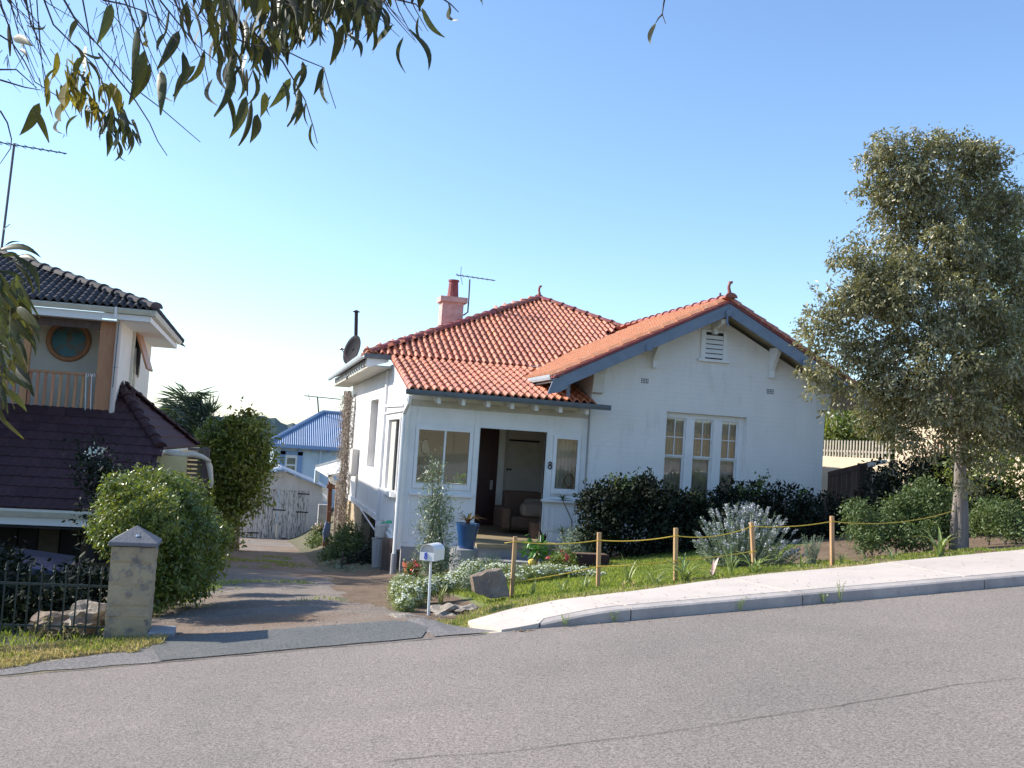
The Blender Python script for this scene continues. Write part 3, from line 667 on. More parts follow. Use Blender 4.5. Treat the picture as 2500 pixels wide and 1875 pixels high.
def lay(parent, O, U, Vv, nU, nV, ok, mesh, w_, gauge, limit=10**6, name='tile', stagger=0, jit=.004):
    """lay tiles on a slope: O eave corner, U along the eave, V up the slope; the first `limit` become parts, the others one joined part"""
    U = Vector(U).normalized(); Vv = Vector(Vv).normalized(); N = U.cross(Vv).normalized(); out = []
    for j in range(nV):
        for i in range(nU):
            p = Vector(O) + U*(i*w_ + (stagger*w_ if j % 2 else 0)) + Vv*(j*gauge)
            if ok(p + U*w_*.5 + Vv*gauge*.5): out.append(p)
    used = BUD.get(parent.name, 0); n1 = max(0, min(len(out), limit-used)); BUD[parent.name] = used+n1
    def Mx(p): 
        a = random.uniform(-.012, .012); R = Matrix((U, Vv, N)).transposed().to_4x4() @ Matrix.Rotation(a, 4, 'Z')
        return Matrix.Translation(p + N*random.uniform(0, jit)) @ R
    for p in out[:n1]: inst(name, mesh, Mx(p), parent)
    if out[n1:]:
        mb = MB(); base = [v.co.copy() for v in mesh.vertices]; fs = [tuple(f.vertices) for f in mesh.polygons]
        for p in out[n1:]: m_ = Mx(p); mb.add([m_ @ v for v in base], fs)
        mb.build('roof_tiles', mesh.materials[0], parent, kind='stuff')
    return len(out)
def caps(parent, A, B, r, mt, step=.38, name='ridge_cap', squash=.75):
    A = Vector(A); B = Vector(B); n = max(1, round((B-A).length/step)); d = (B-A)/n; dn = d.normalized()
    side = dn.cross(Vector((0, 0, 1))).normalized(); up = side.cross(dn); mb = MB(); K = 8; V = []; Fc = []
    prof = [(0, 1.22), (.10, 1.22), (.101, 1.0), (.96, .94)]
    for t, s_ in prof:
        for j in range(K+1):
            a = math.pi*j/K; V.append(Vector((math.cos(a)*r*s_, t*d.length, math.sin(a)*r*s_*squash)))
    for i in range(len(prof)-1):
        for j in range(K): Fc.append((i*(K+1)+j, (i+1)*(K+1)+j, (i+1)*(K+1)+j+1, i*(K+1)+j+1))
    Fc.append(tuple(range(K+1)))
    mb.add(V, Fc); me = mb.mesh(name, [M[mt]])
    R = Matrix((side, dn, up)).transposed().to_4x4()
    for i in range(n): inst(name, me, Matrix.Translation(A+d*i) @ R @ Matrix.Rotation(random.uniform(-.02, .02), 4, 'X'), parent)

# main hip roof: front slope (pitch P1) and the shallower porch slope
P1 = .456; EY = 20.55; EZ = 1.66; EX = 2.07; AX, AY = 6.98, 25.46; AZ = EZ + P1*(AY-EY)
RZ = lambda x, y: min(EZ + P1*(y-EY), EZ + P1*(x-EX))       # hip roof surface, left and front
gl = lambda x, y: ROOFZ(x)                                   # gable roof surface
PE = 17.58; PZ = .86; PX0, PX1 = 2.56, 6.10; PP = (EZ-.01-PZ)/(EY-PE)
nfront = 0
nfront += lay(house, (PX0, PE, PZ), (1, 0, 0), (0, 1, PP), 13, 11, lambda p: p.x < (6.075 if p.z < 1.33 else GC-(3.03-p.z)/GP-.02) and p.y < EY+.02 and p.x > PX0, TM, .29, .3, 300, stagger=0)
sl = math.hypot(1, P1)
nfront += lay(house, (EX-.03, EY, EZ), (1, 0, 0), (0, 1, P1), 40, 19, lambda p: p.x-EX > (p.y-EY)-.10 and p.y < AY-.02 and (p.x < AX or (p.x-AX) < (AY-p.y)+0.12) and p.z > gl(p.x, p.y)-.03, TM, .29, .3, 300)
# left slope of the main roof (seen end on) and gable slopes
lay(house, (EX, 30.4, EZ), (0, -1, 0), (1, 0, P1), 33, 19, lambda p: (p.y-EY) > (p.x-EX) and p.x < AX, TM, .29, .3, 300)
lay(house, (XEL-.02, 21.6, ROOFZ(XEL)), (0, -1, 0), (1, 0, GP), 14, 13, lambda p: p.x < GC and p.y > YB-.05 and p.z > RZ(p.x, p.y)-.02, TMo, .29, .3, 300)
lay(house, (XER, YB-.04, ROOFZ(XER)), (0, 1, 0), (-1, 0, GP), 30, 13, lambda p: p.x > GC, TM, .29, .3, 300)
# slabs under the tiles
mb = MB(); o_ = .012
mb.prism([(PX0, PE, PZ-o_), (PX1-.02, PE, PZ-o_), (PX1-.02, EY, EZ-.02-o_), (PX0, EY, EZ-.02-o_)], (0, 0, -.03))
mb.add([(EX, EY, EZ-o_), (12.2, EY, EZ-o_), (AX, AY, AZ-o_), (AX+.3, AY+4, AZ-o_), (EX, 30.5, EZ-o_), (12.4, 30.5, EZ-o_)], [(0, 1, 2), (0, 2, 3, 4), (1, 5, 3, 2)])
mb.build('roof_underlay', M['cap'], house)
ct = Vector((0, 0, .045))
caps(house, Vector((EX+.02, EY+.02, EZ))+ct, Vector((AX, AY, AZ))+ct, .105, 'cap')
xr = AX + 4.6; caps(house, Vector((xr, AY-4.6, AZ-P1*4.6))+ct, Vector((AX, AY, AZ))+ct, .105, 'cap')
caps(house, Vector((AX, AY, AZ))+ct, Vector((AX+.3, AY+4, AZ))+ct, .105, 'cap')
caps(house, Vector((GC, YB-.06, ROOFZ(GC)))+ct, Vector((GC, 23.2, ROOFZ(GC)))+ct, .105, 'cap')
# valley flashing
mb = MB(); vx = [(GC-(3.03-z)/GP, EY+(z-EZ)/P1, z) for z in (1.66, 3.02)]
mb.prism([(vx[0][0]-.16, vx[0][1]-.12, vx[0][2]+.03), (vx[0][0]+.1, vx[0][1]-.1, vx[0][2]+.055), (vx[0][0]+.15, vx[0][1]+.1, vx[0][2]+.06), (vx[0][0]-.4, vx[0][1]-.12, vx[0][2]+.03)], (0, 0, .012)); mb.build('valley_flashing', M['metal_white'], house)
# finials and the pigeon
def finial(p, h, lean, mt='cap'):
    mb = MB(); p = Vector(p); pts = [(0, 0), (.02, .15), (.0, .35), (-.05, .55), (-.03, .75), (.04, .92), (.10, .93), (.11, .84)]; rr = [.11, .075, .05, .045, .045, .05, .055, .04]
    mb.tube([p+Vector((0, a*lean*h*1.2, b*h)) if False else p+Vector((a*h*.9, -a*h*.2, b*h)) for a, b in pts], [r*h*2.3 for r in rr], 8); mb.build('finial', M[mt], house, smooth=True)
finial((GC, YB+.05, ROOFZ(GC)+.08), .30, 1); finial((AX, AY, AZ+.08), .30, 1); finial((AX+.28, AY+3.6, AZ+.08), .26, 1)
pg = at(1756, 740, 18.4); pg.x = GC; pg = Vector((GC-.0, 18.35, ROOFZ(GC)+.13))
pg = Vector(at(1757, 741, 17.9)); pg.y = 17.9
# pigeon
pr_ = thing('pigeon', 'grey pigeon perched on the gable ridge beside the tall finial', 'bird', pg)
mb = MB(); mb.lathe(pg, [(.005, -.0), (.035, .01), (.052, .06), (.045, .11), (.022, .15), (.02, .17), (.026, .185), (.02, .205), (.004, .215)], 10, sx=1, sy=1.25); mb.build('body', M['pigeon'], pr_, smooth=True)
mb = MB(); mb.tube([pg+Vector((0, -.03, .185)), pg+Vector((.0, -.05, .18))], [.007, .002], 6); mb.build('beak', M['dark'], pr_)
mb = MB(); mb.prism([pg+Vector((-.02, .03, .05)), pg+Vector((.02, .03, .05)), pg+Vector((.022, .12, -.03)), pg+Vector((-.022, .12, -.03))], (0, 0, .01)); mb.build('tail', M['pigeon'], pr_)
# eaves: gutters, fascia, rafter ends
def gutter(a, b, mt, r=.06, drop=0):
    a = Vector(a); b = Vector(b); d = (b-a).normalized(); s_ = d.cross(Vector((0, 0, 1))).normalized(); mb = MB()
    prof = [(-.055, 0), (-.055, -.07), (-.02, -.095), (.045, -.095), (.06, -.05), (.062, .0), (.055, .0), (.052, -.045), (.04, -.085), (-.02, -.085), (-.045, -.06), (-.045, 0)]
    mb.prism([a+s_*x+Vector((0, 0, z)) for x, z in prof], b-a); return mb.build('gutter', M[mt], house)
gutter((PX0-.06, PE-.05, PZ+.015), (PX1+.20, PE-.05, PZ-.005), 'gutter')
gutter((EX-.05, EY-.06, EZ+.02), (PX0+.0, EY-.06, EZ+.02), 'gutter')
gutter((EX-.06, 30.4, EZ+.02), (EX-.06, EY-.06, EZ+.02), 'gutter_pale')
gutter((XEL-.02, 20.7, ROOFZ(XEL)+.02), (XEL-.02, YB+.0, ROOFZ(XEL)+.02), 'gutter_pale')
for k in range(7):
    x = at((1071, 1131, 1192, 1251, 1310, 1369, 1434)[k], 990, PE+.05).x
    mb = MB(); mb.prism([(x-.033, PE+.03, PZ-.06), (x-.033, PE+.03, PZ-.20), (x-.033, YG+.1, PZ-.12), (x-.033, YG+.1, PZ+.03)], (.066, 0, 0)); mb.build('rafter_end', M['white_paint'], house)
mb = MB(); mb.prism([(PX0, PE+.08, PZ-.035), (PX0, YG+.04, PZ+.08), (PX0, YG+.04, PZ+.055), (PX0, PE+.08, PZ-.06)], (PX1-PX0-.03, 0, 0)); mb.build('eave_lining', M['trim_cream'], house)
for k in range(17):                                     # small blocks under the left eave
    y = EY+.35+k*.52; mb = MB(); mb.box((EX+.02, y, EZ-.20), (EX+.08, y+.06, EZ-.06)); mb.build('eave_block', M['white_paint'], house)
mb = MB(); mb.box((EX+.07, EY-.0, EZ-.24), (HX0-.001, 30.4, EZ-.20)); mb.build('soffit', M['trim_cream'], house)
mb = MB(); mb.prism([(EX+.0, EY-.03, EZ-.065), (PX0-.04, EY-.03, EZ-.065), (PX0-.04, EY-.03, EZ-.12), (EX+.02, EY-.03, EZ-.26)], (0, .03, 0)); mb.build('eave_end', M['white_paint'], house)
for y in (18.7, 19.5, 20.3):
    mb = MB(); mb.box((XEL+.05, y, ROOFZ(XEL)-.26), (XEL+.11, y+.05, ROOFZ(XEL)-.09)); mb.build('eave_block', M['white_paint'], house)
# chimney
cx0, cx1 = at(1077, 790, 24).x, at(1129, 790, 24).x; cz0, cz1, cz2 = 2.3, at(1100, 737, 24).z, at(1100, 724, 24).z
chm = MB(); chm.box((cx0, 24, cz0), (cx1, 24.45, cz1)); ch = chm.build('chimney', M['chimney'], house)
mb = MB(); mb.box((cx0-.06, 23.94, cz1), (cx1+.08, 24.51, cz2)); mb.build('chimney_cap', M['chimney'], ch)
pz = at(1108, 684, 24.2).z; mb = MB(); mb.lathe((at(1107, 700, 24.2).x, 24.2, cz2), [(.15, 0), (.14, .05), (.115, (pz-cz2)*.9), (.135, (pz-cz2)*.91), (.135, pz-cz2), (.10, pz-cz2), (.10, pz-cz2-.03)], 14); mb.build('chimney_pot', M['cap'], ch, smooth=False)

# side wall (X = HX0), tall blind window recess, foundation
mb = MB(); Ys = [YW, 24.1, 25.4, 29.6]; SZ = -1.66
wz0, wz1 = -.72, .86
q0, q1 = atx(903, 1000, HX0).y, atx(884, 1000, HX0).y
ry0, ry1 = 22.6, 24.15
mb.box((HX0, YW, SZ), (HX0+.3, ry0, EZ-.2)); mb.box((HX0, ry1, SZ), (HX0+.3, 29.3, EZ-.2)); mb.box((HX0, ry0, SZ), (HX0+.3, ry1, wz0)); mb.box((HX0, ry0, wz1), (HX0+.3, ry1, EZ-.2))
mb.build('side_wall', MT2, house)
mb = MB(); mb.box((HX0+.18, ry0, wz0), (HX0+.2, ry1, wz1)); mb.build('recess_pane', M['inner_white'], house)
mb = MB(); mb.box((HX0-.05, YW-.06, -2.0), (HX0+.12, YW+.12, EZ-.2)); mb.build('corner_pilaster', M['white_side'], house, bevel=.01)
mb = MB(); mb.box((HX0+.06, 24.3, -3.9), (HX0+.3, 29.3, SZ-.004)); mb.build('foundation', M['lime'], house)
mb = MB(); mb.box((HX0-.02, 24.2, -3.6), (HX0+.2, 24.6, SZ-.01)); mb.build('foundation_pier', M['lime'], house)
mb = MB(); mb.box((HX0+.5, YW, -3.6), (HX0+.6, 24.3, SZ)); mb.build('underfloor_wall', M['conc_grey'], house)
mb = MB(); mb.box((HX0-.03, YW+.15, SZ-.10), (HX0+.0, 29.3, SZ+.02)); mb.build('skirting_board', M['white_side'], house)
# porch front wall
X = lambda px, py=1100: at(px, py, YG).x
Zp = lambda px, py: at(px, py, YG).z
w1a, w1b, w1z0, w1z1 = 2.86, 3.80, -.775, .185
dA, dB, dZ = 3.985, 5.262, .287
w2a, w2b, w2z0, w2z1 = at(1358, 1130, YG).x, at(1409, 1130, YG).x, at(1380, 1194, YG).z, at(1390, 1073, YG).z
mb = MB(); y0, y1 = YG+.05, YG+.13; TOP = PZ+.02; BOT = -1.93
for a, b, z0, z1 in ((HX0+.01, w1a, BOT, TOP), (w1a, w1b, BOT, w1z0), (w1a, w1b, w1z1, TOP), (w1b, dA, BOT, TOP), (dA, dB, dZ, TOP), (dB, w2a, BOT, TOP), (w2a, w2b, BOT, w2z0), (w2a, w2b, w2z1, TOP), (w2b, HX1-.004, BOT, TOP)):
    mb.box((a, y0, z0), (b, y1, z1))
pw = mb.build('porch_wall', M['white_paint'], house)
def board(x0, x1, z0, z1, pr=.014, name='trim_board', mt='white_paint', yb=None):
    mb = MB(); yb = YG+.05 if yb is None else yb; mb.box((x0, yb-pr, z0), (x1, yb-.001, z1)); mb.build(name, M[mt], pw, bevel=.003)
board(HX0+.02, 6.06, .60, .72, .016, mt='trim_cream')
for a, b in ((HX0, w1a-.07), (w1b+.075, dA-.01), (dB+.01, w2a-.075), (w2b+.07, 6.06)): board(a+.005, b, -1.86, .598, .016)
board(w1a-.065, w1b+.07, .295, .325, .010); board(dA-.005, dB+.005, .292, .315, .010); board(w2a-.07, w2b+.065, .315, .34, .010)
for a, b, z0, z1 in ((w1a-.065, w1b+.07, -1.0, -.95), (dB+.01, 6.05, -1.0, -.955)):                # window boards
    mb = MB(); mb.box((a-.05, YG-.04, z0), (b+.02, YG+.033, z1)); mb.build('sill', M['white_paint'], pw, bevel=.004)
board((w1a+w1b)/2+.12, (w1a+w1b)/2+.135, -1.84, -1.01, .006); board(w2a+.02, w2a+.035, -1.84, -1.01, .006)
board(HX0+.02, dA-.02, -1.93, -1.865, .02); board(dB+.02, 6.05, -1.93, -1.865, .02)
def pwin(x0, x1, z0, z1, mull):
    mb = MB(); t = .062; yy = YG+.045
    mb.box((x0-t, yy-.03, z0-t*1.6), (x0, yy+.05, z1+t)); mb.box((x1, yy-.03, z0-t*1.6), (x1+t, yy+.05, z1+t)); mb.box((x0, yy-.03, z1), (x1, yy+.05, z1+t)); mb.box((x0, yy-.03, z0-t*1.6), (x1, yy+.05, z0))
    if mull: m_ = (x0+x1)/2+.015; mb.box((m_-.016, yy-.025, z0), (m_+.016, yy+.04, z1)); L_ = [(x0, m_-.016), (m_+.016, x1)]
    else: L_ = [(x0, x1)]
    o = mb.build('window', M['white_paint'], house, bevel=.003)
    for a, b in L_: g = MB(); g.box((a, yy+.004, z0), (b, yy+.008, z1)); g.build('pane', M['glass'], o)
pwin(w1a, w1b, w1z0, w1z1, True); pwin(w2a, w2b, w2z0, w2z1, False)
mb = MB(); mb.box((dA-.012, YG+.02, FLOOR), (dA, YG+.14, dZ+.012)); mb.box((dB, YG+.02, FLOOR), (dB+.022, YG+.14, dZ+.012)); mb.box((dA, YG+.02, dZ), (dB, YG+.14, dZ+.014)); mb.build('door_frame', M['metal_white'], house)
# house number, plain plate-less numerals
def digit8(p, h, mt, parent, name='numeral'):
    mb = MB(); p = Vector(p)
    for cz, r in ((h*.27, h*.25), (h*.72, h*.20)):
        pts = [p+Vector((math.cos(a)*r*.88, 0, cz+math.sin(a)*r)) for a in np.linspace(0, 2*math.pi, 17)]
        mb.tube(pts, h*.085, 6, cap=False)
    mb.build(name, M[mt], parent)
p8 = at(1342, 1145, YG+.03); digit8((p8.x, YG+.024, p8.z), .14, 'ink_dark', house)
mb = MB(); q = Vector((p8.x+.062, YG+.028, p8.z+.045)); mb.tube([q+Vector((-.012, 0, -.005)), q+Vector((.012, 0, .0)), q+Vector((.024, 0, .03))], .006, 6); mb.tube([q+Vector((.022, 0, .085)), q+Vector((.018, 0, .12))], .006, 6); mb.build('numeral', M['ink_dark'], house)
# porch side wall with its open window, corner post, downpipes
mb = MB(); sy0, sy1, sz0, sz1 = 18.75, 20.35, -1.02, .36
mb.box((HX0, YG+.13, BOT), (HX0+.09, sy0, .95)); mb.box((HX0, sy1, BOT), (HX0+.09, YW-.06, 1.5)); mb.box((HX0, sy0, BOT), (HX0+.09, sy1, sz0)); mb.box((HX0, sy0, sz1), (HX0+.09, sy1, .95))
mb.prism([(HX0, YG+.13, .952), (HX0, YW-.06, 1.5), (HX0, sy1, 1.5), (HX0, YW-.06, 1.62)], (.09, 0, 0)) if False else None
mb.prism([(HX0, YG+.1, .951), (HX0, sy1-.002, .951), (HX0, sy1-.002, 1.5), (HX0, YG+.6, 1.05)], (.09, 0, 0)); mb.build('porch_side_wall', MT2, house)
mb = MB(); mb.box((HX0-.03, sy0-.05, sz0-.10), (HX0-.002, sy0+.0, sz1+.05)); mb.box((HX0-.03, sy1, sz0-.10), (HX0-.002, sy1+.05, sz1+.05)); mb.box((HX0-.03, sy0, sz1), (HX0-.002, sy1, sz1+.06)); mb.box((HX0-.12, sy0-.08, sz0-.08), (HX0-.002, sy1+.08, sz0-.0)); mb.build('side_window_frame', M['white_side'], house, bevel=.004)
mb = MB(); mb.box((HX0+.03, (sy0+sy1)/2+.1, sz0), (HX0+.06, sy1, sz1)); mb.build('side_window_sash', M['inner_white'], house)
mb = MB(); mb.box((HX0-.42, sy0-.02, sz0+.05), (HX0-.03, sy0+.01, sz1-.02)); mb.box((0, 0, 0), (0, 0, 0)) if False else None
mb = MB(); mb.beam((HX0-.025, YG+.5, .62), (HX0-.025, YW-.1, .66), .03, .05); mb.beam((HX0-.025, YG+.3, .36+.16), (HX0-.025, YW-.1, .50), .03, .03); mb.build('side_batten', M['white_side'], house)
mb = MB(); mb.box((HX0-.03, YG+.0, BOT-.05), (HX0+.05, YG+.048, PZ-.12)); mb.build('corner_post', M['white_paint'], house, bevel=.004)
mb = MB(); pz1 = -2.40; xx = HX0-.07
mb.tube([(HX0-.04, PE-.02, PZ-.10), (HX0-.04, PE+.02, PZ-.22), (xx, YG-.06, PZ-.42), (xx, YG-.06, -2.42)], .036, 10); dp = mb.build('downpipe', M['white_paint'], house)
mb = MB(); mb.tube([(xx, YG-.06, -2.5), (xx, YG-.06, -2.05)], .055, 12); mb.build('downpipe_boot', M['conc_grey'], house)
mb = MB(); mb.tube([(6.055, YG-.02, PZ-.12), (6.055, YG-.02, -1.9)], .014, 6); mb.build('cable_conduit', M['conc_grey'], house)
mb = MB(); gx_ = at(1390, 925, PE+.1).x; mb.beam((gx_, PE+.12, PZ+.09), (gx_, PE+.12, 1.30), .055, .055); mb.build('overflow_pipe', M['blue_grey'], house)
# porch floor and steps
mb = MB(); mb.box((HX0+.02, YG+.135, FLOOR-.12), (6.08, YW, FLOOR)); mb.build('porch_floor', M['boards'], house)
mb = MB(); mb.box((dA-.12, 17.15, FLOOR-.06), (5.55, YG+.045, FLOOR-.0)); st = mb.build('porch_step', M['boards'], house)
mb = MB(); mb.box((dA-.10, 17.2, -2.25), (5.5, YG+.04, FLOOR-.064)); mb.build('step_riser', M['conc_grey'], st)
mb = MB(); mb.box((dA-.08, 16.75, -2.5), (5.7, 17.19, FLOOR-.24)); mb.build('lower_step', M['conc_grey'], st)
mb = MB(); mb.box((HX0+.06, YG+.02, -2.7), (dA-.13, YG+.12, BOT-.004)); mb.build('base_wall', M['conc_grey'], house); mb = MB(); mb.box((5.56, YG+.02, -2.4), (6.08, YG+.12, BOT-.004)); mb.build('base_wall', M['conc_grey'], house)
# porch interior: rear wall with two doors
mb = MB(); rd = at(1176, 1100, YW).x; rd2 = at(1213, 1100, YW).x; ix0, ix1 = at(1240, 1100, YW-.05).x, at(1337, 1100, YW-.05).x
mb.box((HX0+.3, YW, FLOOR), (rd, YW+.15, 1.5)); mb.box((rd2, YW, FLOOR), (8, YW+.15, 1.5)); mb.box((rd, YW, .55), (rd2, YW+.15, 1.5)); mb.build('rear_wall', M['inner_white'], house)
mb = MB(); mb.box((rd-.1, YW+.9, FLOOR), (rd2+.8, YW+1, 1)); mb.build('hall_wall', M['dark'], house)
mb = MB(); mb.box((HX0+.09, YG+.13, .84), (6.08, EY, .87)); mb.build('porch_ceiling', M['trim_cream'], house)
mb = MB(); mb.box((rd-.28, YW-.05, FLOOR+.01), (rd2+.02, YW-.01, .52)); dd = mb.build('front_door', M['dark_door'], house)
for z0, z1 in ((-1.55, -.9), (-.75, .35)): mb = MB(); mb.box((rd-.2, YW-.06, z0), (rd2-.12, YW-.0505, z1)); mb.build('door_panel', M['dark_door'], dd, bevel=.004)
lp = at(1199, 1185, YW-.06); mb = MB(); mb.box((lp.x-.03, YW-.07, lp.z-.09), (lp.x+.03, YW-.051, lp.z+.11)); mb.tube([(lp.x, YW-.07, lp.z+.03), (lp.x, YW-.12, lp.z+.03)], .022, 10); mb.build('door_lock', M['steel'], dd)
mb = MB(); mb.box((ix0, YW-.04, FLOOR+.01), (ix1+.35, YW-.002, .46)); idr = mb.build('inner_door', M['inner_white'], house)
pa, pb = at(1262, 1085, YW-.05), at(1322, 1140, YW-.05)
mb = MB(); mb.box((pa.x, YW-.055, pb.z), (pb.x, YW-.041, pa.z+.05)); mb.build('door_panel', M['trim_cream'], idr, bevel=.006)
mb = MB(); ra, rb = at(1243, 1074, YW-.06), at(1317, 1079, YW-.06); mb.tube([(ra.x, YW-.07, ra.z), (rb.x, YW-.07, ra.z-.0)], .018, 6); mb.build('coat_rail', M['dark'], idr)
for px in (1239, 1246): q = at(px, 1146, YW-.05); mb = MB(); mb.tube([(q.x, YW-.041, q.z), (q.x, YW-.08, q.z)], .022, 10); mb.build('door_knob', M['dark'], idr)
mb = MB(); mb.box((rd2+.03, YW-.03, FLOOR), (ix0-.06, YW-.002, .60)); mb.build('door_post', M['white_paint'], house)
# right reveal of the recessed wall over the porch roof
mb = MB(); mb.box((HX1-.02, YG+.02, 1.0), (HX1-.002, YG+2.2, 1.13)); mb.build('wall_band', M['white_side'], house)
mb = MB(); mb.box((HX0+.32, YW+.2, -1.6), (HX0+.34, 29, -1.58)); mb.build('floor_edge', M['dark'], house)
mb = MB(); mb.box((HX0+.3, 29.28, -3.0), (12, 29.4, 1.5)); mb.build('back_wall', M['white_side'], house)
mb = MB(); mb.box((HX1+.26, YW-.5, FLOOR), (GX1-.26, YW-.4, 1.5)); mb.build('room_back_wall', M['inner_white'], house)
mb = MB(); mb.box((HX0+.3, YG+.13, FLOOR-.2), (GX1-.26, 29, FLOOR-.13)); mb.build('house_floor', M['dark'], house)
# meter box and pipes on the side wall
mb = MB(); my = atx(851, 1185, HX0).y; mb.box((HX0-.18, 26.0, -1.05), (HX0-.002, 26.6, -.35)); mb.build('meter_box', M['meter'], house, bevel=.008)
mb = MB(); mb.tube([(HX0-.03, 25.9, -1.6), (HX0-.03, 25.9, -1.0)], .015, 6); mb.tube([(HX0-.03, 24.6, -1.75), (HX0-.05, 23.5, -1.8), (HX0-.05, 22, -1.9), (HX0-.05, 21.2, -1.95)], .02, 6); mb.build('waste_pipe', M['pipe'], house)
# satellite dish, flue, antenna
dsh = at(863, 856, 25.2); d_ = thing('satellite_dish', 'dark grey satellite dish on the left eave of the white house', 'satellite dish', dsh)
fc = (Vector((-.75, -.60, .28))).normalized(); a_ = fc.orthogonal().normalized()
uu = Vector((0, 0, 1)) - fc*fc.z; uu.normalize(); ss = fc.cross(uu); mb = MB(); V = []; Fc = []
for i in range(6):
    for j in range(24):
        t = i/5; an = 2*math.pi*j/24; V.append(dsh + ss*math.cos(an)*.27*t + uu*math.sin(an)*.39*t + fc*.07*t*t)
for i in range(5):
    for j in range(24): Fc.append((i*24+j, i*24+(j+1) % 24, (i+1)*24+(j+1) % 24, (i+1)*24+j))
mb.add(V, Fc); do = mb.build('dish', M['dish'], d_, smooth=True); s_ = do.modifiers.new('s', 'SOLIDIFY'); s_.thickness = .012
mb = MB(); mb.tube([dsh-fc*.02, dsh-fc*.10-uu*.2, dsh-uu*.75-fc*.05], .02, 8); mb.build('mast', M['black'], d_)
mb = MB(); mb.tube([dsh-uu*.34, dsh+fc*.38-uu*.12], .012, 6); mb.tube([dsh+fc*.36-uu*.12, dsh+fc*.44-uu*.1], .03, 8); mb.tube([dsh+fc*.38-uu*.12-ss*.08, dsh+fc*.38-uu*.12+ss*.08], .022, 8); mb.build('receiver_arm', M['steel'], d_)
f0, f1 = at(868, 862, 27), at(870, 762, 27); fl = thing('flue', 'thin dark metal flue pipe with cowl behind the satellite dish', 'flue', f0)
mb = MB(); mb.tube([f0, f1], .05, 10); mb.build('pipe', M['black'], fl)
mb = MB(); mb.lathe(f1, [(.09, .0), (.1, .015), (.01, .06)], 12); mb.build('cowl', M['black'], fl)
def aerial(name, label, mast, boomA, boomB, els, mt, rad=.012, elen=.4, eldir=None, fat=1):
    t = thing(name, label, 'aerial', mast[0]); mb = MB(); mb.tube(mast, rad*1.6*fat, 7); mb.build('mast', M[mt], t)
    a = Vector(boomA); b_ = Vector(boomB); mb = MB(); mb.tube([a, b_], rad, 6); mb.build('boom', M[mt], t)
    d = (b_-a).normalized(); e = eldir or Vector((.25, .95, .05)).normalized()
    for k in range(els):
        p = a.lerp(b_, (k+.4)/els); l = elen*(1.25-.7*k/els); m2 = MB(); m2.tube([p-e*l, p+e*l], rad*.55, 5); m2.build('element', M[mt], t)
    m2 = MB(); p = a.lerp(b_, .12); m2.tube([p+Vector((0, 0, .22)), p, p+Vector((.06, 0, -.22))], rad*.6, 5); m2.build('reflector', M[mt], t)
m0, m1, m2_ = at(1131, 770, 24.3), at(1142, 762, 24.3), at(1147, 682, 24.3)
aerial('tv_aerial', 'small TV aerial on a bent mast beside the pink chimney', [m0, m1, at(1144, 735, 24.3), m2_], at(1113, 671, 24.3), at(1209, 685, 24.3), 8, 'antenna', .012, .28)

# ------------------------------------------------------------------ things in the porch
p = at(1278, 1290, 19.4); sf = thing('armchair', 'tan armchair with pale cushions inside the porch doorway', 'armchair', (p.x, 19.5, FLOOR))
ax = p.x; 
def sb(name, a, b, mt, bev=.05): mb = MB(); mb.box(a, b); mb.build(name, M[mt], sf, bevel=bev)
sb('seat', (ax-.32, 19.2, FLOOR+.12), (ax+.42, 19.95, FLOOR+.36), 'sofa'); sb('backrest', (ax-.30, 19.9, FLOOR+.12), (ax+.5, 20.15, FLOOR+.82), 'sofa')
sb('armrest', (ax-.5, 19.15, FLOOR+.1), (ax-.33, 20.0, FLOOR+.52), 'sofa'); sb('armrest', (ax+.43, 19.15, FLOOR+.1), (ax+.62, 20.0, FLOOR+.55), 'sofa')
sb('cushion', (ax-.12, 19.1, FLOOR+.36), (ax+.32, 19.4, FLOOR+.62), 'cushion', .07); sb('cushion', (ax+.05, 19.5, FLOOR+.38), (ax+.42, 19.75, FLOOR+.70), 'cushion', .06)
q = at(1306, 1322, 18.6); mb = MB(); mb.box((q.x-.1, 18.5, FLOOR), (q.x+.12, 18.75, FLOOR+.3)); tag(mb.build('storage_box', M['sofa'], None, bevel=.01), 'dark brown box standing at the foot of the armchair', 'box')
bg = at(1031, 1090, YG+.22); bgt = thing('hanging_bag', 'cream paper bag with a round handle hanging in the left porch window', 'bag', bg)
mb = MB(); mb.prism([bg+Vector((-.11, 0, .09)), bg+Vector((.08, 0, .12)), bg+Vector((.16, 0, -.15)), bg+Vector((-.07, 0, -.2))], (0, .05, 0)); mb.build('bag_body', M['cream_bag'], bgt)
mb = MB(); mb.tube([bg+Vector((.06+math.cos(a)*.085, -.01, .0+math.sin(a)*.14)) for a in np.linspace(1.2, 5.2, 14)], .008, 6); mb.build('handle', M['dark'], bgt)
wp = thing('window_plant', 'green leafy plant on the sill inside the left porch window', 'plant', (3.2, YG+.4, -1.0))
foliage('foliage', [((3.1, YG+.38, -.62), (.3, .12, .16)), ((3.6, YG+.38, -.68), (.25, .1, .1))], 260, .09, .035, M['l_lily'], wp, per=8, spread=.05)
mb = MB(); mb.box((2.8, YG+.3, -.80), (3.9, YG+.5, -.77)); mb.build('shelf', M['white_paint'], wp)
sh = at(1374, 1150, YG+.3); mb = MB(); mb.tube([(sh.x+.12+math.cos(a)*.09, YG+.25, -.60+math.sin(a)*.12) for a in np.linspace(0, 6.28, 18)], .009, 6, cap=False); mb.tube([(sh.x+.12, YG+.25, -.72), (sh.x+.12, YG+.25, -.95)], .009, 6); tag(mb.build('round_mirror', M['pine']), 'round wooden hoop standing behind the narrow porch window', 'hoop')
mb = MB(); V = []; n = 24
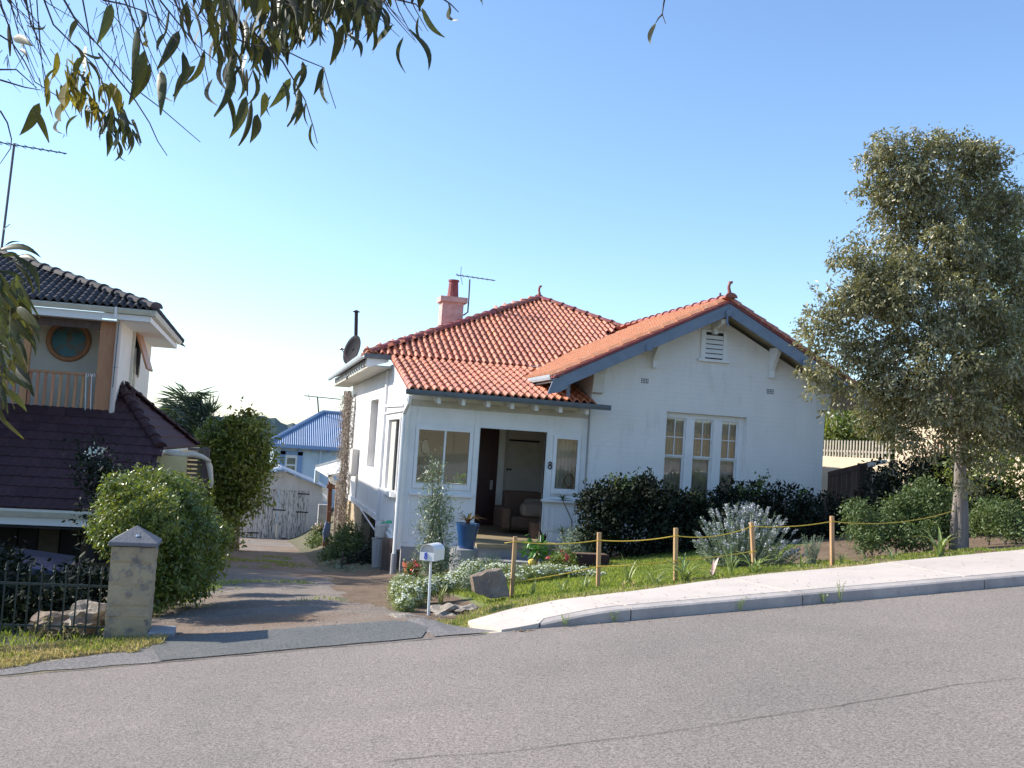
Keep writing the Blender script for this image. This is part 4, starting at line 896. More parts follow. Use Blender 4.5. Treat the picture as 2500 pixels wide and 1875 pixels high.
for i in range(n+1): x = w2a-.05+(w2b-w2a+.1)*i/n; V += [(x, YG+.34+.012*math.sin(i*1.7), w2z0-.1), (x, YG+.34+.012*math.sin(i*1.7), w2z1+.05)]
mb.add(V, [(2*i, 2*i+2, 2*i+3, 2*i+1) for i in range(n)]); tag(mb.build('curtain', M['curtain'], smooth=True), 'pale curtain drawn behind the narrow porch window', 'curtain')
# ------------------------------------------------------------------ the two-storey house on the left
LH = thing('two_storey_house', 'cream two storey house with dark tiled roof, corner balcony and brown lower roof', 'house', (-5, 21, -3.5))
YP, YE = 21.5, 21.0
cor = at(381, 762, YE); EXL, EZL = cor.x, cor.z
LX = at(275, 1000, YP).x
best = min((abs(((lambda p: F_PX*(p.dot(RT))/p.dot(FW)+1250)(Vector((EXL-d, YE+d, EZL+d*.42))))-20), d) for d in np.arange(1, 12, .05))[1]
PL = .40
for _ in range(6):
    q = at(20, 633, YE+best); PL = (q.z-EZL)/best; best = EXL-q.x
TMd = tile_mesh('tile', 'tile_dark', .30)
lim = 300
lay(LH, (EXL-9.0, YE, EZL+.03), (1, 0, 0), (0, 1, PL), 30, 22, lambda p: p.x < EXL-(p.y-YE) and p.x > -11.2, TMd, .30, .3, 230)
lay(LH, (EXL, YE, EZL+.03), (0, 1, 0), (-1, 0, PL), 26, 14, lambda p: (p.y-YE) > (EXL-p.x), TMd, .30, .3, 230)
caps(LH, (EXL+.0, YE, EZL+.08), (EXL-7, YE+7, EZL+7*PL+.08), .13, 'tile_dark', .42)
mb = MB(); mb.add([(EXL, YE, EZL+.0), (-14, YE, EZL), (-14, YE+8, EZL+8*PL), (EXL-8, YE+8, EZL+8*PL), (EXL, YE+9, EZL), (EXL-8, YE+9, EZL+8*PL)], [(0, 3, 2, 1), (0, 4, 5, 3)]); mb.build('roof_underlay', M['black'], LH)
def gut2(a, b, mt='cream_gutter', h=.11, name='gutter'):
    a = Vector(a); b = Vector(b); d = (b-a).normalized(); s_ = d.cross(Vector((0, 0, 1))).normalized(); mb = MB()
    prof = [(.0, 0), (-.02, -h*.3), (.02, -h), (.10, -h), (.10, 0), (.09, 0), (.09, -h*.8), (.03, -h*.8), (.01, 0)]
    mb.prism([a+s_*x+Vector((0, 0, z)) for x, z in prof], b-a); return mb.build(name, M[mt], LH)
gut2((EXL, YE+0.02, EZL+.03), (-14, YE+.02, EZL+.03)) 
gut2((EXL, YE+7.0, EZL+.03), (EXL, YE, EZL+.03))
mb = MB(); mb.box((-14, YE+.12, EZL-.24), (LX-.3, YE+.16, EZL-.09)); mb.box((LX-.3, YE+.10, EZL-.20), (EXL-.1, YE+.14, EZL-.09)); mb.box((EXL-.14, YE+.14, EZL-.20), (EXL-.10, YE+7, EZL-.09)); mb.build('fascia', M['white_soffit'], LH)
mb = MB(); mb.box((LX-.0, YE+.14, EZL-.20), (EXL-.14, YE+7, EZL-.18)); mb.box((-14, YE+.16, EZL-.24), (LX-.004, YE+.9, EZL-.22)); mb.build('soffit', M['white_soffit'], LH)
YF = atx(357, 1000, LX).y
mb = MB(); mb.box((LX-.2, YP, -1.5), (LX, YF, EZL-.2)); mb.build('side_wall', M['cream_wall'], LH)
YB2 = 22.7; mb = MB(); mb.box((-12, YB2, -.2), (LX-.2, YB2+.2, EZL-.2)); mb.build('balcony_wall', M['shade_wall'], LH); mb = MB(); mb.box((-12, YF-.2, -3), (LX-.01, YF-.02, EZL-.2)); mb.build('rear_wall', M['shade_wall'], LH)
# side window with open awning sash, downpipes
wy0, wy1 = atx(321, 870, LX).y, atx(338, 870, LX).y; wz = atx(330, 810, LX).z; wzb = atx(325, 912, LX).z
mb = MB(); mb.box((LX+.001, wy0, wzb), (LX+.02, wy1, wz)); wnd = mb.build('side_window', M['dark'], LH)
mb = MB(); mb.box((LX+.001, wy0-.09, wzb-1.3), (LX+.06, wy0, wz+.06)); mb.box((LX+.001, wy1, wzb-.05), (LX+.05, wy1+.08, wz+.05)); mb.box((LX+.001, wy0, wz), (LX+.05, wy1, wz+.05)); mb.build('frame', M['cream_gutter'], wnd)
mb = MB(); mb.prism([(LX+.03, wy0+.02, wz-.01), (LX+.07, wy0+.02, wz-.01), (LX+.36, wy0+.02, wzb+.12), (LX+.32, wy0+.02, wzb+.10)], (0, wy1-wy0-.04, 0)); mb.build('sash', M['pine'], wnd)
pA = atx(335, 930, LX+.05); mb = MB(); mb.tube([atx(330, 850, LX+.05), atx(325, 950, LX+.05), atx(327, 957, LX+.05), atx(347, 979, LX+.05), atx(347, 992, LX+.05)], .035, 8); mb.build('downpipe', M['cream_gutter'], LH)
mb = MB(); mb.tube([atx(291, 783, LX+.02), atx(275, 945, LX+.02)], .008, 5); mb.build('cable', M['black'], LH)
pp0, pp1 = at(272, 755, YP-.12), at(246, 1030, YP-.12); mb = MB(); mb.tube([(LX+.0, YP-.12, pp0.z), (LX+.0, YP-.12, pp1.z)], .055, 12); mb.build('downpipe', M['pipe'], LH)
for py in (895, 1010): q = at(255, py, YP-.12); mb = MB(); mb.tube([(LX, YP-.12, q.z-.012), (LX, YP-.12, q.z+.012)], .06, 12); mb.build('pipe_clip', M['steel'], LH)
mb = MB(); mb.box((LX-.06, YE+.0, EZL-.20), (LX-.02, YE+.05, EZL+.04)); mb.build('gutter_joint', M['white_soffit'], LH)
# balcony
zt, zb = at(150, 909, YP).z, at(150, 1014, YP).z
bx1 = at(233, 950, YP).x
mb = MB(); mb.box((bx1, YP-.06, zb-.1), (LX-.07, YP+.07, EZL-.22)); mb.build('balcony_post', M['pine'], LH, bevel=.008)
x2 = at(58, 950, YP).x; mb = MB(); mb.box((x2-.07, YP-.07, zb-.1), (x2+.06, YP+.07, EZL-.405)); mb.build('balcony_post', M['pine'], LH, bevel=.008)
mb = MB(); mb.box((-11, YP-.05, EZL-.40), (bx1-.003, YP+.05, EZL-.245)); mb.build('balcony_beam', M['timber_grey'], LH)
mb = MB(); mb.box((-11, YP-.045, zt-.03), (bx1-.002, YP+.045, zt+.02)); mb.build('handrail', M['pine'], LH, bevel=.006)
mb = MB(); mb.box((-11, YP-.03, zb-.03), (bx1-.002, YP+.03, zb+.02)); mb.build('bottom_rail', M['pine'], LH)
bme = None; x = bx1-.10
while x > -5.6:
    if abs(x-x2) > .09:
        mb = MB(); mb.box((-.026, -.018, zb+.021), (.026, .018, zt-.031))
        if bme is None: bme = mb.mesh('baluster', [M['pine']])
        inst('baluster', bme, Matrix.Translation((x, YP, 0)), LH)
    x -= .139
mb = MB(); mb.box((-11, YP-.02, zb-.30), (LX-.0, YP+.05, zb-.05)); mb.build('balcony_edge', M['tile_brown'], LH)
mb = MB(); mb.box((-11, YP, zb-.12), (LX-.2, YB2, zb-.06)); mb.build('balcony_floor', M['boards'], LH)
rc = at(168, 832, YB2-.02); mb = MB(); 
mb.tube([(rc.x+math.cos(a)*.39, YB2-.02, rc.z+math.sin(a)*.39) for a in np.linspace(0, 2*math.pi, 41)], .055, 8, cap=False); rw = mb.build('round_window', M['pine'], LH, smooth=True)
mb = MB(); V = [(rc.x, YB2-.015, rc.z)]+[(rc.x+math.cos(a)*.37, YB2-.012, rc.z+math.sin(a)*.37) for a in np.linspace(0, 2*math.pi, 33)[:-1]]
mb.add(V, [(0, 1+(i+1) % 32, 1+i) for i in range(32)]); mb.build('pane', M['art_blue'], rw)
# lower roof
GZ = -1.55; GYl = 18.0; PLo = .5; RXe = at(389, 1097, 20.1).x
TMb = tile_mesh('tile', 'tile_brown', .33, .42, flat=True)
lay(LH, (-8.6, GYl, GZ), (1, 0, 0), (0, 1, PLo), 40, 14, lambda p: p.x < RXe-.05-max(0, p.y-20.1)*.42 and not (p.y > YP-.1 and p.x < LX), TMb, .33, .345, 260+230, stagger=.5)
mb = MB(); zl = lambda y: GZ+(y-GYl)*PLo-.01
h3 = [(-14, GYl, zl(GYl)), (RXe, GYl, zl(GYl)), (RXe, 20.1, zl(20.1)), (LX+.0, 22.75, zl(22.75)), (LX, YP-.1, zl(YP-.1)), (-14, YP-.1, zl(YP-.1))]
mb.add(h3, [(0, 1, 2, 3, 4, 5)]); mb.build('lower_roof_underlay', M['tile_brown'], LH)
A_, B_, C_ = Vector((-3.05, 22.9, GZ+4.9*PLo)), Vector((RXe, 20.1, GZ+2.1*PLo)), Vector(at(481, 1090, 24.5))
mb = MB(); N_ = 7
for k in range(N_):                                     # lit hip end: courses stepping down to its eave
    t0, t1 = k/N_, (k+1)/N_; up = Vector((0, 0, .03))
    a0, a1, c0, c1 = A_.lerp(B_, t0), A_.lerp(B_, t1), A_.lerp(C_, t0), A_.lerp(C_, t1)
    m2 = MB(); m2.add([a0, c0, c1+up, a1+up, a1, c1], [(0, 3, 2, 1), (2, 3, 4, 5)]); m2.build('tile_course', M['tile_brown'], LH)
caps(LH, B_+Vector((.02, 0, .05)), A_+Vector((0, 0, .05)), .10, 'tile_brown', .4); caps(LH, C_+Vector((0, 0, .04)), A_+Vector((0, 0, .05)), .10, 'tile_brown', .4)
gut2((RXe+.35, GYl-.0, GZ+.0), (-14, GYl-.0, GZ+.0), 'cream_gutter', .13)
mb = MB(); mb.box((-14, GYl+.10, GZ-.27), (RXe+.2, GYl+.14, GZ-.10)); mb.build('lower_fascia', M['white_soffit'], LH)
gut2(C_+Vector((.04, .3, -.02)), B_+Vector((.04, -.1, -.02)), 'cream_gutter', .10)
# rooms under the lower roof
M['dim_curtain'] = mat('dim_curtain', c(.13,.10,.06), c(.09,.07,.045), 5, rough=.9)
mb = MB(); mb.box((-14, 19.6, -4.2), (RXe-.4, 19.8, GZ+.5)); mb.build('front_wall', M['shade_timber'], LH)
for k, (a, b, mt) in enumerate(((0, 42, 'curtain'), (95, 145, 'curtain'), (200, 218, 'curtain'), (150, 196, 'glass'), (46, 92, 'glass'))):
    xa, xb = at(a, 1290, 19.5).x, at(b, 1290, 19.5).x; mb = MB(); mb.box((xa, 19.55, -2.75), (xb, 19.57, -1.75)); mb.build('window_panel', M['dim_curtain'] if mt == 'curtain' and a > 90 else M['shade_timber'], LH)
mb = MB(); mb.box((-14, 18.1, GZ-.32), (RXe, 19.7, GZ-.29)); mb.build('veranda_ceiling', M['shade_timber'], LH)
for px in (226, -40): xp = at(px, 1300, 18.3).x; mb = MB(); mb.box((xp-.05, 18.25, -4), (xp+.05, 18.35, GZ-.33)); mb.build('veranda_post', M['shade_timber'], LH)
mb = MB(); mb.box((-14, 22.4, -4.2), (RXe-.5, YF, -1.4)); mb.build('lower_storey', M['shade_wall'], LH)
# cream side room, lattice and shade cloth
ca, cb = at(388, 1130, 20.3), at(455, 1130, 20.3); mb = MB(); mb.box((ca.x-.9, 20.3, -3.2), (cb.x, 24.3, B_.z-.12)); mb.build('side_room', M['yellow_wall'], LH)
lt = thing('lattice_screen', 'weathered timber slat screen beside the cream side room wall', 'screen', (cb.x+.2, 20.5, -3))
la, lb = at(456, 1130, 20.6).x, at(494, 1130, 20.6).x
for k in range(11):
    z = -1.35+k*.085; mb = MB(); mb.box((la, 20.6, z), (lb, 20.62, z+.055)); mb.build('slat', M['timber_grey'], lt)
mb = MB(); mb.box((lb, 20.58, -3), (lb+.12, 20.7, -.42)); mb.build('post', M['timber_grey'], lt)
sc_ = thing('shade_cloth', 'pale cloth rolled and sagging over the slat screen', 'cloth', (la, 20.5, -.5))
mb = MB(); mb.tube([at(388+k*21, 1105+[5, 0, 3, 6, 4, 10, 22][k], 20.4) for k in range(7)], [.03, .05, .07, .05, .06, .05, .03], 8); mb.tube([at(505, 1120, 20.5), at(512, 1140, 20.5), at(516, 1175, 20.5), at(514, 1190, 20.5)], [.04, .06, .04, .05], 7); mb.build('cloth_roll', M['cloth'], sc_, smooth=True)
# balcony clutter
ca_ = thing('clothes_airer', 'white folding clothes airer standing behind the balcony railing', 'clothes airer', at(190, 1015, 21.9))
mb = MB(); K = lambda px, py: at(px, py, 21.9)
for a, b in (((180, 1010), (196, 965)), ((196, 965), (210, 965)), ((210, 965), (222, 1005)), ((188, 985), (214, 985)), ((192, 972), (211, 972)), ((186, 1012), (214, 1008))): mb.tube([K(*a), K(*b)], .012, 5)
mb.build('frame', M['metal_white'], ca_)
rp = thing('white_rope', 'white rope looped and hanging from the balcony handrail', 'rope', at(215, 915, YP-.1))
mb = MB(); K = lambda px, py: at(px, py, YP-.09)
mb.tube([K(210, 912), K(209, 960), K(208, 1000), K(203, 1018)], .009, 5); mb.tube([K(224, 915), K(222, 960), K(221, 1000), K(218, 1015), K(216, 1030), K(222, 1050), K(230, 1054), K(232, 1040), K(226, 1010), K(220, 1004)], .010, 5)
for k in range(5): mb.tube([K(209+k*5, 912), K(213+k*5, 920)], .008, 5)
mb.build('rope_loop', M['metal_white'], rp)
dk = thing('balcony_pots', 'dark flower pots lined up along the balcony floor', 'pots', K(130, 1010))
for px in (108, 138, 166, 216): q = at(px, 1010, 22.0); mb = MB(); mb.lathe((q.x, 22.0, zb-.05), [(.07, 0), (.09, .18), (.085, .22), (.07, .22)], 10); mb.build('pot', M['dark'], dk)
aerial('mast_aerial', 'tall TV aerial on a long mast above the dark tiled roof', [at(3, 615, 25), at(35, 350, 25)], at(-60, 338, 25), at(163, 375, 25), 11, 'antenna', .014, .26, None, 1.3)

# ------------------------------------------------------------------ gate pillar and iron fence
PY_ = 9.45
pa_, pb_ = at(250, 1553, PY_), at(362, 1553, PY_); px0, px1 = pa_.x, pb_.x; ptop = at(310, 1330, PY_).z; pbz = pa_.z-.12
gp = thing('gate_pillar', 'square limestone gate pillar with grey pyramid cap beside the driveway', 'gate pillar', ((px0+px1)/2, PY_+.2, pbz))
lv = [pbz] + [at(300, y, PY_).z for y in (1510, 1485, 1437, 1378)] + [ptop-.01]
dpt = px1-px0
def stone(a, b, name='stone'):
    mb = MB(); bm = bmesh.new(); g = .007
    nx, ny, nz = 4, 4, 3
    A = Vector(a)+Vector((g, g, g)); B = Vector(b)-Vector((g, g, g))
    bmesh.ops.create_cube(bm, size=1); bmesh.ops.subdivide_edges(bm, edges=bm.edges[:], cuts=4, use_grid_fill=True)
    for v in bm.verts:
        p = Vector([A[i]+(B[i]-A[i])*(v.co[i]+.5) for i in range(3)])
        nn = Vector((v.co.x, v.co.y, v.co.z)); ed = sorted([abs(q) for q in v.co], reverse=True)
        k = .011*noise.noise(p*9) + .005*noise.noise(p*27); e = -.008 if ed[1] > .49 else .002
        v.co = p + nn.normalized()*(k+e)
    mb.add([v.co.copy() for v in bm.verts], [tuple(v.index for v in f.verts) for f in bm.faces]); bm.free()
    return mb.build(name, M['lime'], gp)
xm = (px0+px1)/2+.01
for i, (z0, z1) in enumerate(zip(lv, lv[1:])):
    if i in (1, 3): stone((px0, PY_, z0), (xm if i == 3 else xm-.05, PY_+dpt, z1)); stone((xm if i == 3 else xm-.05, PY_, z0), (px1, PY_+dpt, z1))
    else: stone((px0-.003*(i == 0), PY_-.003, z0), (px1, PY_+dpt, z1))
mb = MB(); mb.box((px0+.012, PY_+.012, pbz), (px1-.012, PY_+dpt-.012, ptop-.02)); mb.build('mortar_core', M['lime'], gp)
apz = at(309, 1281, PY_+.2).z; cx_, cy_ = (px0+px1)/2, PY_+dpt/2; h = dpt/2+.018
mb = MB(); mb.add([(cx_-h, cy_-h, ptop-.012), (cx_+h, cy_-h, ptop-.012), (cx_+h, cy_+h, ptop-.012), (cx_-h, cy_+h, ptop-.012), (cx_-h, cy_-h, ptop+.02), (cx_+h, cy_-h, ptop+.02), (cx_+h, cy_+h, ptop+.02), (cx_-h, cy_+h, ptop+.02), (cx_, cy_, apz)],
  [(3, 2, 1, 0), (0, 1, 5, 4), (1, 2, 6, 5), (2, 3, 7, 6), (3, 0, 4, 7), (4, 5, 8), (5, 6, 8), (6, 7, 8), (7, 4, 8)]); cap_ = mb.build('cap', M['cap_stone'], gp, bevel=.006)
q = at(336, 1309, PY_+.07); mb = MB(); sl_ = (apz-ptop-.02)/h; 
def oncap(dx, t): return Vector((q.x+dx, cy_-h+t*h, ptop+.02+(apz-ptop-.02)*t)) + Vector((0, -.6, .8)).normalized()*.006
tt = .38
mb.tube([oncap(-.010, tt-.05), oncap(-.010, tt+.05)], .0035, 5); mb.tube([oncap(-.004, tt+.05), oncap(.011, tt+.045), oncap(.011, tt-.03), oncap(-.004, tt-.035), oncap(-.004, tt+.05)], .0032, 5); mb.build('painted_mark', M['white_mark'], gp)
fnc = thing('iron_fence', 'low dark green iron railing fence ending at the limestone gate pillar', 'fence', (-2.4, 9.6, -2.1))
YFn = 9.62; rz = lambda x: at(150, 1427, YFn).z + .0*(x)
ra_, rb_ = at(-60, 1415, YFn), at(252, 1432, YFn)
mb = MB(); mb.beam(Vector((-4.2, YFn, ra_.z-.0)), Vector((px0+.02, YFn, rb_.z)), .014, .02); mb.build('top_rail', M['iron'], fnc)
mb = MB(); mb.beam(Vector((-4.2, YFn, ra_.z-.36)), Vector((px0+.02, YFn, rb_.z-.36)), .012, .016); mb.build('lower_rail', M['iron'], fnc)
x = px0-.07
mb = MB(); mb.box((-.0065, -.0065, -.42), (.0065, .0065, .10)); mb.lathe((0, 0, .10), [(.007, 0), (.016, .015), (.008, .03), (.012, .045), (.001, .085)], 6); ib = mb.mesh('bar', [M['iron']])
while x > -4.1: inst('bar', ib, Matrix.Translation((x, YFn, ra_.z+(rb_.z-ra_.z)*(x+4.2)/(px0+4.2))), fnc); x -= .098
# stones, slab and debris around the pillar
def rock(name, label, c_, r, mt, seed, n=3, amp=.5, cat='rock', flat=0, **kw):
    mb = MB(); blob(mb, c_, r, n, seed, amp); o = mb.build(name, M[mt], None, smooth=False); tag(o, label, cat, **kw); return o
q = at(140, 1520, 9.95); rock('rock', 'low brown rock lying behind the railing left of the pillar', (q.x, 10.1, q.z-.03), (.26, .2, .10), 'rock', 3)
q = at(215, 1505, 9.85); rock('rock', 'grey rounded rock tucked against the pillar behind the railing', (q.x, 9.9, q.z-.02), (.17, .16, .13), 'rock_pale', 5)
q = at(210, 1530, 9.75); rock('rock', 'small tan rock at the left foot of the pillar', (q.x, 9.75, q.z), (.10, .08, .06), 'rock', 8)
q0, q1 = at(362, 1545, 9.5), at(425, 1545, 9.5); mb = MB(); mb.box((q0.x+.0, 9.44, q0.z-.10), (q1.x, 9.78, q0.z+.015)); tag(mb.build('concrete_pad', M['conc_grey'], None, bevel=.01), 'small grey concrete pad at the right foot of the gate pillar', 'concrete pad')
tb = at(45, 1365, 15); mb = MB(); mb.prism([(tb.x-2.2, 14.6, -3.3), (tb.x+.75, 14.6, -3.3), (tb.x+.6, 14.7, tb.z-.10), (tb.x-.2, 14.8, tb.z-.02), (tb.x-2.2, 14.7, tb.z+.02)], (0, 1.6, 0)); tag(mb.build('tarpaulin', M['blue_tarp'], None, bevel=.05), 'dark blue tarpaulin over a stack behind the iron fence', 'tarpaulin')

# ------------------------------------------------------------------ garage, blue-roofed house, background
YGa = 38.0
gx0, gx1 = at(560, 1250, YGa).x, at(789, 1250, YGa).x; gz0 = at(690, 1322, YGa).z; gap = at(689, 1150, YGa); gze = at(789, 1192, YGa).z; gxl = gap.x-(gx1-gap.x)
ga = thing('garage', 'old white garage with flaking double doors at the end of the driveway', 'garage', (gap.x, YGa, gz0))
d0, dm, d1 = at(607, 1250, YGa).x, at(678, 1250, YGa).x, at(752, 1250, YGa).x; dz = at(680, 1194, YGa).z
mb = MB(); mb.prism([(gxl, YGa, gz0-.3), (d0, YGa, gz0-.3), (d0, YGa, dz), (d1, YGa, dz), (d1, YGa, gz0-.3), (gx1, YGa, gz0-.3), (gx1, YGa, gze), (gap.x, YGa, gap.z), (gxl, YGa, gze)][::1], (0, .15, 0)) if False else None
for poly in ([(gxl, gz0-.3), (d0, gz0-.3), (d0, dz), (gxl, dz)], [(d1, gz0-.3), (gx1, gz0-.3), (gx1, dz), (d1, dz)], [(gxl, dz), (gx1, dz), (gx1, gze), (gap.x, gap.z), (gxl, gze)]):
    mb.prism([(x, YGa, z) for x, z in poly], (0, .15, 0))
mb.box((gx1-.15, YGa+.15, gz0-.3), (gx1, YGa+5, gze-.02)); mb.build('wall', M['garage_wall'], ga)
mb = MB(); mb.box((d0-.06, YGa-.02, dz-.02), (d1+.06, YGa-.002, dz+.06)); mb.box((gap.x+.05, YGa-.012, dz+.06), (gap.x+.08, YGa-.002, gap.z-.12)); mb.build('lintel', M['garage_wall'], ga)
random.seed(11)
for (a, b) in ((d0, dm), (dm, d1)):
    dr = MB(); dr.box((a+.02, YGa+.05, gz0), (b-.02, YGa+.07, dz)); dd_ = dr.build('door', M['timber_grey'], ga)
    n = 6; wd_ = (b-a-.02)/n
    for k in range(n):
        z_ = gz0+random.choice([0, .02, .05, .10, .0, .14]); mb = MB(); mb.box((a+.01+k*wd_+.006, YGa+.01, z_), (a+.01+(k+1)*wd_-.006, YGa+.035+random.uniform(0, .006), dz-.01)); mb.build('plank', M['old_door'], dd_)
for (xa, xb, zq) in ((d0, d0+.42, gz0+1.25), (d0, d0+.42, gz0+.25), (d1-.42, d1, gz0+1.75), (d1-.45, d1, gz0+1.08), (dm-.18, dm+.28, gz0+1.12)):
    mb = MB(); mb.box((xa, YGa-.006, zq), (xb, YGa+.008, zq+.045)); mb.build('strap_hinge', M['black'], ga)
for s_ in (-1, 1):
    xe_ = gap.x+s_*(gx1-gap.x+.15); ze_ = gze-.10; up = .06
    for k in range(5):
        t0, t1 = k/5, (k+1)/5; xa = gap.x+(xe_-gap.x)*t0; xb = gap.x+(xe_-gap.x)*t1; za = gap.z+.05+(ze_-gap.z)*t0; zb_ = gap.z+.05+(ze_-gap.z)*t1
        mb = MB(); mb.prism([(xa, YGa-.2, za+.03), (xb, YGa-.2, zb_+.03+.012*(k % 2)), (xb, YGa-.2, zb_+.0), (xa, YGa-.2, za)], (0, 5.4, 0)); mb.build('roof_sheet', M['iron_sheet'], ga)
# blue house
YBh = 52.0
bh = thing('blue_roofed_house', 'pale blue weatherboard house with blue corrugated roof behind the garage', 'house', at(740, 1200, YBh))
e0, e1 = at(650, 1083, YBh), at(845, 1091, YBh); bap = at(789, 1008, YBh+3.2)
ez = e0.z; x0, x1 = e0.x, e1.x+1.2
mb = MB(); mb.box((x0+.35, YBh+.4, ez-5), (x1+2, YBh+.6, ez-.02)); mb.box((x0+.35, YBh+.6, ez-5), (x0+.55, YBh+8, ez-.02)); mb.build('wall', M['blue_wall'], bh)
def corr(poly_fn, n, name='roof_sheet'):
    """sheets of corrugated iron running up a slope; poly_fn(x) -> (eave point, top point)"""
    for k in range(n):
        mb = MB(); V = []; K = 6
        for i in range(K*2+1):
            t = (k + i/(K*2))/n; a, b = poly_fn(t); o_ = Vector((0, -.5, .8))*.06*(1 if i % 2 else 0); V += [a+o_, b+o_]
        mb.add(V, [(2*i, 2*i+2, 2*i+3, 2*i+1) for i in range(K*2)]); mb.build(name, M['blue_roof'], bh)
def bsl(t):
    x = x0+(x1-x0)*t; f = min(1, (x-x0)/(bap.x-x0)); return Vector((x, YBh, ez)), Vector((x, YBh+3.2*f, ez+(bap.z-ez)*f))
corr(bsl, 8)
mb = MB(); mb.add([(x0, YBh, ez), (bap.x, YBh+3.2, bap.z), (x0, YBh+7, ez)], [(0, 1, 2)]); mb.build('roof_side', M['blue_roof'], bh)
mb = MB(); mb.tube([(x0, YBh, ez+.05), (bap.x, YBh+3.2, bap.z+.06), (x1, YBh+3.2, bap.z+.03)], .10, 6); mb.build('ridge_cap', M['blue_roof'], bh)
mb = MB(); mb.box((x0-.1, YBh-.12, ez-.14), (x1, YBh, ez+.02)); mb.build('gutter', M['blue_trim'], bh)
for k in range(7): xx_ = x0+.9+k*.72; mb = MB(); mb.box((xx_, YBh+.1, ez-.30), (xx_+.1, YBh+.39, ez-.15)); mb.build('rafter_end', M['blue_trim'], bh)
wa, wb = at(697, 1110, YBh+.38), at(723, 1160, YBh+.38)
mb = MB(); mb.box((wa.x-.25, YBh+.34, wb.z-.5), (wa.x, YBh+.40, wa.z+.18)); mb.box((wb.x, YBh+.34, wb.z-.5), (wb.x+.25, YBh+.40, wa.z+.18)); mb.box((wa.x-.25, YBh+.34, wa.z), (wb.x+.25, YBh+.40, wa.z+.18)); bw = mb.build('window', M['blue_trim'], bh)
mb = MB(); t = .10; mb.box((wa.x, YBh+.36, wb.z-.5), (wa.x+t, YBh+.39, wa.z)); mb.box((wb.x-t, YBh+.36, wb.z-.5), (wb.x, YBh+.39, wa.z)); mb.box((wa.x+t, YBh+.36, wa.z-.15), (wb.x-t, YBh+.39, wa.z)); mb.box((wa.x+t, YBh+.36, (wa.z+wb.z)/2-.05), (wb.x-t, YBh+.39, (wa.z+wb.z)/2+.03)); mb.build('frame', M['metal_white'], bw)
mb = MB(); mb.box((wa.x+t, YBh+.375, wb.z-.5), (wb.x-t, YBh+.385, wa.z)); mb.build('pane', mat('dusk_pane', c(.30,.30,.22), c(.12,.12,.10), 2, rough=.1), bw)
mb = MB(); q = at(784, 1100, YBh+.3); mb.tube([(q.x, YBh+.3, ez-.1), (q.x, YBh+.3, ez-4)], .06, 8); mb.tube([(x0+.35, YBh+.2, ez-.1), (x0+.45, YBh+.3, ez-.5), (x0+.45, YBh+.3, ez-4)], .06, 8); mb.build('downpipe', M['blue_wall'], bh)
aerial('far_aerial', 'thin TV aerial on the blue corrugated roof', [at(778, 1008, YBh+3), at(775, 970, YBh+3)], at(743, 966, YBh+3), at(832, 975, YBh+3), 6, 'antenna', .025, .25)
# lean-to carport between house and garage
lc = thing('carport', 'old lean-to carport with pale sheet roof on brown posts behind the house', 'carport', at(800, 1320, 31))
K = lambda px, py, Y: at(px, py, Y)
mb = MB(); mb.add([K(770, 1142, 31), K(840, 1122, 31), K(850, 1150, 29.5), K(800, 1160, 29.5), K(770, 1136, 31), K(840, 1116, 31)], [(0, 1, 2, 3), (4, 5, 1, 0)]); mb.prism([K(770, 1146, 31), K(800, 1165, 29.6), K(850, 1156, 29.6), K(840, 1128, 31)], (0, 0, .06)); mb.build('roof_sheet', M['pinkish'] if False else M['metal_white'], lc)
mb = MB(); mb.box(K(770, 1146, 31.2), K(776, 1178, 31.5)); mb.build('fascia_end', M['blue_wall'], lc)
mb = MB(); mb.beam(K(807, 1175, 29.8), K(800, 1320, 29.8), .12, .12, up=(0, 1, 0)); mb.beam(K(798, 1187, 29.7), K(822, 1190, 29.7), .1, .12); mb.build('post', M['timber_brown'], lc)
mb = MB(); mb.beam(K(823, 1175, 29.3), K(815, 1320, 29.3), .07, .09, up=(0, 1, 0)); mb.build('post', M['vine_dry'], lc)
mb = MB(); mb.prism([K(797, 1153, 29.6), K(812, 1160, 29.6), K(820, 1185, 29.6), K(808, 1180, 29.6)], (0, .3, 0)); mb.build('barge', M['cream_wall'], lc)
wbg = thing('hanging_washing', 'white plastic sheeting hanging beside the garage corner', 'sheeting', K(792, 1200, 33))
mb = MB(); mb.add([K(786, 1190, 33), K(800, 1192, 33), K(803, 1210, 33), K(797, 1228, 33), K(788, 1222, 33), K(787, 1205, 33.1)], [(0, 5, 4, 3, 2, 1)]); o_ = mb.build('sheet', M['metal_white'], wbg); s_ = o_.modifiers.new('s', 'SOLIDIFY'); s_.thickness = .02
mb = MB(); mb.box(K(779, 1232, 34), K(801, 1300, 34.4)); tag(mb.build('shed_wall', M['conc_grey']), 'small grey shed wall right of the garage', 'shed')
# dry vine climbing the far corner of the side wall
vn = thing('dry_vine', 'tall shaggy leafless vine climbing the far corner of the white side wall', 'vine', K(838, 1320, 28.2))
mb = MB()
for k in range(10):
    o1 = random.uniform(-9, 9); pts = [K(851+(1330-y)*.0-((1330-y) and 0)+o1+random.uniform(-3, 3)+(-(y-960)*.055), y, 28.4+random.uniform(-.3, .2)) for y in range(955, 1345, 30)]
    mb.tube(pts, random.uniform(.010, .024), 5)
mb.build('stem', M['vine_dry'], vn)
P = []; 
for k in range(5200):
    y = random.uniform(960, 1330); x_ = 851-(y-960)*.055+random.gauss(0, 8.5); P.append(tuple(K(x_, y, 28.3+random.uniform(-.4, .2))))
P = np.array(P); n = len(P); leaf_mesh('foliage', P, unit(n)+np.array([0, 0, -.8]), unit(n), .12*RNG.uniform(.5, 1.2, n), .018, M['vine_dry'], vn, True)
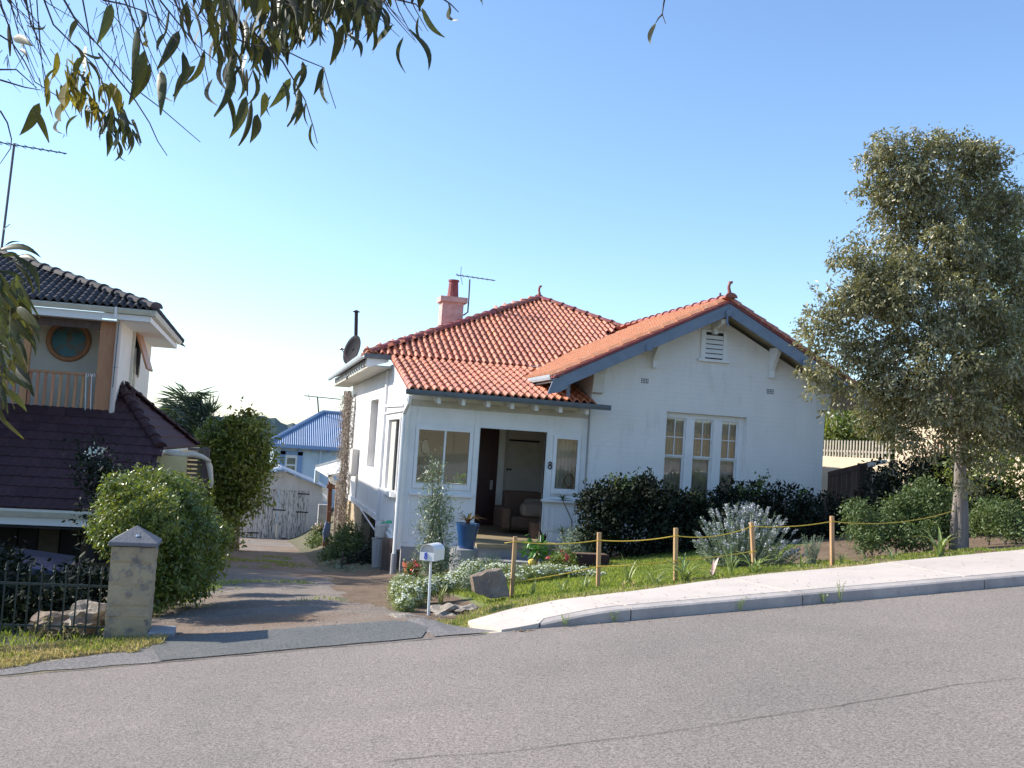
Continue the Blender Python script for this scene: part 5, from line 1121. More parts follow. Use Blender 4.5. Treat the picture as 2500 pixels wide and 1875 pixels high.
mb = MB(); mb.box(K(812, 1215, 29), K(818, 1300, 29.2)); 
cl = thing('blue_cloth', 'blue and pale cloth draped over a stump by the driveway', 'cloth', K(790, 1310, 27)); mb = MB(); mb.add([K(797, 1272, 27), K(808, 1282, 27), K(803, 1310, 27), K(791, 1322, 27), K(789, 1300, 26.9)], [(0, 4, 3, 2, 1)]); o_ = mb.build('cloth', M['denim'], cl); s_ = o_.modifiers.new('s', 'SOLIDIFY'); s_.thickness = .04
mb = MB(); mb.beam(K(795, 1300, 27.1), K(793, 1350, 27.1), .14, .14, up=(0, 1, 0)); mb.build('stump', M['timber_brown'], cl)
# under-porch things on the left side
jr = thing('plastic_drum', 'white plastic drum on a grey bin beside the porch side wall', 'drum', at(930, 1340, 19.4)); q = at(930, 1300, 19.4)
dz_ = q.z; mb = MB(); mb.lathe((q.x, 19.4, q.z-.10), [(.10, 0), (.12, .03), (.12, .24), (.09, .30), (.05, .32), (.05, .35), (.03, .35)], 16); mb.build('drum', M['jerry'], jr, smooth=False)
mb = MB(); mb.lathe((q.x, 19.4, q.z-.8), [(.12, 0), (.16, .66), (.17, .69), (.15, .69)], 14); mb.build('bin', M['conc_grey'], jr)
q = at(950, 1278, 18.8); mb = MB(); mb.lathe((q.x, 18.8, q.z), [(.05, 0), (.05, .05), (.02, .06)], 10); mb.tube([(q.x-.03, 18.8, q.z+.03), (q.x-.14, 18.85, q.z+.0)], .015, 6); tag(mb.build('green_cap', M['green_lid']), 'small green plastic funnel beside the white drum', 'funnel')
mb = MB()
for k in range(4): mb2 = MB()
mb.beam(at(950, 1290, 19.2), at(975, 1320, 18.3), .05, .03); mb.beam(at(945, 1300, 19.2), at(968, 1335, 18.3), .05, .03); mb.beam(at(940, 1292, 19.5), at(966, 1318, 18.6), .03, .02); tag(mb.build('timber_offcuts', M['white_paint']), 'bundle of painted timber offcuts leaning by the porch corner', 'timber')
for px, wd_ in ((936, .07), (950, .09), (962, .1)): pass
ps = thing('old_palings', 'grey timber palings standing under the porch side wall', 'palings', at(950, 1380, 18.6))
for k, px in enumerate((938, 948, 957)): q = at(px, 1330, 18.8-.2*k); mb = MB(); mb.box((q.x-.04, q.y, q.z-.75), (q.x+.04, q.y+.03, q.z+.12)); mb.build('paling', M['timber_grey'], ps)
# ------------------------------------------------------------------ vegetation helpers
def gpos(px, py, Y): p = at(px, py, Y); return Vector((p.x, p.y, zz(p.x, p.y)))
def el(px, py, Y, rx, ry, rd=None):
    """crown lobe: centre pixel at depth Y, radii in photo pixels"""
    p = at(px, py, Y); s_ = p.length/F_PX; return (tuple(p), (rx*s_, (rd if rd is not None else (rx+ry)/2)*s_, ry*s_))
# big tree on the right
TY = 12.0
tree = thing('shade_tree', 'tall small-leaved olive green tree with grey trunk beside the footpath on the right', 'tree', gpos(2345, 1325, TY))
tb = gpos(2345, 1325, TY); K = lambda px, py, dy=0: at(px, py, TY+dy)
mb = MB()
mb.tube([tb+Vector((0, 0, -.15)), tb+Vector((.0, 0, .05)), K(2342, 1240), K(2344, 1150), K(2352, 1060), K(2362, 960), K(2372, 860), K(2350, 760), K(2330, 640), K(2300, 520), K(2280, 440)],
        [.125, .10, .082, .078, .075, .07, .06, .052, .04, .025, .012], 12)
mb.tube([tb+Vector((.06, .0, -.1)), K(2356, 1260), K(2352, 1170)], [.07, .05, .04], 8); mb.tube([tb+Vector((-.09, .02, -.12)), K(2330, 1260), K(2340, 1160)], [.07, .045, .03], 8)
for pts, r in (([(2352, 1070), (2300, 1030), (2230, 1040), (2180, 1060)], .03), ([(2360, 980), (2280, 930), (2190, 900), (2110, 900)], .04), ([(2372, 870), (2430, 800), (2480, 720)], .04), ([(2365, 900), (2280, 820), (2180, 740), (2120, 690)], .035),
               ([(2345, 720), (2400, 620), (2440, 520)], .025), ([(2330, 650), (2260, 560), (2190, 500), (2160, 460)], .025), ([(2370, 990), (2440, 960), (2520, 930)], .04), ([(2190, 900), (2090, 880), (2040, 860)], .02)):
    mb.tube([K(x, y, random.uniform(-.3, .3) if i else 0) for i, (x, y) in enumerate(pts)], [r*(1-.2*i) for i in range(len(pts))], 7)
mb.build('trunk', M['trunk'], tree, smooth=True)
mb = MB(); mb.tube([K(2360, 960, -.1), K(2375, 1010, -.15), K(2378, 1080, -.1), K(2386, 1010, -.2), K(2372, 930, -.1)], .012, 5)
for k in range(7): x0_, y0_ = random.uniform(2220, 2480), random.uniform(700, 1000); mb.tube([K(x0_, y0_, -.6), K(x0_+random.uniform(-40, 40), y0_+random.uniform(-50, 30), -.7)], .010, 4)
mb.build('bare_twig', M['trunk'], tree, kind='stuff')
CR = [el(*a) for a in [(2190, 395, TY, 60, 50), (2260, 375, TY, 62, 42), (2345, 372, TY, 70, 44), (2420, 410, TY, 62, 66), (2160, 460, TY, 48, 66), (2135, 530, TY, 30, 36), (2230, 480, TY, 90, 70), (2320, 470, TY, 110, 80), (2400, 510, TY, 80, 70), (2240, 580, TY+.3, 80, 60), (2160, 620, TY+.2, 50, 40),
      (2075, 620, TY-.2, 48, 34), (2105, 660, TY-.2, 62, 44), (2180, 690, TY-.3, 80, 60), (2300, 620, TY-.2, 110, 80), (2400, 640, TY, 100, 90), (2470, 560, TY, 60, 90), (2060, 730, TY-.3, 46, 48), (2130, 760, TY-.3, 80, 64), (2230, 790, TY-.6, 90, 80), (2330, 760, TY-.5, 110, 90), (2450, 760, TY-.2, 100, 110),
      (2010, 800, TY-.2, 46, 46), (1995, 865, TY-.1, 34, 38), (2060, 850, TY-.3, 60, 54), (2130, 870, TY-.3, 66, 56), (2220, 900, TY-.5, 80, 66), (2320, 880, TY-.8, 100, 80), (2440, 900, TY-.6, 100, 100), (2015, 925, TY-.1, 34, 44), (2130, 960, TY-.3, 60, 46), (2215, 990, TY-.2, 62, 50), (2240, 1060, TY-.4, 46, 40),
      (2320, 970, TY-.8, 80, 66), (2400, 1010, TY-.7, 70, 80), (2480, 1010, TY-.4, 70, 120), (2395, 1110, TY-.6, 40, 52), (2145, 1020, TY, 56, 36), (2310, 1050, TY-.4, 46, 44), (2185, 1075, TY-.2, 40, 24)]]
foliage('crown', [(c_, (r[0]*.8, r[1]*.8, r[2]*.8)) for c_, r in CR], 22000, .062, .027, M['l_tree'], tree, droop=.35, per=14, spread=.07, fill=.3, wobk=.3)
foliage('leafy_spray', puffs(CR, 330, .13, .27, 5, .80), 88000, .060, .026, M['l_tree'], tree, droop=.5, per=14, spread=.035, fill=.5, wobk=.35)
foliage('hanging_spray', [el(2260, 1100, TY-.5, 22, 26), el(2030, 985, TY, 20, 26), el(2365, 1180, TY-.5, 26, 26), el(2090, 590, TY, 26, 18), el(2280, 345, TY, 40, 16), el(2345, 350, TY, 30, 14)], 1100, .06, .025, M['l_tree'], tree, droop=.8, per=12, spread=.06)
# tree to the right behind it
t2 = thing('dark_tree', 'dense dark green tree crown at the right edge behind the shade tree', 'tree', gpos(2470, 1290, 15))
mb = MB(); mb.tube([gpos(2470, 1290, 15)+Vector((.8, 0, -.2)), at(2510, 1000, 15), at(2520, 700, 15), at(2530, 500, 15)], [.16, .12, .08, .02], 9); mb.build('trunk', M['trunk'], t2)
foliage('crown', [el(2520, 560, 15, 90, 90), el(2560, 700, 15, 160, 160), el(2500, 850, 15, 130, 120), el(2470, 1040, 15, 140, 110), el(2440, 1150, 15, 130, 100), el(2540, 1180, 15, 120, 100), el(2600, 950, 15, 160, 160), el(2380, 1210, 15.4, 110, 60)], 26000, .085, .036, M['l_bush'], t2, droop=.3, per=14, spread=.11)
# young tree far right between houses
t3 = thing('far_tree', 'bright green leafy tree behind the picket fence right of the gable wall', 'tree', gpos(2060, 1150, 30))
mb = MB(); mb.tube([Vector(at(2050, 1150, 30)), Vector(at(2055, 1040, 30))], [.12, .05], 7); mb.build('trunk', M['trunk'], t3)
foliage('crown', [el(2060, 1055, 30, 60, 45), el(2110, 1030, 31, 70, 50), el(2020, 1090, 30, 30, 30), el(2150, 1090, 31, 60, 40)], 9000, .17, .08, M['l_bush'], t3, per=10, spread=.22)
# hedge in front of the gable room
hg = thing('dark_hedge', 'long dark clipped hedge in the shade below the triple window', 'hedge', gpos(1700, 1350, 16.3))
HC = [el(*a) for a in [(1490, 1220, 16.3, 62, 48), (1465, 1290, 16.1, 48, 60), (1560, 1225, 16.4, 70, 48), (1550, 1300, 16.2, 80, 62), (1640, 1245, 16.5, 70, 50), (1660, 1310, 16.3, 80, 58), (1720, 1270, 16.6, 70, 50), (1760, 1310, 16.4, 80, 58), (1820, 1235, 16.7, 80, 46), (1850, 1300, 16.5, 80, 58), (1920, 1240, 16.8, 70, 44), (1950, 1300, 16.6, 90, 60), (2030, 1270, 16.9, 80, 56), (2060, 1310, 16.8, 80, 55), (2130, 1290, 16.9, 60, 50)]]
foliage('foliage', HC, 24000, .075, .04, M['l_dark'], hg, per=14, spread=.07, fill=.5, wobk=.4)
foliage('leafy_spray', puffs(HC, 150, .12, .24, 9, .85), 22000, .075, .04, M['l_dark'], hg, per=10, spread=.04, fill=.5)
foliage('top_shoot', [el(1728, 1225, 16.5, 10, 14), el(1862, 1178, 16.5, 12, 16), el(1850, 1200, 16.5, 18, 10), el(1955, 1190, 16.5, 10, 14), el(1520, 1180, 16.3, 40, 6), el(1820, 1195, 16.5, 20, 8), el(1700, 1215, 16.5, 14, 8)], 420, .07, .045, M['l_shrub'], hg, per=9, spread=.05, kind='stuff')
mb = MB()
for k in range(14): q = gpos(1440+k*48, 1360, 16.4); mb.tube([q+Vector((0, 0, -.1)), q+Vector((random.uniform(-.1, .1), 0, .7))], [.03, .015], 5)
mb.build('stem', M['twig'], hg, kind='stuff')
for (px, py, r) in ((1415, 1290, 36),):
    sg = thing('grey_shrub', 'rounded grey-green shrub between the hedge and the porch', 'shrub', gpos(px, 1350, 16.2)); foliage('foliage', [el(px, 1325, 16.2, 42, 36), el(1395, 1345, 16.1, 30, 28)], 3600, .07, .012, M['l_grey'], sg, per=12, spread=.05)
    mb = MB(); q = gpos(px, 1350, 16.2); mb.tube([q, q+Vector((0, 0, .2))], .02, 5); mb.build('stem', M['twig'], sg)
# shrubs behind the path, right
for nm, lab, L_, n_ in (('pale_shrub', 'loose light green shrub spreading at the left foot of the shade tree', [(2130, 1285, 12.6, 52, 30), (2190, 1255, 12.6, 50, 34), (2270, 1235, 12.4, 50, 50), (2110, 1310, 12.3, 52, 32), (2210, 1300, 12.3, 80, 38), (2290, 1290, 12.3, 45, 34), (2085, 1250, 12.6, 25, 26)], 15000),
                        ('corner_shrub', 'sunlit green shrub at the right edge beside the soil bed', [(2455, 1270, 12.5, 38, 38), (2480, 1295, 12.3, 34, 26), (2415, 1260, 13, 40, 40)], 5000)):
    g_ = gpos(L_[0][0], L_[0][1]+50, L_[0][2]); t_ = thing(nm, lab, 'shrub', g_); foliage('foliage', [el(*a) for a in L_], n_//2, .045, .022, M['l_shrub'], t_, per=12, spread=.05, fill=.3); foliage('leafy_spray', puffs([el(*a) for a in L_], n_//180, .07, .15, 4, .85), n_*3//4, .045, .022, M['l_shrub'], t_, per=8, spread=.03, fill=.4)
    mb = MB(); 
    for k in range(6): q = gpos(L_[k % len(L_)][0], L_[k % len(L_)][1]+45, L_[k % len(L_)][2]); mb.tube([q, q+Vector((random.uniform(-.1, .1), 0, .4))], [.012, .006], 5)
    mb.build('stem', M['twig'], t_, kind='stuff')
dk_ = thing('dark_bush', 'dark overgrown bush in front of the brown picket fences', 'shrub', gpos(2250, 1250, 16)); foliage('foliage', [el(2230, 1190, 16, 90, 60), el(2310, 1170, 16, 70, 60), el(2160, 1230, 16, 60, 45), el(2260, 1240, 15.5, 90, 45), el(2400, 1230, 15, 80, 50)], 17000, .08, .04, M['l_dark'], dk_, per=12, spread=.08)
mb = MB(); q = gpos(2250, 1250, 16); mb.tube([q, q+Vector((0, 0, .6))], [.05, .02], 6); mb.build('stem', M['trunk'], dk_)
# fences and cream building on the right
tf = thing('paling_fence', 'weathered dark timber paling fence stepping up right of the gable wall', 'fence', gpos(2080, 1250, 19.5))
a0, a1 = at(2022, 1152, 20.5), at(2132, 1125, 18.6)
n = 9
for k in range(n):
    t0, t1 = k/n, (k+1)/n; p0, p1 = a0.lerp(a1, t0), a0.lerp(a1, t1-.006); mb = MB(); mb.prism([(p0.x, p0.y, -2.2), (p1.x, p1.y, -2.2), (p1.x, p1.y, p1.z), (p0.x, p0.y, p0.z)], (.01, .022, 0)); mb.build('paling', M['timber_grey'], tf)
mb = MB(); mb.beam(a0+Vector((0, -.03, -.06)), a1+Vector((0, -.03, -.06)), .05, .12); mb.build('rail', M['timber_grey'], tf)
mb = MB(); q = at(2098, 1160, 19); mb.box((q.x-.06, q.y-.1, -2), (q.x+.06, q.y, at(2098, 1131, 19).z)); mb.build('post', M['timber_grey'], tf)
b0, b1 = at(2135, 1133, 18.5), at(2205, 1165, 18.2)
for k in range(6):
    t0, t1 = k/6, (k+1)/6-.01; p0, p1 = b0.lerp(b1, t0), b0.lerp(b1, t1); mb = MB(); mb.prism([(p0.x, p0.y, -2.2), (p1.x, p1.y, -2.2), (p1.x, p1.y, b0.z-.25), (p0.x, p0.y, b0.z-.25)], (0, .022, 0)); mb.build('paling', M['timber_grey'], tf)
mb = MB(); mb.prism([at(2152, 1142, 18.2), at(2200, 1152, 18.2), at(2203, 1163, 18.2), at(2160, 1158, 18.2)], (0, .02, 0)); mb.build('corrugated_scrap', M['cloth'], tf)
mb = MB(); mb.prism([at(2138, 1124, 18.2), at(2165, 1122, 18.2), at(2168, 1128, 18.2), at(2140, 1136, 18.2)], (0, .3, -.05)); mb.build('tin_sheet', M['metal_white'], tf)
cw = thing('cream_brick_wall', 'low cream brick wall topped with pale pickets right of the gable', 'wall', gpos(2080, 1180, 24))
c0, c1 = atx(2000, 1113, 14.6), atx(2172, 1119, 14.6); c1.z = c0.z; mb = MB(); mb.prism([(c0.x, c0.y, -2.5), (c1.x, c1.y, -2.5), (c1.x, c1.y, c1.z), (c0.x, c0.y, c0.z)], (.22, 0, 0)); mb.build('brickwork', M['cream_brick_x'], cw)
me_ = None; h0 = at(2080, 1076, 24).z - at(2080, 1116, 24).z
mb = MB(); mb.box((-.01, -.028, 0), (.01, .028, h0*.93)); mb.prism([(-.01, -.028, h0*.93), (-.01, .028, h0*.93), (-.01, 0, h0)], (.02, 0, 0)); pm = mb.mesh('picket', [M['picket']])
for k in range(23): p = c0.lerp(c1, (k+.3)/23); inst('picket', pm, Matrix.Translation(p+Vector((.05, 0, 0))), cw)
mb = MB(); mb.beam(c0+Vector((.075, 0, h0*.35)), c1+Vector((.075, 0, h0*.35)), .03, .05); mb.build('rail', M['picket'], cw)
cbld = thing('cream_building', 'cream brick building showing through the shade tree', 'house', gpos(2250, 1200, 26)); c0, c1 = Vector((16.2, 23.0, 1.3)), Vector((16.2, 17.2, 1.3))
mb = MB(); mb.box((16.2, 17.2, -2), (22, 23.0, 1.7)); mb.build('wall', M['cream_brick_x'], cbld); mb = MB(); mb.prism([(15.9, 16.9, 1.7), (15.9, 23.3, 1.7), (19, 23.3, 3.0), (19, 16.9, 3.0)], (0, 0, .1)); mb.build('roof', M['tile_brown'], cbld)
for nm, lab, xs, yt, yb in (('picket_fence', 'tall brown picket panel in front of the cream building', (2284, 2326), 1072, 1130), ('picket_fence', 'short brown picket panel stepping down towards the hedge', (2238, 2280), 1112, 1150)):
    t_ = thing(nm, lab, 'fence', gpos(xs[0], yb, 21), 'brown picket panels'); q0, q1 = at(xs[0], yt, 21), at(xs[1], yt+3, 21); hh = q0.z-at(xs[0], yb+25, 21).z
    mb = MB(); mb.box((-.025, 0, -hh), (.025, .02, 0)); pm = mb.mesh('picket', [M['timber_brown']])
    for k in range(6): inst('picket', pm, Matrix.Translation(q0.lerp(q1, k/5.4)), t_)
    mb = MB(); mb.beam(q0+Vector((0, .035, -.09)), q1+Vector((0, .035, -.09)), .03, .05); mb.beam(q0+Vector((0, .035, -.45)), q1+Vector((0, .035, -.45)), .03, .05); mb.build('rail', M['timber_brown'], t_)

# ------------------------------------------------------------------ left side planting
lb_ = thing('arching_shrub', 'large green shrub with sunlit arching fronds behind the gate pillar', 'shrub', gpos(400, 1480, 11.5))
BL = [el(*a) for a in [(330, 1230, 11.5, 70, 45), (400, 1215, 11.8, 62, 50), (350, 1290, 11.2, 85, 50), (290, 1290, 10.9, 45, 30), (430, 1290, 11.8, 75, 70), (400, 1380, 11.5, 60, 80), (460, 1270, 12.6, 46, 56), (475, 1350, 12.6, 48, 72), (440, 1400, 12, 55, 70), (505, 1330, 13.6, 42, 70), (300, 1200, 11, 40, 20), (455, 1200, 12.4, 40, 30), (380, 1440, 11.3, 35, 50), (370, 1185, 12, 40, 25)]]
foliage('foliage', BL, 24000, .05, .026, M['l_bush'], lb_, droop=.3, per=14, spread=.06, fill=.4, wobk=.4)
foliage('leafy_spray', puffs(BL, 110, .09, .19, 8, .85), 26000, .048, .024, M['l_bush'], lb_, droop=.4, per=12, spread=.03, fill=.5)
P = []; D = []
for k in range(80):                                          # arching outer fronds
    x0_, y0_ = random.uniform(290, 450), random.uniform(1180, 1300); s_ = random.uniform(35, 80)
    for j in range(44):
        t = j/43; p = at(x0_-s_*t*1.1, y0_+s_*(-.25*t+1.0*t*t), 10.9+.3*math.sin(k)); P.append(tuple(p+Vector((random.gauss(0, .012), random.gauss(0, .03), random.gauss(0, .012))))); D.append((-.5+random.gauss(0, .7), random.gauss(0, .6), -.5+random.gauss(0, .6)))
n = len(P); leaf_mesh('frond', np.array(P), np.array(D), unit(n)+np.array([0, 0, .8]), .042, .018, M['l_bush'], lb_)
mb = MB()
for k in range(9): q = gpos(345+k*12, 1470, 11.6+k*.1); mb.tube([q+Vector((0, 0, -.1)), q+Vector((random.uniform(-.1, .1), 0, .6)), q+Vector((random.uniform(-.2, .2), .1, 1.1))], [.03, .02, .008], 6)
mb.build('stem', M['trunk'], lb_)
vb = thing('dark_creeper', 'dark leafy creeper growing up over the brown lower roof', 'creeper', gpos(260, 1440, 14))
foliage('foliage', [el(240, 1150, 16.5, 50, 26), el(250, 1200, 16.5, 36, 40), el(270, 1270, 15, 44, 50), el(225, 1110, 17.6, 24, 14), el(290, 1180, 16, 30, 30)], 2300, .08, .04, M['l_dark'], vb, per=7, spread=.13, fill=.1)
foliage('blossom', [el(232, 1110, 17, 20, 22), el(255, 1150, 16.6, 40, 22), el(60, 1118, 17, 6, 6)], 90, .04, .04, M['flower_w'], vb, per=5, spread=.03)
yd = thing('yard_shrub', 'shadowed shrub in the front yard behind the iron fence', 'shrub', gpos(60, 1500, 11))
foliage('foliage', [el(20, 1450, 11, 60, 50), el(120, 1470, 10.6, 70, 34), el(200, 1440, 11.5, 50, 50), el(-20, 1400, 12, 60, 50)], 6500, .07, .035, M['l_dark'], yd, per=10, spread=.07)
mb = MB(); q = gpos(60, 1500, 11); mb.tube([q, q+Vector((0, 0, .4))], .03, 6); mb.build('stem', M['twig'], yd)
ft = thing('fruit_tree', 'rounded green fruit tree standing left of the garage', 'tree', gpos(560, 1340, 27))
mb = MB(); mb.tube([gpos(570, 1340, 27)-Vector((0, 0, .2)), at(575, 1230, 27), at(590, 1100, 27), at(598, 1010, 27)], [.16, .12, .07, .02], 8)
for a_ in ((530, 1080), (640, 1100), (560, 1040), (620, 1180), (510, 1160)): mb.tube([at(578, 1190, 27), at(*a_, 27)], [.06, .02], 6)
mb.build('trunk', M['trunk'], ft)
foliage('crown', [el(*a) for a in [(535, 1060, 27, 34, 30), (620, 1075, 27, 38, 34), (570, 1100, 27, 62, 48), (605, 1125, 27, 42, 44), (540, 1130, 27, 42, 55), (585, 1180, 27, 56, 44), (600, 1170, 26.6, 40, 36), (555, 1230, 27, 48, 46), (570, 1250, 27, 30, 34), (545, 1070, 27, 34, 28), (540, 1300, 26, 42, 60), (598, 1016, 27, 14, 16), (588, 1048, 27, 30, 20)]], 9000, .11, .055, M['l_bush'], ft, per=12, spread=.17, fill=.3, wobk=.5)
FT = [el(*a) for a in [(535, 1065, 27, 36, 30), (608, 1070, 27, 36, 34), (570, 1100, 27, 54, 42), (605, 1140, 27, 40, 42), (535, 1150, 27, 42, 52), (580, 1200, 27, 46, 42), (550, 1240, 27, 42, 42)]]
foliage('leafy_spray', puffs(FT, 90, .22, .42, 12, .85), 15000, .11, .055, M['l_bush'], ft, per=10, spread=.08, fill=.5)
foliage('new_shoot', [el(598, 1010, 27, 9, 12), el(625, 1036, 27, 10, 12), el(565, 1040, 27, 10, 10), el(612, 1052, 27, 14, 10)], 200, .14, .07, M['l_gum_y'], ft, per=8, spread=.08, kind='stuff')
# palm
pm_ = thing('palm_tree', 'feathery palm with one drooping curled frond beyond the brown roof', 'palm', at(455, 1200, 40))
mb = MB(); mb.tube([at(452, 1230, 40), at(455, 1110, 40)], [.25, .2], 10); mb.build('trunk', M['trunk'], pm_)
def frond(pts, parent, Y, lw, n=95, side=1):
    P = []; D = []; Pp = [at(x, y, Y+random.uniform(-.3, .3)) for x, y in pts]
    m_ = MB(); m_.tube(Pp, [.05]+[.03]*(len(Pp)-2)+[.012], 5)
    for i in range(n):
        t = i/(n-1)*(len(Pp)-1); j = min(int(t), len(Pp)-2); p = Pp[j].lerp(Pp[j+1], t-j); d = (Pp[j+1]-Pp[j]).normalized()
        for s_ in (-1, 1):
            q = d.cross(Vector((0, 1, 0)))*s_; P.append(tuple(p)); D.append(tuple(d*.55+q*.8+Vector((random.gauss(0, .15), random.gauss(0, .35), -.6+random.gauss(0, .15)))))
    m_.build('frond_stem', M['l_palm'], parent); k_ = len(P); o_ = leaf_mesh('frond', np.array(P), np.array(D), unit(k_)+np.array([0, -1, .5]), lw*RNG.uniform(.7, 1.1, k_), lw*.05, M['l_palm'], parent, True); 
for pts in ([(455, 1110), (450, 1040), (458, 990), (475, 972), (490, 985), (492, 1010)], [(455, 1110), (440, 1040), (445, 985), (465, 958), (490, 960)], [(455, 1110), (430, 1060), (428, 1000), (440, 962)], [(455, 1110), (480, 1060), (515, 1040), (545, 1035)],
            [(455, 1110), (500, 1085), (540, 1080)], [(455, 1110), (425, 1080), (405, 1060)], [(455, 1110), (470, 1050), (500, 1020), (520, 1010)], [(455, 1110), (440, 1130), (420, 1150)], [(455, 1110), (480, 1120), (510, 1150)]): frond(pts, pm_, 40, .95)
# bushes along the white house's left side
for nm, lab, L_, n_, mt in (('leafy_shrub', 'bright green leafy shrub against the limestone foundation', [(835, 1340, 23, 38, 34), (850, 1310, 23.4, 26, 30), (815, 1370, 22.5, 34, 26), (862, 1360, 22.6, 28, 34)], 6500, 'l_shrub'),
                            ('shaded_shrub', 'dark shrub in shade below the porch side wall', [(880, 1385, 20.8, 40, 34), (915, 1370, 20.2, 26, 44), (850, 1405, 21, 40, 24), (925, 1400, 20, 22, 30)], 6500, 'l_dark'),
                            ('grey_groundcover', 'low grey-green plants spreading at the driveway edge', [(830, 1412, 19.8, 34, 16), (860, 1425, 19, 34, 14), (795, 1395, 21, 20, 12)], 3200, 'l_grey'),
                            ('flowering_shrub', 'small shrub with dry pink flower heads near the garage corner', [(783, 1305, 29, 16, 20), (775, 1325, 28, 22, 12)], 1400, 'l_shrub')):
    t_ = thing(nm, lab, 'shrub', gpos(L_[0][0], L_[0][1]+35, L_[0][2])); foliage('foliage', [el(*a) for a in L_], n_, .075, .035, M[mt], t_, per=10, spread=.07)
    if nm == 'flowering_shrub': foliage('flower', [el(783, 1290, 29, 16, 8)], 120, .07, .06, M['pinkish'], t_, per=5, spread=.05)
    mb = MB(); q = gpos(L_[0][0], L_[0][1]+35, L_[0][2]); mb.tube([q, q+Vector((0, 0, .3))], .02, 5); mb.build('stem', M['twig'], t_)

# ------------------------------------------------------------------ front garden things
# posts and rope
posts = [((1250, 1442), (1258, 1310), 11.0), ((1461, 1425), (1463, 1300), 10.9), ((1650, 1420), (1650, 1289), 10.55), ((1843, 1380), (1835, 1276), 10.75), ((2033, 1368), (2031, 1260), 10.9)]
ws = ['leftmost of the rope fence, beside the big brown rock', 'second from the left, standing in the open lawn', 'standing among strappy leaves left of the lavender bush', 'leaning in front of the lavender bush, tied with a rope knot', 'rightmost and shortest looking, left of the pale shrub']
TOPS = []
for (b, t, Y), w_ in zip(posts, ws):
    B_ = at(*b, Y); T_ = at(*t, Y); th_ = thing('fence_post', 'raw timber garden stake '+w_, 'post', B_, 'timber stakes of the rope fence')
    mb = MB(); mb.beam(B_-Vector((0, 0, .12)), T_, .042, .042, up=(0, 1, 0)); mb.build('stake', M['post'], th_, bevel=.002); TOPS.append((B_, T_))
def rope(name, label, pts, grp=True):
    mb = MB(); mb.tube(pts, .0062, 6); tag(mb.build(name, M['rope'], None, smooth=True), label, 'rope', 'yellow ropes strung between the stakes')
def sag(a, b, s_, n=12): return [Vector(a).lerp(Vector(b), i/n)-Vector((0, 0, s_*4*(i/n)*(1-i/n))) for i in range(n+1)]
tp = [at(1258, 1322, 10.97), at(1461, 1319, 10.87), at(1650, 1308, 10.52), at(1836, 1285, 10.72), at(2031, 1273, 10.87), at(2335, 1245, 11.85)]
pts = [at(1232, 1326, 10.97)]
for i, (a, b) in enumerate(zip(tp, tp[1:])): pts += sag(a, b, [.035, .03, .06, .03, .09][i])[0 if i == 0 else 1:]
rope('upper_rope', 'upper yellow rope sagging from stake to stake and on to the tree trunk', pts)
lp_ = [at(1260, 1420, 10.97), at(1461, 1383, 10.87), at(1650, 1369, 10.52), at(1838, 1346, 10.72)]
pts = []
for a, b in zip(lp_, lp_[1:]): pts += sag(a, b, .012)[(1 if pts else 0):]
pts += [at(1830, 1352, 10.68)]
rope('lower_rope', 'lower yellow rope of the stake fence ending in a knot at the leaning stake', pts)
mb = MB()
for q in tp[1:5] + lp_[3:]: mb.tube([q+Vector((-.024, -.028, 0)), q+Vector((.024, -.028, .004)), q+Vector((.024, .022, 0))], .007, 5)
tag(mb.build('rope_knot', M['rope'], None), 'yellow rope turns wrapped round the timber stakes', 'rope')
# big brown rock, low rocks
bm_c = at(1198, 1425, 10.75)
mb = MB(); K = lambda px, py, Y: at(px, py, Y)
prof = [K(1152, 1408, 10.7), K(1160, 1450, 10.65), K(1200, 1462, 10.6), K(1246, 1456, 10.65), K(1238, 1415, 10.8), K(1224, 1391, 10.85), K(1190, 1397, 10.8)]
bm = bmesh.new(); fr_ = [bm.verts.new(p) for p in prof]; bk = [bm.verts.new(p+Vector((.02, .24, -.01))) for p in prof]; bm.faces.new(fr_); bm.faces.new(bk[::-1])
for i in range(len(prof)): bm.faces.new([fr_[i], bk[i], bk[(i+1) % len(prof)], fr_[(i+1) % len(prof)]])
bmesh.ops.recalc_face_normals(bm, faces=bm.faces[:]); bmesh.ops.triangulate(bm, faces=bm.faces[:]); 
for _ in range(3): bmesh.ops.subdivide_edges(bm, edges=bm.edges[:], cuts=1, use_grid_fill=True)
bmesh.ops.smooth_vert(bm, verts=bm.verts[:], factor=.4, use_axis_x=True, use_axis_y=True, use_axis_z=True)
for v in bm.verts: v.co += Vector((noise.noise(v.co*9), noise.noise(v.co*9+Vector((9, 0, 0))), noise.noise(v.co*9+Vector((0, 9, 0)))))*.022 + Vector((1, 1, 1))*noise.noise(v.co*30)*.004
me = bpy.data.meshes.new('rock'); bm.to_mesh(me); bm.free(); me.materials.append(M['rock']); o = bpy.data.objects.new('rock', me); COL.objects.link(o); tag(o, 'large upright brown rock with slanting top left of the first stake', 'rock')
q = gpos(1095, 1468, 10.5); rock('rock', 'low pale rock outcrop right of the letterbox post', (q.x, 10.55, q.z+.0), (.20, .17, .085), 'rock_pale', 2, amp=.7)
q = gpos(1145, 1460, 10.45); rock('rock', 'flat layered rock between the outcrop and the upright rock', (q.x, 10.5, q.z+.0), (.17, .15, .06), 'rock_pale', 7, amp=.7)
q = gpos(985, 1515, 9.7); rock('rock', 'flat buff rock sunk in the grass at the driveway corner', (q.x, 9.75, q.z-.01), (.12, .14, .03), 'rock_pale', 9, amp=.4)
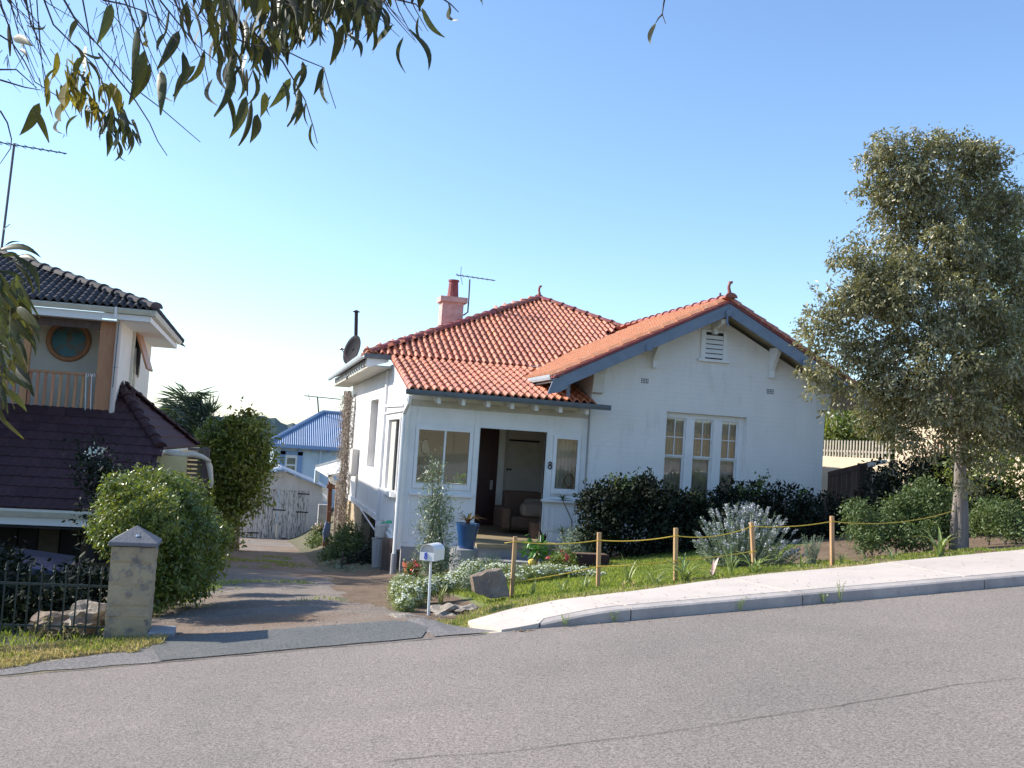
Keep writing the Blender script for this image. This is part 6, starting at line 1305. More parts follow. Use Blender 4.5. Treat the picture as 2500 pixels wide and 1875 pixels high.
# letterbox with its number
mbx = at(1047, 1483, 10.3); mt_ = thing('letterbox', 'white metal letterbox with rounded top and blue number on a thin post', 'letterbox', mbx)
t0 = at(1052, 1366, 10.3); mb = MB(); mb.tube([mbx-Vector((0, 0, .1)), Vector((t0.x, 10.3, t0.z))], .014, 10); mb.build('post', M['metal_white'], mt_)
# body: frame turned so that front faces left-front
ang = math.radians(-33); ux = Vector((math.cos(ang), math.sin(ang), 0)); uy = Vector((-math.sin(ang), math.cos(ang), 0)); W2, H1, L2 = .082, .105, .25
bc = Vector((t0.x+.01, 10.3, t0.z+.0))
pr = [(-W2, 0), (W2, 0), (W2, H1)] + [(math.cos(a)*W2, H1+math.sin(a)*W2*.75) for a in np.linspace(.2, math.pi-.2, 9)] + [(-W2, H1)]
def bp_(x, y, z): return bc + ux*x + uy*y + Vector((0, 0, z))
mb = MB(); n_ = len(pr); f0_ = -.13
ring0 = [bp_(x, f0_, z) for x, z in pr]; ring1 = [bp_(x, .13, z) for x, z in pr]
mb.add(ring0+ring1, [(i, i+n_, (i+1) % n_+n_, (i+1) % n_) for i in range(n_)] + [tuple(range(2*n_-1, n_-1, -1))]); ob_ = mb.build('box', M['metal_white'], mt_); s_ = ob_.modifiers.new('s', 'SOLIDIFY'); s_.thickness = .003
mb = MB(); mb.prism([bp_(-W2+.003, f0_-.004, .0), bp_(W2-.003, f0_-.004, .0), bp_(W2-.003, f0_-.004, H1*.80), bp_(-W2+.003, f0_-.004, H1*.80)], uy*.004); mb.build('front_panel', M['metal_white'], mt_)
mb = MB(); mb.prism([bp_(x*.97, f0_+.03, z) for x, z in pr], uy*.002); mb.build('slot_back', M['meter'], mt_)
q0 = bp_(-.012, f0_-.008, .012); mb = MB()
for cz, r in ((.020, .017), (.051, .0145)): mb.tube([q0+ux*(math.cos(a)*r*.8)+Vector((0, 0, cz+math.sin(a)*r)) for a in np.linspace(0, 6.2832, 15)], .0055, 5, cap=False)
mb.build('numeral', M['ink_blue'], mt_)
# blue pot on its plinth
pp_ = at(1138, 1338, 16.6); zt_ = at(1135, 1277, 16.6).z; pot = thing('blue_pot', 'large blue glazed pot holding a spiky bromeliad on the concrete plinth', 'plant pot', pp_)
h_ = zt_-pp_.z; mb = MB(); mb.lathe(pp_, [(.125, 0), (.13, .01), (.165, h_*.55), (.195, h_*.93), (.205, h_*.95), (.205, h_), (.185, h_), (.18, h_-.05)], 28); mb.build('pot', M['blue_pot'], pot, smooth=False)
mb = MB(); mb.lathe(pp_+Vector((0, 0, h_-.06)), [(.18, 0), (.17, .02)], 20); mb.build('soil', M['soil'], pot)
random.seed(5); mb = MB()
for k in range(26): strap(mb, pp_+Vector((0, 0, h_-.04)), k*2.4, random.uniform(.2, .36), .045, random.uniform(.35, .9), up=random.uniform(.7, 1.1))
mb.build('foliage', mat('bromeliad_leaf', c(.09,.11,.05), c(.18,.10,.06), 5, rough=.4, island=.3, trans=.2), pot)
mb = MB(); z0_ = gpos(1135, 1385, 16.6).z; mb.lathe((pp_.x-.03, 16.62, z0_-.1), [(.24, 0), (.24, pp_.z-z0_+.085), (.225, pp_.z-z0_+.097)], 28); tag(mb.build('plinth', M['conc_grey']), 'round grey concrete plinth under the blue pot', 'plinth')
# terracotta pot with red flowers
tq = at(1003, 1408, 15.2); tp_ = thing('terracotta_pot', 'terracotta pot with red geranium flowers left of the silver shrub', 'plant pot', tq)
mb = MB(); mb.lathe(tq-Vector((0, 0, .05)), [(.09, 0), (.12, .20), (.14, .20), (.145, .26), (.12, .26), (.115, .22)], 20); mb.build('pot', M['terracotta'], tp_)
foliage('foliage', [el(1015, 1385, 15.1, 20, 12)], 160, .06, .055, M['l_shrub'], tp_, per=8, spread=.04); foliage('flower', [el(1022, 1378, 15, 9, 7), el(1012, 1386, 15, 6, 5)], 90, .035, .035, M['flower_r'], tp_, per=9, spread=.02)
# silver shrub
ss_ = gpos(1065, 1420, 14.5); sv = thing('silver_shrub', 'tall silvery green shrub in front of the left porch window', 'shrub', ss_)
foliage('foliage', [el(*a) for a in [(1062, 1135, 14.5, 12, 18), (1060, 1180, 14.5, 18, 26), (1072, 1215, 14.5, 24, 26), (1050, 1240, 14.5, 24, 26), (1078, 1265, 14.5, 28, 28), (1052, 1290, 14.5, 36, 26), (1066, 1330, 14.5, 42, 34), (1050, 1370, 14.5, 38, 32), (1090, 1375, 14.5, 26, 28), (1060, 1405, 14.5, 34, 22)]], 5200, .058, .015, M['l_olive'], sv, droop=-.35, per=9, spread=.07, fill=.1, wobk=.8)
mb = MB()
for k in range(12): mb.tube([ss_+Vector((random.uniform(-.1, .1), 0, -.05)), at(1062+random.uniform(-22, 22), 1330, 14.5), at(1062+random.uniform(-14, 14), 1180+random.uniform(-40, 60), 14.5)], [.012, .008, .003], 5)
mb.build('stem', M['twig'], sv)
# alyssum
M['l_alys'] = mat('alyssum_leaf', c(.20,.25,.09), c(.28,.31,.14), 5, rough=.6, island=.3, hue=.5, trans=.3)
def flower_bed(name, label, spots, n_l, n_f, Yr=.25):
    t_ = thing(name, label, 'flowers', gpos(spots[0][0], spots[0][1]+20, spots[0][2])); L_ = [el(*a) for a in spots]
    foliage('foliage', L_, n_l, .035, .009, M['l_alys'], t_, per=12, spread=.03, fill=.35)
    P, O = clump_points(L_, n_f, 1, .01, .9); P[:, 2] += .012; mb = MB(); ico = [Vector(v) for v in ((0, 0, 1), (.9, 0, .3), (.28, .86, .3), (-.73, .53, .3), (-.73, -.53, .3), (.28, -.86, .3), (0, 0, -.3))]
    V = []; Fc = []
    for i, p in enumerate(P):
        if O[i][2] < -.25: continue
        r = random.uniform(.009, .019); b_ = len(V); V += [tuple(Vector(p)+q*r) for q in ico]
        for j in range(5): Fc += [(b_, b_+1+j, b_+1+(j+1) % 5), (b_+6, b_+1+(j+1) % 5, b_+1+j)]
    mb.add(V, Fc); o_ = mb.build('flower', M['flower_w'], t_); o_['kind'] = 'stuff'; return t_
flower_bed('alyssum', 'mound of white alyssum spilling over the driveway corner below the letterbox', [(985, 1430, 11.6, 28, 20), (1000, 1460, 11, 30, 26), (985, 1480, 10.6, 22, 18), (1030, 1440, 11.4, 34, 20), (975, 1450, 11.2, 20, 22), (1075, 1430, 11.6, 34, 18)], 15000, 1500)
flower_bed('alyssum', 'white alyssum row along the back of the lawn', [(1120, 1420, 12.6, 36, 22), (1150, 1395, 13, 30, 20), (1220, 1392, 13.2, 44, 12), (1290, 1398, 13.2, 46, 13), (1350, 1396, 13.3, 46, 14), (1410, 1400, 13.3, 40, 13), (1455, 1408, 13.2, 26, 11), (1250, 1412, 12.8, 30, 8)], 15000, 1900)
lv_ = thing('small_lavender', 'small rounded lavender tuft behind the upright rock', 'shrub', gpos(1190, 1400, 14)); foliage('foliage', [el(1195, 1380, 14, 30, 18), el(1150, 1420, 12.4, 20, 20)], 2600, .05, .008, M['l_grey'], lv_, per=10, spread=.03)
mb = MB(); q = gpos(1190, 1400, 14); mb.tube([q, q+Vector((0, 0, .1))], .015, 5); mb.build('stem', M['twig'], lv_)
# rosemary-lavender bush
rb0 = gpos(1815, 1395, 12.4); rb_ = thing('lavender_bush', 'big rounded lavender bush with pale flower spikes behind the leaning stake', 'shrub', rb0)
random.seed(21); P = []; D = []; FP = []; FD = []; st_ = MB()
for k in range(250):
    a = random.random()*2*math.pi; e = random.uniform(.1, 1.52); L_ = .72*(.78+.22*math.sin(e))*random.uniform(.75, 1.08)
    d = Vector((math.cos(a)*math.cos(e)*1.10, math.sin(a)*math.cos(e), math.sin(e)*1.0)).normalized(); p0 = rb0+Vector((d.x*.2, d.y*.15, .02)); tip = p0+d*L_*Vector((1, 1, 1)).x; mid = p0.lerp(tip, .5)+Vector((0, 0, -.04)); tip += Vector((0, 0, .09))
    st_.tube([p0, mid, tip], [.006, .005, .002], 4)
    for j in range(52):
        t = .25+.75*j/51; p = (p0.lerp(mid, t*2) if t < .5 else mid.lerp(tip, t*2-1)); P.append(tuple(p)); dd = (tip-mid).normalized()*.9+Vector((random.gauss(0, .6), random.gauss(0, .6), random.gauss(0, .5))); D.append(tuple(dd))
    if random.random() < .8 and e > .25:
        for j in range(26):
            t = 1-.20*random.random(); FP.append(tuple(mid.lerp(tip, t)+Vector((random.gauss(0, .009), random.gauss(0, .009), .0)))); FD.append((random.gauss(0, .6), random.gauss(0, .6), .5+random.random()))
st_.build('stem', M['l_grey'], rb_); leaf_mesh('foliage', np.array(P), np.array(D), unit(len(P)), .045, .0095, M['l_grey'], rb_, True); leaf_mesh('flower_spike', np.array(FP), np.array(FD), unit(len(FP)), .024, .019, M['flower_l'], rb_, True)
r2 = gpos(1980, 1375, 11.6); t_ = thing('small_rosemary', 'small upright rosemary plant left of the rightmost stake', 'shrub', r2); P = []; D = []; st_ = MB()
for k in range(26):
    a = random.random()*6.28; d = Vector((math.cos(a)*.28, math.sin(a)*.28, 1)).normalized(); L_ = random.uniform(.22, .42); st_.tube([r2+Vector((d.x*.15, d.y*.15, 0)), r2+d*L_], [.005, .002], 4)
    for j in range(60): t = random.random(); P.append(tuple(r2+Vector((d.x*.12, d.y*.12, 0))+d*L_*t)); D.append(tuple(d*.7+Vector((random.gauss(0, .5), random.gauss(0, .5), random.gauss(0, .3)))))
st_.build('stem', M['l_grey'], t_); leaf_mesh('foliage', np.array(P), np.array(D), unit(len(P)), .028, .005, M['l_grey'], t_, True)
# strappy plants: each its own clump
specs = [(1428, 1432, 10.95, 9, .30, .016, .35, 'tall thin clump left of the second stake'), (1375, 1440, 10.9, 8, .22, .014, .6, 'thin loose clump in the lawn between the first two stakes'), (1305, 1445, 10.9, 7, .30, .012, .3, 'slender clump just right of the first stake'),
         (1535, 1424, 11.0, 11, .36, .014, .2, 'upright reedy clump in the lawn between second and third stakes'), (1670, 1432, 10.35, 30, .42, .024, .85, 'largest arching clump at the foot of the third stake'), (1600, 1428, 10.4, 16, .30, .02, .95, 'spreading clump left of the third stake'),
         (1785, 1413, 10.45, 15, .36, .018, .4, 'upright clump left of the leaning stake'), (1842, 1405, 10.5, 19, .36, .022, .95, 'wide arching clump at the foot of the leaning stake'), (1950, 1388, 10.7, 10, .32, .018, .6, 'open clump between the leaning stake and the rightmost stake'),
         (2058, 1372, 10.8, 10, .26, .016, .8, 'small clump just right of the rightmost stake'), (2118, 1362, 10.75, 8, .26, .016, 1.1, 'sprawling clump in the soil in front of the pale shrub'), (2175, 1354, 10.8, 8, .34, .016, .7, 'narrow clump halfway between the rightmost stake and the tree'),
         (2295, 1342, 10.9, 14, .44, .042, .6, 'broad leaved clump at the foot of the shade tree'), (1075, 1435, 11.2, 10, .30, .014, .3, 'yellow-green reedy clump behind the letterbox rocks'), (1385, 1360+60, 11.6, 5, .32, .012, .2, 'few tall blades behind the lawn left of the second stake')]
random.seed(31)
for px, py, Y, nb, ln, wd_, ar, lab in specs:
    q = gpos(px, py, Y); t_ = thing('strap_leaf_plant', 'strap-leaved '+lab, 'plant', q, 'strap-leaved garden plants')
    mb = MB()
    for k in range(nb): strap(mb, q+Vector((random.uniform(-.03, .03), random.uniform(-.03, .03), -.02)), random.random()*6.28, ln*1.15*random.uniform(.6, 1.15), wd_*1.3, ar*random.uniform(.4, 1.2), up=random.uniform(.7, 1.05))
    mb.build('foliage', M['l_strap'], t_)
br = gpos(1738, 1418, 10.4); t_ = thing('bract_plant', 'small plant with upright cream and pink bract between third and leaning stakes', 'plant', br)
mb = MB(); strap(mb, br, .4, .32, .05, .25, up=1.0); strap(mb, br, 1.0, .26, .04, .2); mb.build('bract', M['pinkish'], t_); mb = MB()
for k in range(5): strap(mb, br, k*1.3+2.5, .2, .02, .9)
mb.build('foliage', M['grass_dry'], t_)
for px, py, Y, lab in ((1545, 1428, 10.4, 'cut leaf stump sprouting in the lawn edge right of the reedy clump'), (1597-75, 1432, 10.5, 'short cut stump with dry tips in the lawn edge')):
    q = gpos(px, py, Y); t_ = thing('cut_plant', lab, 'plant', q); mb = MB()
    for k in range(6): strap(mb, q, k*1.1, random.uniform(.08, .15), .03, .3)
    mb.build('foliage', M['grass_dry'], t_)
# dracaena and broad-leaf plants by the right porch panel
dr0 = gpos(1393, 1400, 16.9); dr = thing('dracaena', 'spiky dracaena with three leaf heads in front of the narrow porch window', 'plant', dr0)
hd = [at(1374, 1222, 16.9), at(1372, 1302, 16.7), at(1392, 1330, 17.1)]; mb = MB()
mb.tube([dr0, at(1396, 1330, 16.9), at(1396, 1270, 16.9), hd[0]], [.018, .014, .012, .01], 6); mb.tube([dr0, at(1388, 1340, 16.8), hd[1]], [.015, .012, .01], 6); mb.tube([dr0+Vector((.05, 0, 0)), at(1412, 1245, 17)], [.01, .006], 5); mb.build('stem', M['trunk'], dr)
mb = MB()
for h_i, q in enumerate(hd[:2]):
    for k in range(30):
        a = random.random()*6.28; strap(mb, q, a, random.uniform(.22, .34), .020, random.uniform(.3, 1.3), up=random.uniform(-.1, .9))
mb.build('foliage', mat('dracaena_leaf', c(.04,.075,.035), c(.09,.13,.07), 6, rough=.35, trans=.15), dr)
ll = thing('broad_leaf_plant', 'bright broad-leaved plant at the right end of the porch step', 'plant', gpos(1305, 1395, 15.8))
foliage('foliage', [el(1310, 1335, 15.8, 26, 10), el(1322, 1350, 15.8, 22, 14), el(1300, 1340, 15.8, 16, 8)], 110, .15, .06, M['l_lily'], ll, per=5, spread=.05, curl=.3) if False else foliage('foliage', [el(1310, 1335, 15.8, 26, 10), el(1322, 1350, 15.8, 22, 14)], 120, .13, .055, M['l_lily'], ll, per=5, spread=.05)
mb = MB(); g0 = gpos(1305, 1395, 15.8)
for px in (1300, 1312, 1320): mb.tube([g0, at(px, 1345, 15.8)], .012, 5)
mb.build('stem', M['post'], ll)
mb = MB(); blob(mb, at(1298, 1372, 15.4), (.06, .06, .05), 2, 1, .2); tag(mb.build('yellow_flower', M['flower_y']), 'single pale yellow flower head in front of the porch step', 'flower')
rs = thing('rose_bush', 'small rose bush with pink blooms in front of the hedge end', 'shrub', gpos(1365, 1400, 14.6)); foliage('foliage', [el(1345, 1378, 14.6, 14, 12), el(1370, 1380, 14.6, 26, 14), el(1385, 1372, 14.8, 20, 14)], 1200, .05, .03, M['l_bush'], rs, per=8, spread=.05)
foliage('flower', [el(1333, 1364, 14.5, 4, 4), el(1370, 1352, 14.5, 3, 3), el(1383, 1362, 14.5, 3, 3)], 60, .035, .035, M['flower_r'], rs, per=10, spread=.015); mb = MB(); q = gpos(1365, 1400, 14.6); mb.tube([q, q+Vector((0, 0, .2))], .01, 5); mb.build('stem', M['twig'], rs)
sn = thing('dark_strap_plant', 'dark upright sword-leaved plant at the right door jamb', 'plant', at(1325, 1340, 17.5)); mb = MB()
for k in range(7): strap(mb, at(1325, 1345, 17.5), k*.9, random.uniform(.3, .5), .07, .12)
mb.build('foliage', M['l_dark'], sn)
tw = gpos(1445, 1395, 15.2); tt_ = thing('terracotta_trough', 'terracotta trough in the shade at the end of the hedge', 'plant pot', tw); mb = MB(); mb.box((tw.x-.35, 15.1, tw.z-.05), (tw.x+.25, 15.35, tw.z+.2)); mb.build('trough', M['tile_brown'], tt_, bevel=.01); mb = MB(); mb.box((tw.x-.32, 15.12, tw.z+.2), (tw.x+.22, 15.33, tw.z+.205)); mb.build('soil', M['soil'], tt_)

# ------------------------------------------------------------------ grass and weeds
def scatter(n, x0, x1, y0, y1, ok):
    out = []
    while len(out) < n:
        x, y = random.uniform(x0, x1), random.uniform(y0, y1)
        if ok(x, y): out.append((x, y, zz(x, y)))
    return np.array(out)
random.seed(41)
def front_edge(x): return 9.42 if x < joints[0][1]-.02 else ye(x)+.02
nz = lambda x, y, s_=1.7: noise.noise(Vector((x*s_, y*s_, 7)))
lw = scatter(52000, 1.6, 9.0, 9.3, 16.3, lambda x, y: y > front_edge(x) and region(x, y) == 'lawn' and random.random() < (1 if y > front_edge(x)+.5 else .75))
blades('lawn_grass', lw, .045, .008, M['grass'], lean=.5, kind='stuff')
fe = scatter(9000, 1.3, 7.4, 9.3, 11.2, lambda x, y: front_edge(x)-.05-.05*nz(x, y, 4) < y < front_edge(x)+.55+.3*nz(x, y) and (region(x, y) in ('lawn', 'garden_bed')))
blades('edge_grass', fe, .04, .008, M['grass_dry'], lean=.8, kind='stuff')
vg = scatter(15000, -2.7, -.62, 8.55, 9.5, lambda x, y: y > 8.62 + .30*sstep(-2.3, -1.1, x) + .14*nz(x, y, 3) + (.25 if x > -.8 else 0))
blades('verge_grass', vg, .045, .007, M['grass_dry'], lean=.9, kind='stuff')
vg2 = scatter(1500, -2.7, -.7, 9.0, 9.5, lambda x, y: nz(x, y, 2.2) > -.05); blades('green_verge_grass', vg2, .055, .008, M['grass'], lean=.6, kind='stuff')
bd = scatter(3600, 6.2, 9.6, 9.9, 12.0, lambda x, y: y > ye(x)+.02 and nz(x, y, 2.5) > .02); blades('bed_weeds', bd, .05, .012, M['grass'], lean=1.1, kind='stuff')
dv = scatter(2200, -1.2, 2.2, 12, 24, lambda x, y: region(x, y) == 'driveway' and nz(x, y, .8)+.3*nz(x, y, 4) > .30); blades('driveway_grass', dv, .05, .014, M['grass'], lean=1, kind='stuff')
ly = scatter(3500, -4.5, -1.2, 9.5, 12.5, lambda x, y: True); blades('yard_grass', ly, .07, .012, M['grass'], lean=.7, kind='stuff')
# stones and litter on the drive and the verge
mb = MB()
for k in range(520):
    if k < 320: x, y = random.uniform(-1.0, 2.3), 9.45+random.random()**1.5*9
    else: x, y = random.uniform(-2.6, -.6), random.uniform(8.6, 9.3)
    r = random.uniform(.005, .017); z = zz(x, y); a = random.random()*6
    V = [Vector((x+math.cos(a+t)*r*random.uniform(.7, 1.2), y+math.sin(a+t)*r, z)) for t in (0, 1.57, 3.14, 4.71)]+[Vector((x, y, z+r*.7))]
    mb.add(V, [(0, 1, 4), (1, 2, 4), (2, 3, 4), (3, 0, 4)])
M['pebble'] = mat('pebbles', c(.35,.31,.27), c(.22,.17,.13), 20, rough=.9, island=.4); mb.build('loose_stones', M['pebble'], kind='stuff')
# tall dry weeds on the verge and in the kerb joints
for px, py, Y, s_, lab in ((80, 1545, 9.3, .28, 'tall dry seeded weed at the left end of the verge'), (118, 1548, 9.3, .16, 'short dry weed left of the pillar'), (148, 1550, 9.3, .17, 'dry weed stalk midway along the iron fence'), (178, 1550, 9.32, .19, 'dry weed stalk close to the pillar')):
    q = gpos(px, py, Y); t_ = thing('dry_weed', lab, 'weed', q, 'dry weeds on the verge'); mb = MB(); P = []
    for k in range(5):
        e_ = q+Vector((random.uniform(-.09, .12)*s_/.2, random.uniform(-.04, .04), s_*random.uniform(.6, 1.1))); mb.tube([q, q.lerp(e_, .5)+Vector((random.uniform(-.02, .02), 0, .02)), e_], [.003, .002, .0015], 4); P += [tuple(e_-Vector((0, 0, .008*j))) for j in range(6)]
    mb.build('stalk', M['grass_dry'], t_); n = len(P); leaf_mesh('seed_head', np.array(P), unit(n)+np.array([0, 0, .5]), unit(n), .018, .008, M['grass_dry'], t_, True)
for px, py, s_, lab in ((1382, 1537, .10, 'green weed in the kerb at the ramp end'), (1500, 1520, .09, 'pale weed at the first kerb joint'), (1808, 1497, .12, 'leafy weed at the kerb below the lavender bush'), (2012, 1470, .11, 'thin weed on the kerb, first of the right pair'), (2052, 1466, .20, 'taller weed on the kerb, second of the right pair')):
    q = at(px, py, 8.48); q.z = zroad(q.x, 8.48); t_ = thing('kerb_weed', lab, 'weed', q, 'weeds growing along the kerb'); mb = MB(); P = []; 
    for k in range(6):
        e_ = q+Vector((random.uniform(-.05, .05), random.uniform(-.02, .05), s_*random.uniform(.6, 1.15))); mb.tube([q, e_], [.002, .0012], 4); P += [tuple(q.lerp(e_, random.uniform(.3, 1))) for j in range(7)]
    mb.build('stalk', M['l_strap'], t_); n = len(P); leaf_mesh('foliage', np.array(P), unit(n), unit(n), .02, .008, M['l_strap'], t_, True)
q = at(1290, 1543, 8.42); mb = MB()
P = np.array([(q.x+random.gauss(0, .09), 8.45+random.gauss(0, .015), zroad(q.x, 8.45)+random.random()*.012) for k in range(90)]); leaf_mesh('gutter_litter', P, unit(90)*np.array([1, 1, .2]), np.array([[0, 0, 1.]]*90)+unit(90)*.4, .03, .012, M['litter'], None, True, kind='stuff')

# ------------------------------------------------------------------ gum tree overhead
gum = thing('gum_tree', 'gum tree whose drooping leafy twigs hang into the top of the view', 'tree', (-5.2, 1.2, -2.2))
mb = MB(); mb.tube([(-5.2, 1.2, -2.4), (-5.1, 1.2, 0), (-4.9, 1.3, 2), (-4.3, 1.6, 3.6), (-3.4, 2.2, 4.2), (-1.8, 3.2, 3.9), (-.4, 3.9, 3.3), (.6, 4.3, 2.9)], [.3, .26, .2, .13, .09, .06, .035, .015], 10)
mb.tube([(-4.3, 1.6, 3.6), (-3.6, 2.6, 3.0), (-2.6, 3.4, 2.4), (-2.3, 3.6, 1.9)], [.09, .05, .03, .015], 8); mb.tube([(-1.8, 3.2, 3.9), (-1.0, 4.0, 3.2), (.2, 4.6, 3.0), (1.4, 4.6, 2.6)], [.05, .03, .02, .008], 6)
mb.build('trunk', M['trunk'], gum, smooth=True)
def gleaf(name, w_, bend, twist):
    mb = MB(); V = []; n = 9
    for i in range(n):
        t = i/(n-1); w2 = w_*math.sin(math.pi*min(1, t**.75*1.0))**.85*(1-.35*t) + .002; x = bend*math.sin(math.pi*t*.9)*.22; y = twist*t*t*.12
        V += [(x-w2, y+.01, -t), (x, y, -t), (x+w2, y+.01+twist*.03, -t)]
    mb.add(V, [(3*i+k, 3*i+k+1, 3*i+k+4, 3*i+k+3) for i in range(n-1) for k in (0, 1)])
    return mb.mesh(name, [M['l_gum']], smooth=True)
GLM = [gleaf('leaf', w_, b, t) for w_, b, t in ((.085, .8, 1), (.105, -.6, -1), (.065, 1.1, .5), (.13, .3, 1), (.055, -1, -.5))]
GLY = [m_.copy() for m_ in GLM]
for m_ in GLY: m_.materials[0] = M['l_gum_y']
nleaf = [0]; extra = []
def hang(px0, py0, px1, py1, dist, k=None, young=False, rot=None):
    A = atd(px0, py0, dist); B = atd(px1, py1, dist*random.uniform(.97, 1.03)); ln = (B-A).length; z = (A-B).normalized()
    vv = FW.normalized(); x = vv.cross(z).normalized(); y = z.cross(x); me = (GLY if young else GLM)[k if k is not None else random.randrange(5)]
    R = Matrix((x, y, z)).transposed().to_4x4() @ Matrix.Rotation(rot if rot is not None else random.uniform(-1.1, 1.1), 4, 'Z') @ Matrix.Diagonal((ln, ln, ln, 1))
    Mx = Matrix.Translation(A) @ R
    if nleaf[0] < 296: inst('leaf', me, Mx, gum); nleaf[0] += 1
    else: extra.append((me, Mx))
random.seed(77)
TW = MB()
def twig(pts, dist, r=.0035):
    TW.tube([atd(x, y, dist+.03*math.sin(i)) for i, (x, y) in enumerate(pts)], [r*(1-.6*i/(len(pts)-1)) for i in range(len(pts))], 5)
D0 = 3.5
for pts in ([(140, -30), (180, 40), (232, 102), (300, 178), (345, 228), (390, 262), (440, 305), (489, 347)], [(240, 130), (285, 190), (330, 245), (365, 300), (385, 345), (408, 380)], [(100, -20), (130, 60), (180, 110), (235, 165), (250, 200), (262, 258)],
            [(-10, 80), (30, 105), (60, 150), (85, 200), (140, 235), (170, 290)], [(-10, 170), (40, 170), (90, 215)], [(0, 195), (60, 213), (100, 220)], [(60, -20), (75, 60), (100, 110), (125, 160)], [(150, -10), (190, 60), (228, 100)], [(420, -10), (455, 60), (475, 110), (500, 160), (510, 210)],
            [(390, 0), (430, 50), (480, 110), (540, 160)], [(560, 0), (580, 60), (610, 110)], [(0, 270), (18, 300), (28, 340), (26, 362), (0, 400)], [(250, 0), (300, 10), (345, 25), (395, 50)], [(370, 0), (390, 55), (440, 125)], [(0, 10), (20, 60), (35, 120), (60, 170)], [(500, 20), (560, 90), (620, 110), (690, 120), (740, 145), (790, 165), (805, 220), (820, 265)],
            [(620, 80), (690, 150), (720, 200), (745, 245), (765, 310), (775, 350)], [(200, -10), (215, 70), (225, 130), (250, 190)], [(300, -10), (330, 60), (355, 130), (380, 200)], [(950, -5), (1015, 10), (1040, 40)], [(1070, -10), (1100, 10), (1120, 30)], [(1623, -5), (1620, 12), (1617, 35), (1625, 58)], [(1617, 35), (1607, 45), (1601, 56)]):
    twig(pts, D0+random.uniform(-.2, .3))
for k in range(60):
    x0_ = random.uniform(-20, 640) if k < 42 else random.uniform(600, 1000); y0_ = -20; dx = random.uniform(20, 110); dy = random.uniform(60, 260)*(1 if x0_ < 560 else .5)
    twig([(x0_, y0_), (x0_+dx*.3, y0_+dy*.4), (x0_+dx*.7, y0_+dy*.75), (x0_+dx, y0_+dy)], D0+random.uniform(-.4, .7), .0024)
for k in range(90):
    x0_ = random.uniform(0, 560); y0_ = random.uniform(0, 200); twig([(x0_, y0_), (x0_+random.uniform(-25, 35), y0_+random.uniform(15, 60))], D0+random.uniform(-.3, .4), .0014)
TW.build('twig', M['twig'], gum, kind='stuff')
EX_ = [(272, 8, 230, 100, 3), (335, 65, 305, 192, 3), (352, 122, 302, 250, 3), (366, 155, 318, 240, 3), (391, 170, 377, 272, 3), (411, 24, 387, 88, 0), (404, 80, 386, 132, 1), (436, 74, 376, 157, 3), (446, 124, 412, 222, 0), (405, 190, 431, 252, 4), (212, 148, 234, 216, 2), (192, 48, 180, 108, 1), (95, 252, 40, 335, 3), (80, 262, 110, 350, 3),
       (20, 58, 12, 136, 3), (30, 92, 66, 112, 3), (60, 88, 70, 115, 1), (46, 120, 60, 152, 0), (342, 22, 330, 64, 0), (205, 130, 243, 143, 1), (64, 61, 106, 58, 4), (500, 120, 440, 205, 0), (478, 160, 436, 256, 1), (560, 150, 506, 268, 0), (520, 190, 540, 262, 4), (548, 220, 555, 326, 0), (602, 234, 562, 334, 3), (612, 248, 567, 350, 0), (629, 278, 612, 337, 3), (646, 226, 634, 296, 3), (662, 232, 664, 286, 4),
       (710, 190, 656, 264, 3), (690, 200, 690, 270, 0), (738, 148, 706, 218, 0), (728, 216, 688, 298, 0), (752, 158, 732, 250, 4), (738, 250, 714, 305, 3), (745, 262, 729, 316, 4), (787, 165, 760, 230, 3), (790, 190, 812, 252, 4), (794, 158, 811, 258, 4), (748, 245, 764, 315, 4), (762, 300, 781, 368, 4), (300, 265, 330, 312, 1), (305, 325, 333, 358, 2), (272, 260, 252, 336, 3), (282, 300, 248, 350, 4), (240, 262, 232, 330, 2), (316, 310, 302, 366, 0), (286, 358, 310, 392, 4),
       (835, 60, 794, 158, 3), (850, 90, 826, 165, 4), (845, 80, 873, 128, 0), (910, 60, 897, 126, 0), (960, 60, 919, 133, 1), (985, 90, 994, 182, 4), (1000, 70, 1043, 157, 0), (1030, 20, 1079, 90, 1), (1022, 40, 1042, 108, 4), (1100, 10, 1130, 52, 4), (1094, 5, 1094, 42, 0), (1150, -10, 1181, 21, 0), (1601, 55, 1594, 115, 1), (155, 325, 149, 338, 2), (150, 285, 160, 330, 4)]
for a, b, c2, d, k in EX_: hang(a, b, c2, d, D0+random.uniform(-.15, .3), k, rot=random.uniform(-.6, .6))
for k in range(70):
    x = random.gauss(190, 42); y = random.triangular(110, 320, 230); hang(x, y-random.uniform(15, 30), x+random.uniform(-25, 22), y+random.uniform(20, 45), D0+random.uniform(-.1, .3), young=k % 4 != 0)
for k in range(26): x = random.uniform(230, 330); y = random.uniform(250, 310)+(x-230)*.3; hang(x, y, x+random.uniform(-12, 14), y+random.uniform(35, 70), D0+random.uniform(-.1, .2))
for k in range(5): hang(348+k*3, 50+k*12, 358+k*2, 76+k*12, D0, 1, young=True)
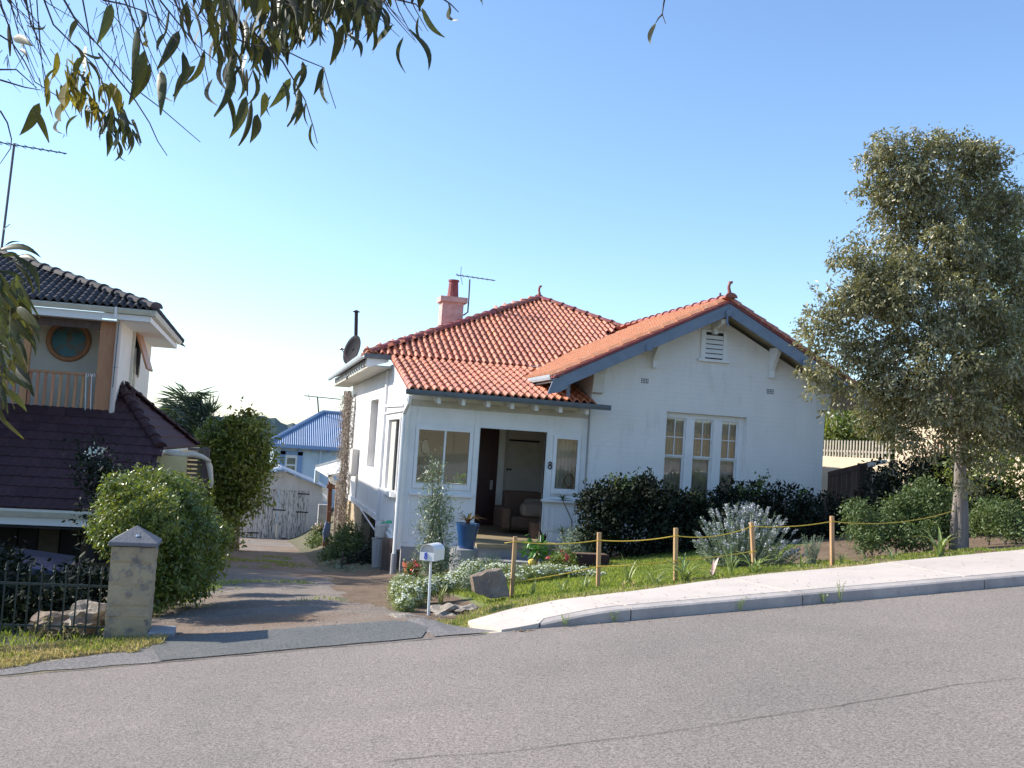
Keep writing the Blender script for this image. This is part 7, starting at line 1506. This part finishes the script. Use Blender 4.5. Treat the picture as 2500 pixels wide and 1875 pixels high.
# low spray at the left edge
for k in range(120):
    y = random.triangular(590, 1040, 800); x = random.uniform(-70, 30)+22*math.sin((y-600)/90); dx = random.uniform(5, 55); hang(x, y, x+dx, y+random.uniform(40, 95), 2.9+random.uniform(-.2, .4), random.choice((0, 1, 3, 3)))
for a in ((-10, 610, 85, 627), (0, 625, 70, 640), (10, 600, 52, 590), (20, 640, 78, 640), (-5, 660, 60, 700), (30, 700, 72, 735), (10, 560, 20, 540)): hang(a[0], a[1], a[2], a[3], 2.9, 0, rot=.3)
env = lambda x: 60+190*math.exp(-((x-590)/110)**2) + 60*math.exp(-((x-830)/130)**2) - (40 if x > 930 else 0)
for k in range(330):
    x = random.triangular(430, 1040, 720); y1 = random.uniform(-5, max(30, env(x))); ln = random.uniform(60, 115); hang(x+random.uniform(-22, 28), y1-ln, x, y1, D0+random.uniform(-.2, .9))
TW = MB(); twig([(-60, 560), (-20, 640), (-5, 760), (5, 880), (0, 1000)], 2.95, .006); twig([(-40, 600), (15, 625), (60, 660)], 2.9, .003); TW.build('twig', M['twig'], gum, kind='stuff')
if extra:
    mb = MB()
    for me, Mx in extra: mb.add([Mx @ v.co for v in me.vertices], [tuple(f.vertices) for f in me.polygons])
    mb.build('leaves', M['l_gum'], gum, smooth=True, kind='stuff')

# two unseen trees added left of the view to shade yard and lower roof
for nm, (tx, ty, tz), rr, lab in (('added_yard_tree', (-9.0, 14.0, 1.9), (1.5, 1.0, 1.3), 'broad unseen tree added left of the view to shade the front yard'), ('added_roof_tree', (-9.6, 20.6, 3.2), (2.8, 1.7, 2.4), 'leafy unseen tree added beside the two storey house to shade the lower roof')):
    t_ = thing(nm, lab, 'tree', (tx, ty, zg(tx, ty))); mb = MB(); mb.tube([(tx, ty, zg(tx, ty)-.2), (tx+.1, ty, 0), (tx, ty, tz+.8)], [.22, .16, .05], 9); mb.build('trunk', M['trunk'], t_)
    foliage('crown', [((tx, ty, tz), rr), ((tx+.7, ty-.2, tz-.8), (1.2, .9, 1.2)), ((tx-.8, ty+.4, tz-.2), (1.4, 1.0, 1.3))], 14000, .2, .1, M['l_bush'], t_, per=10, spread=.2, fill=.3, simple=True)

# ------------------------------------------------------------------ the other side of the street, behind the camera
ow = thing('retaining_wall', 'limestone retaining wall across the street from the cottage', 'wall', (2, -7, -2))
for k in range(30): x = -22+k*1.6; mb = MB(); z = zroad(x, -2)+.2; mb.box((x, -7.4, z-.6), (x+1.57, -7, z+1.1)); mb.build('stone', M['lime'], ow)
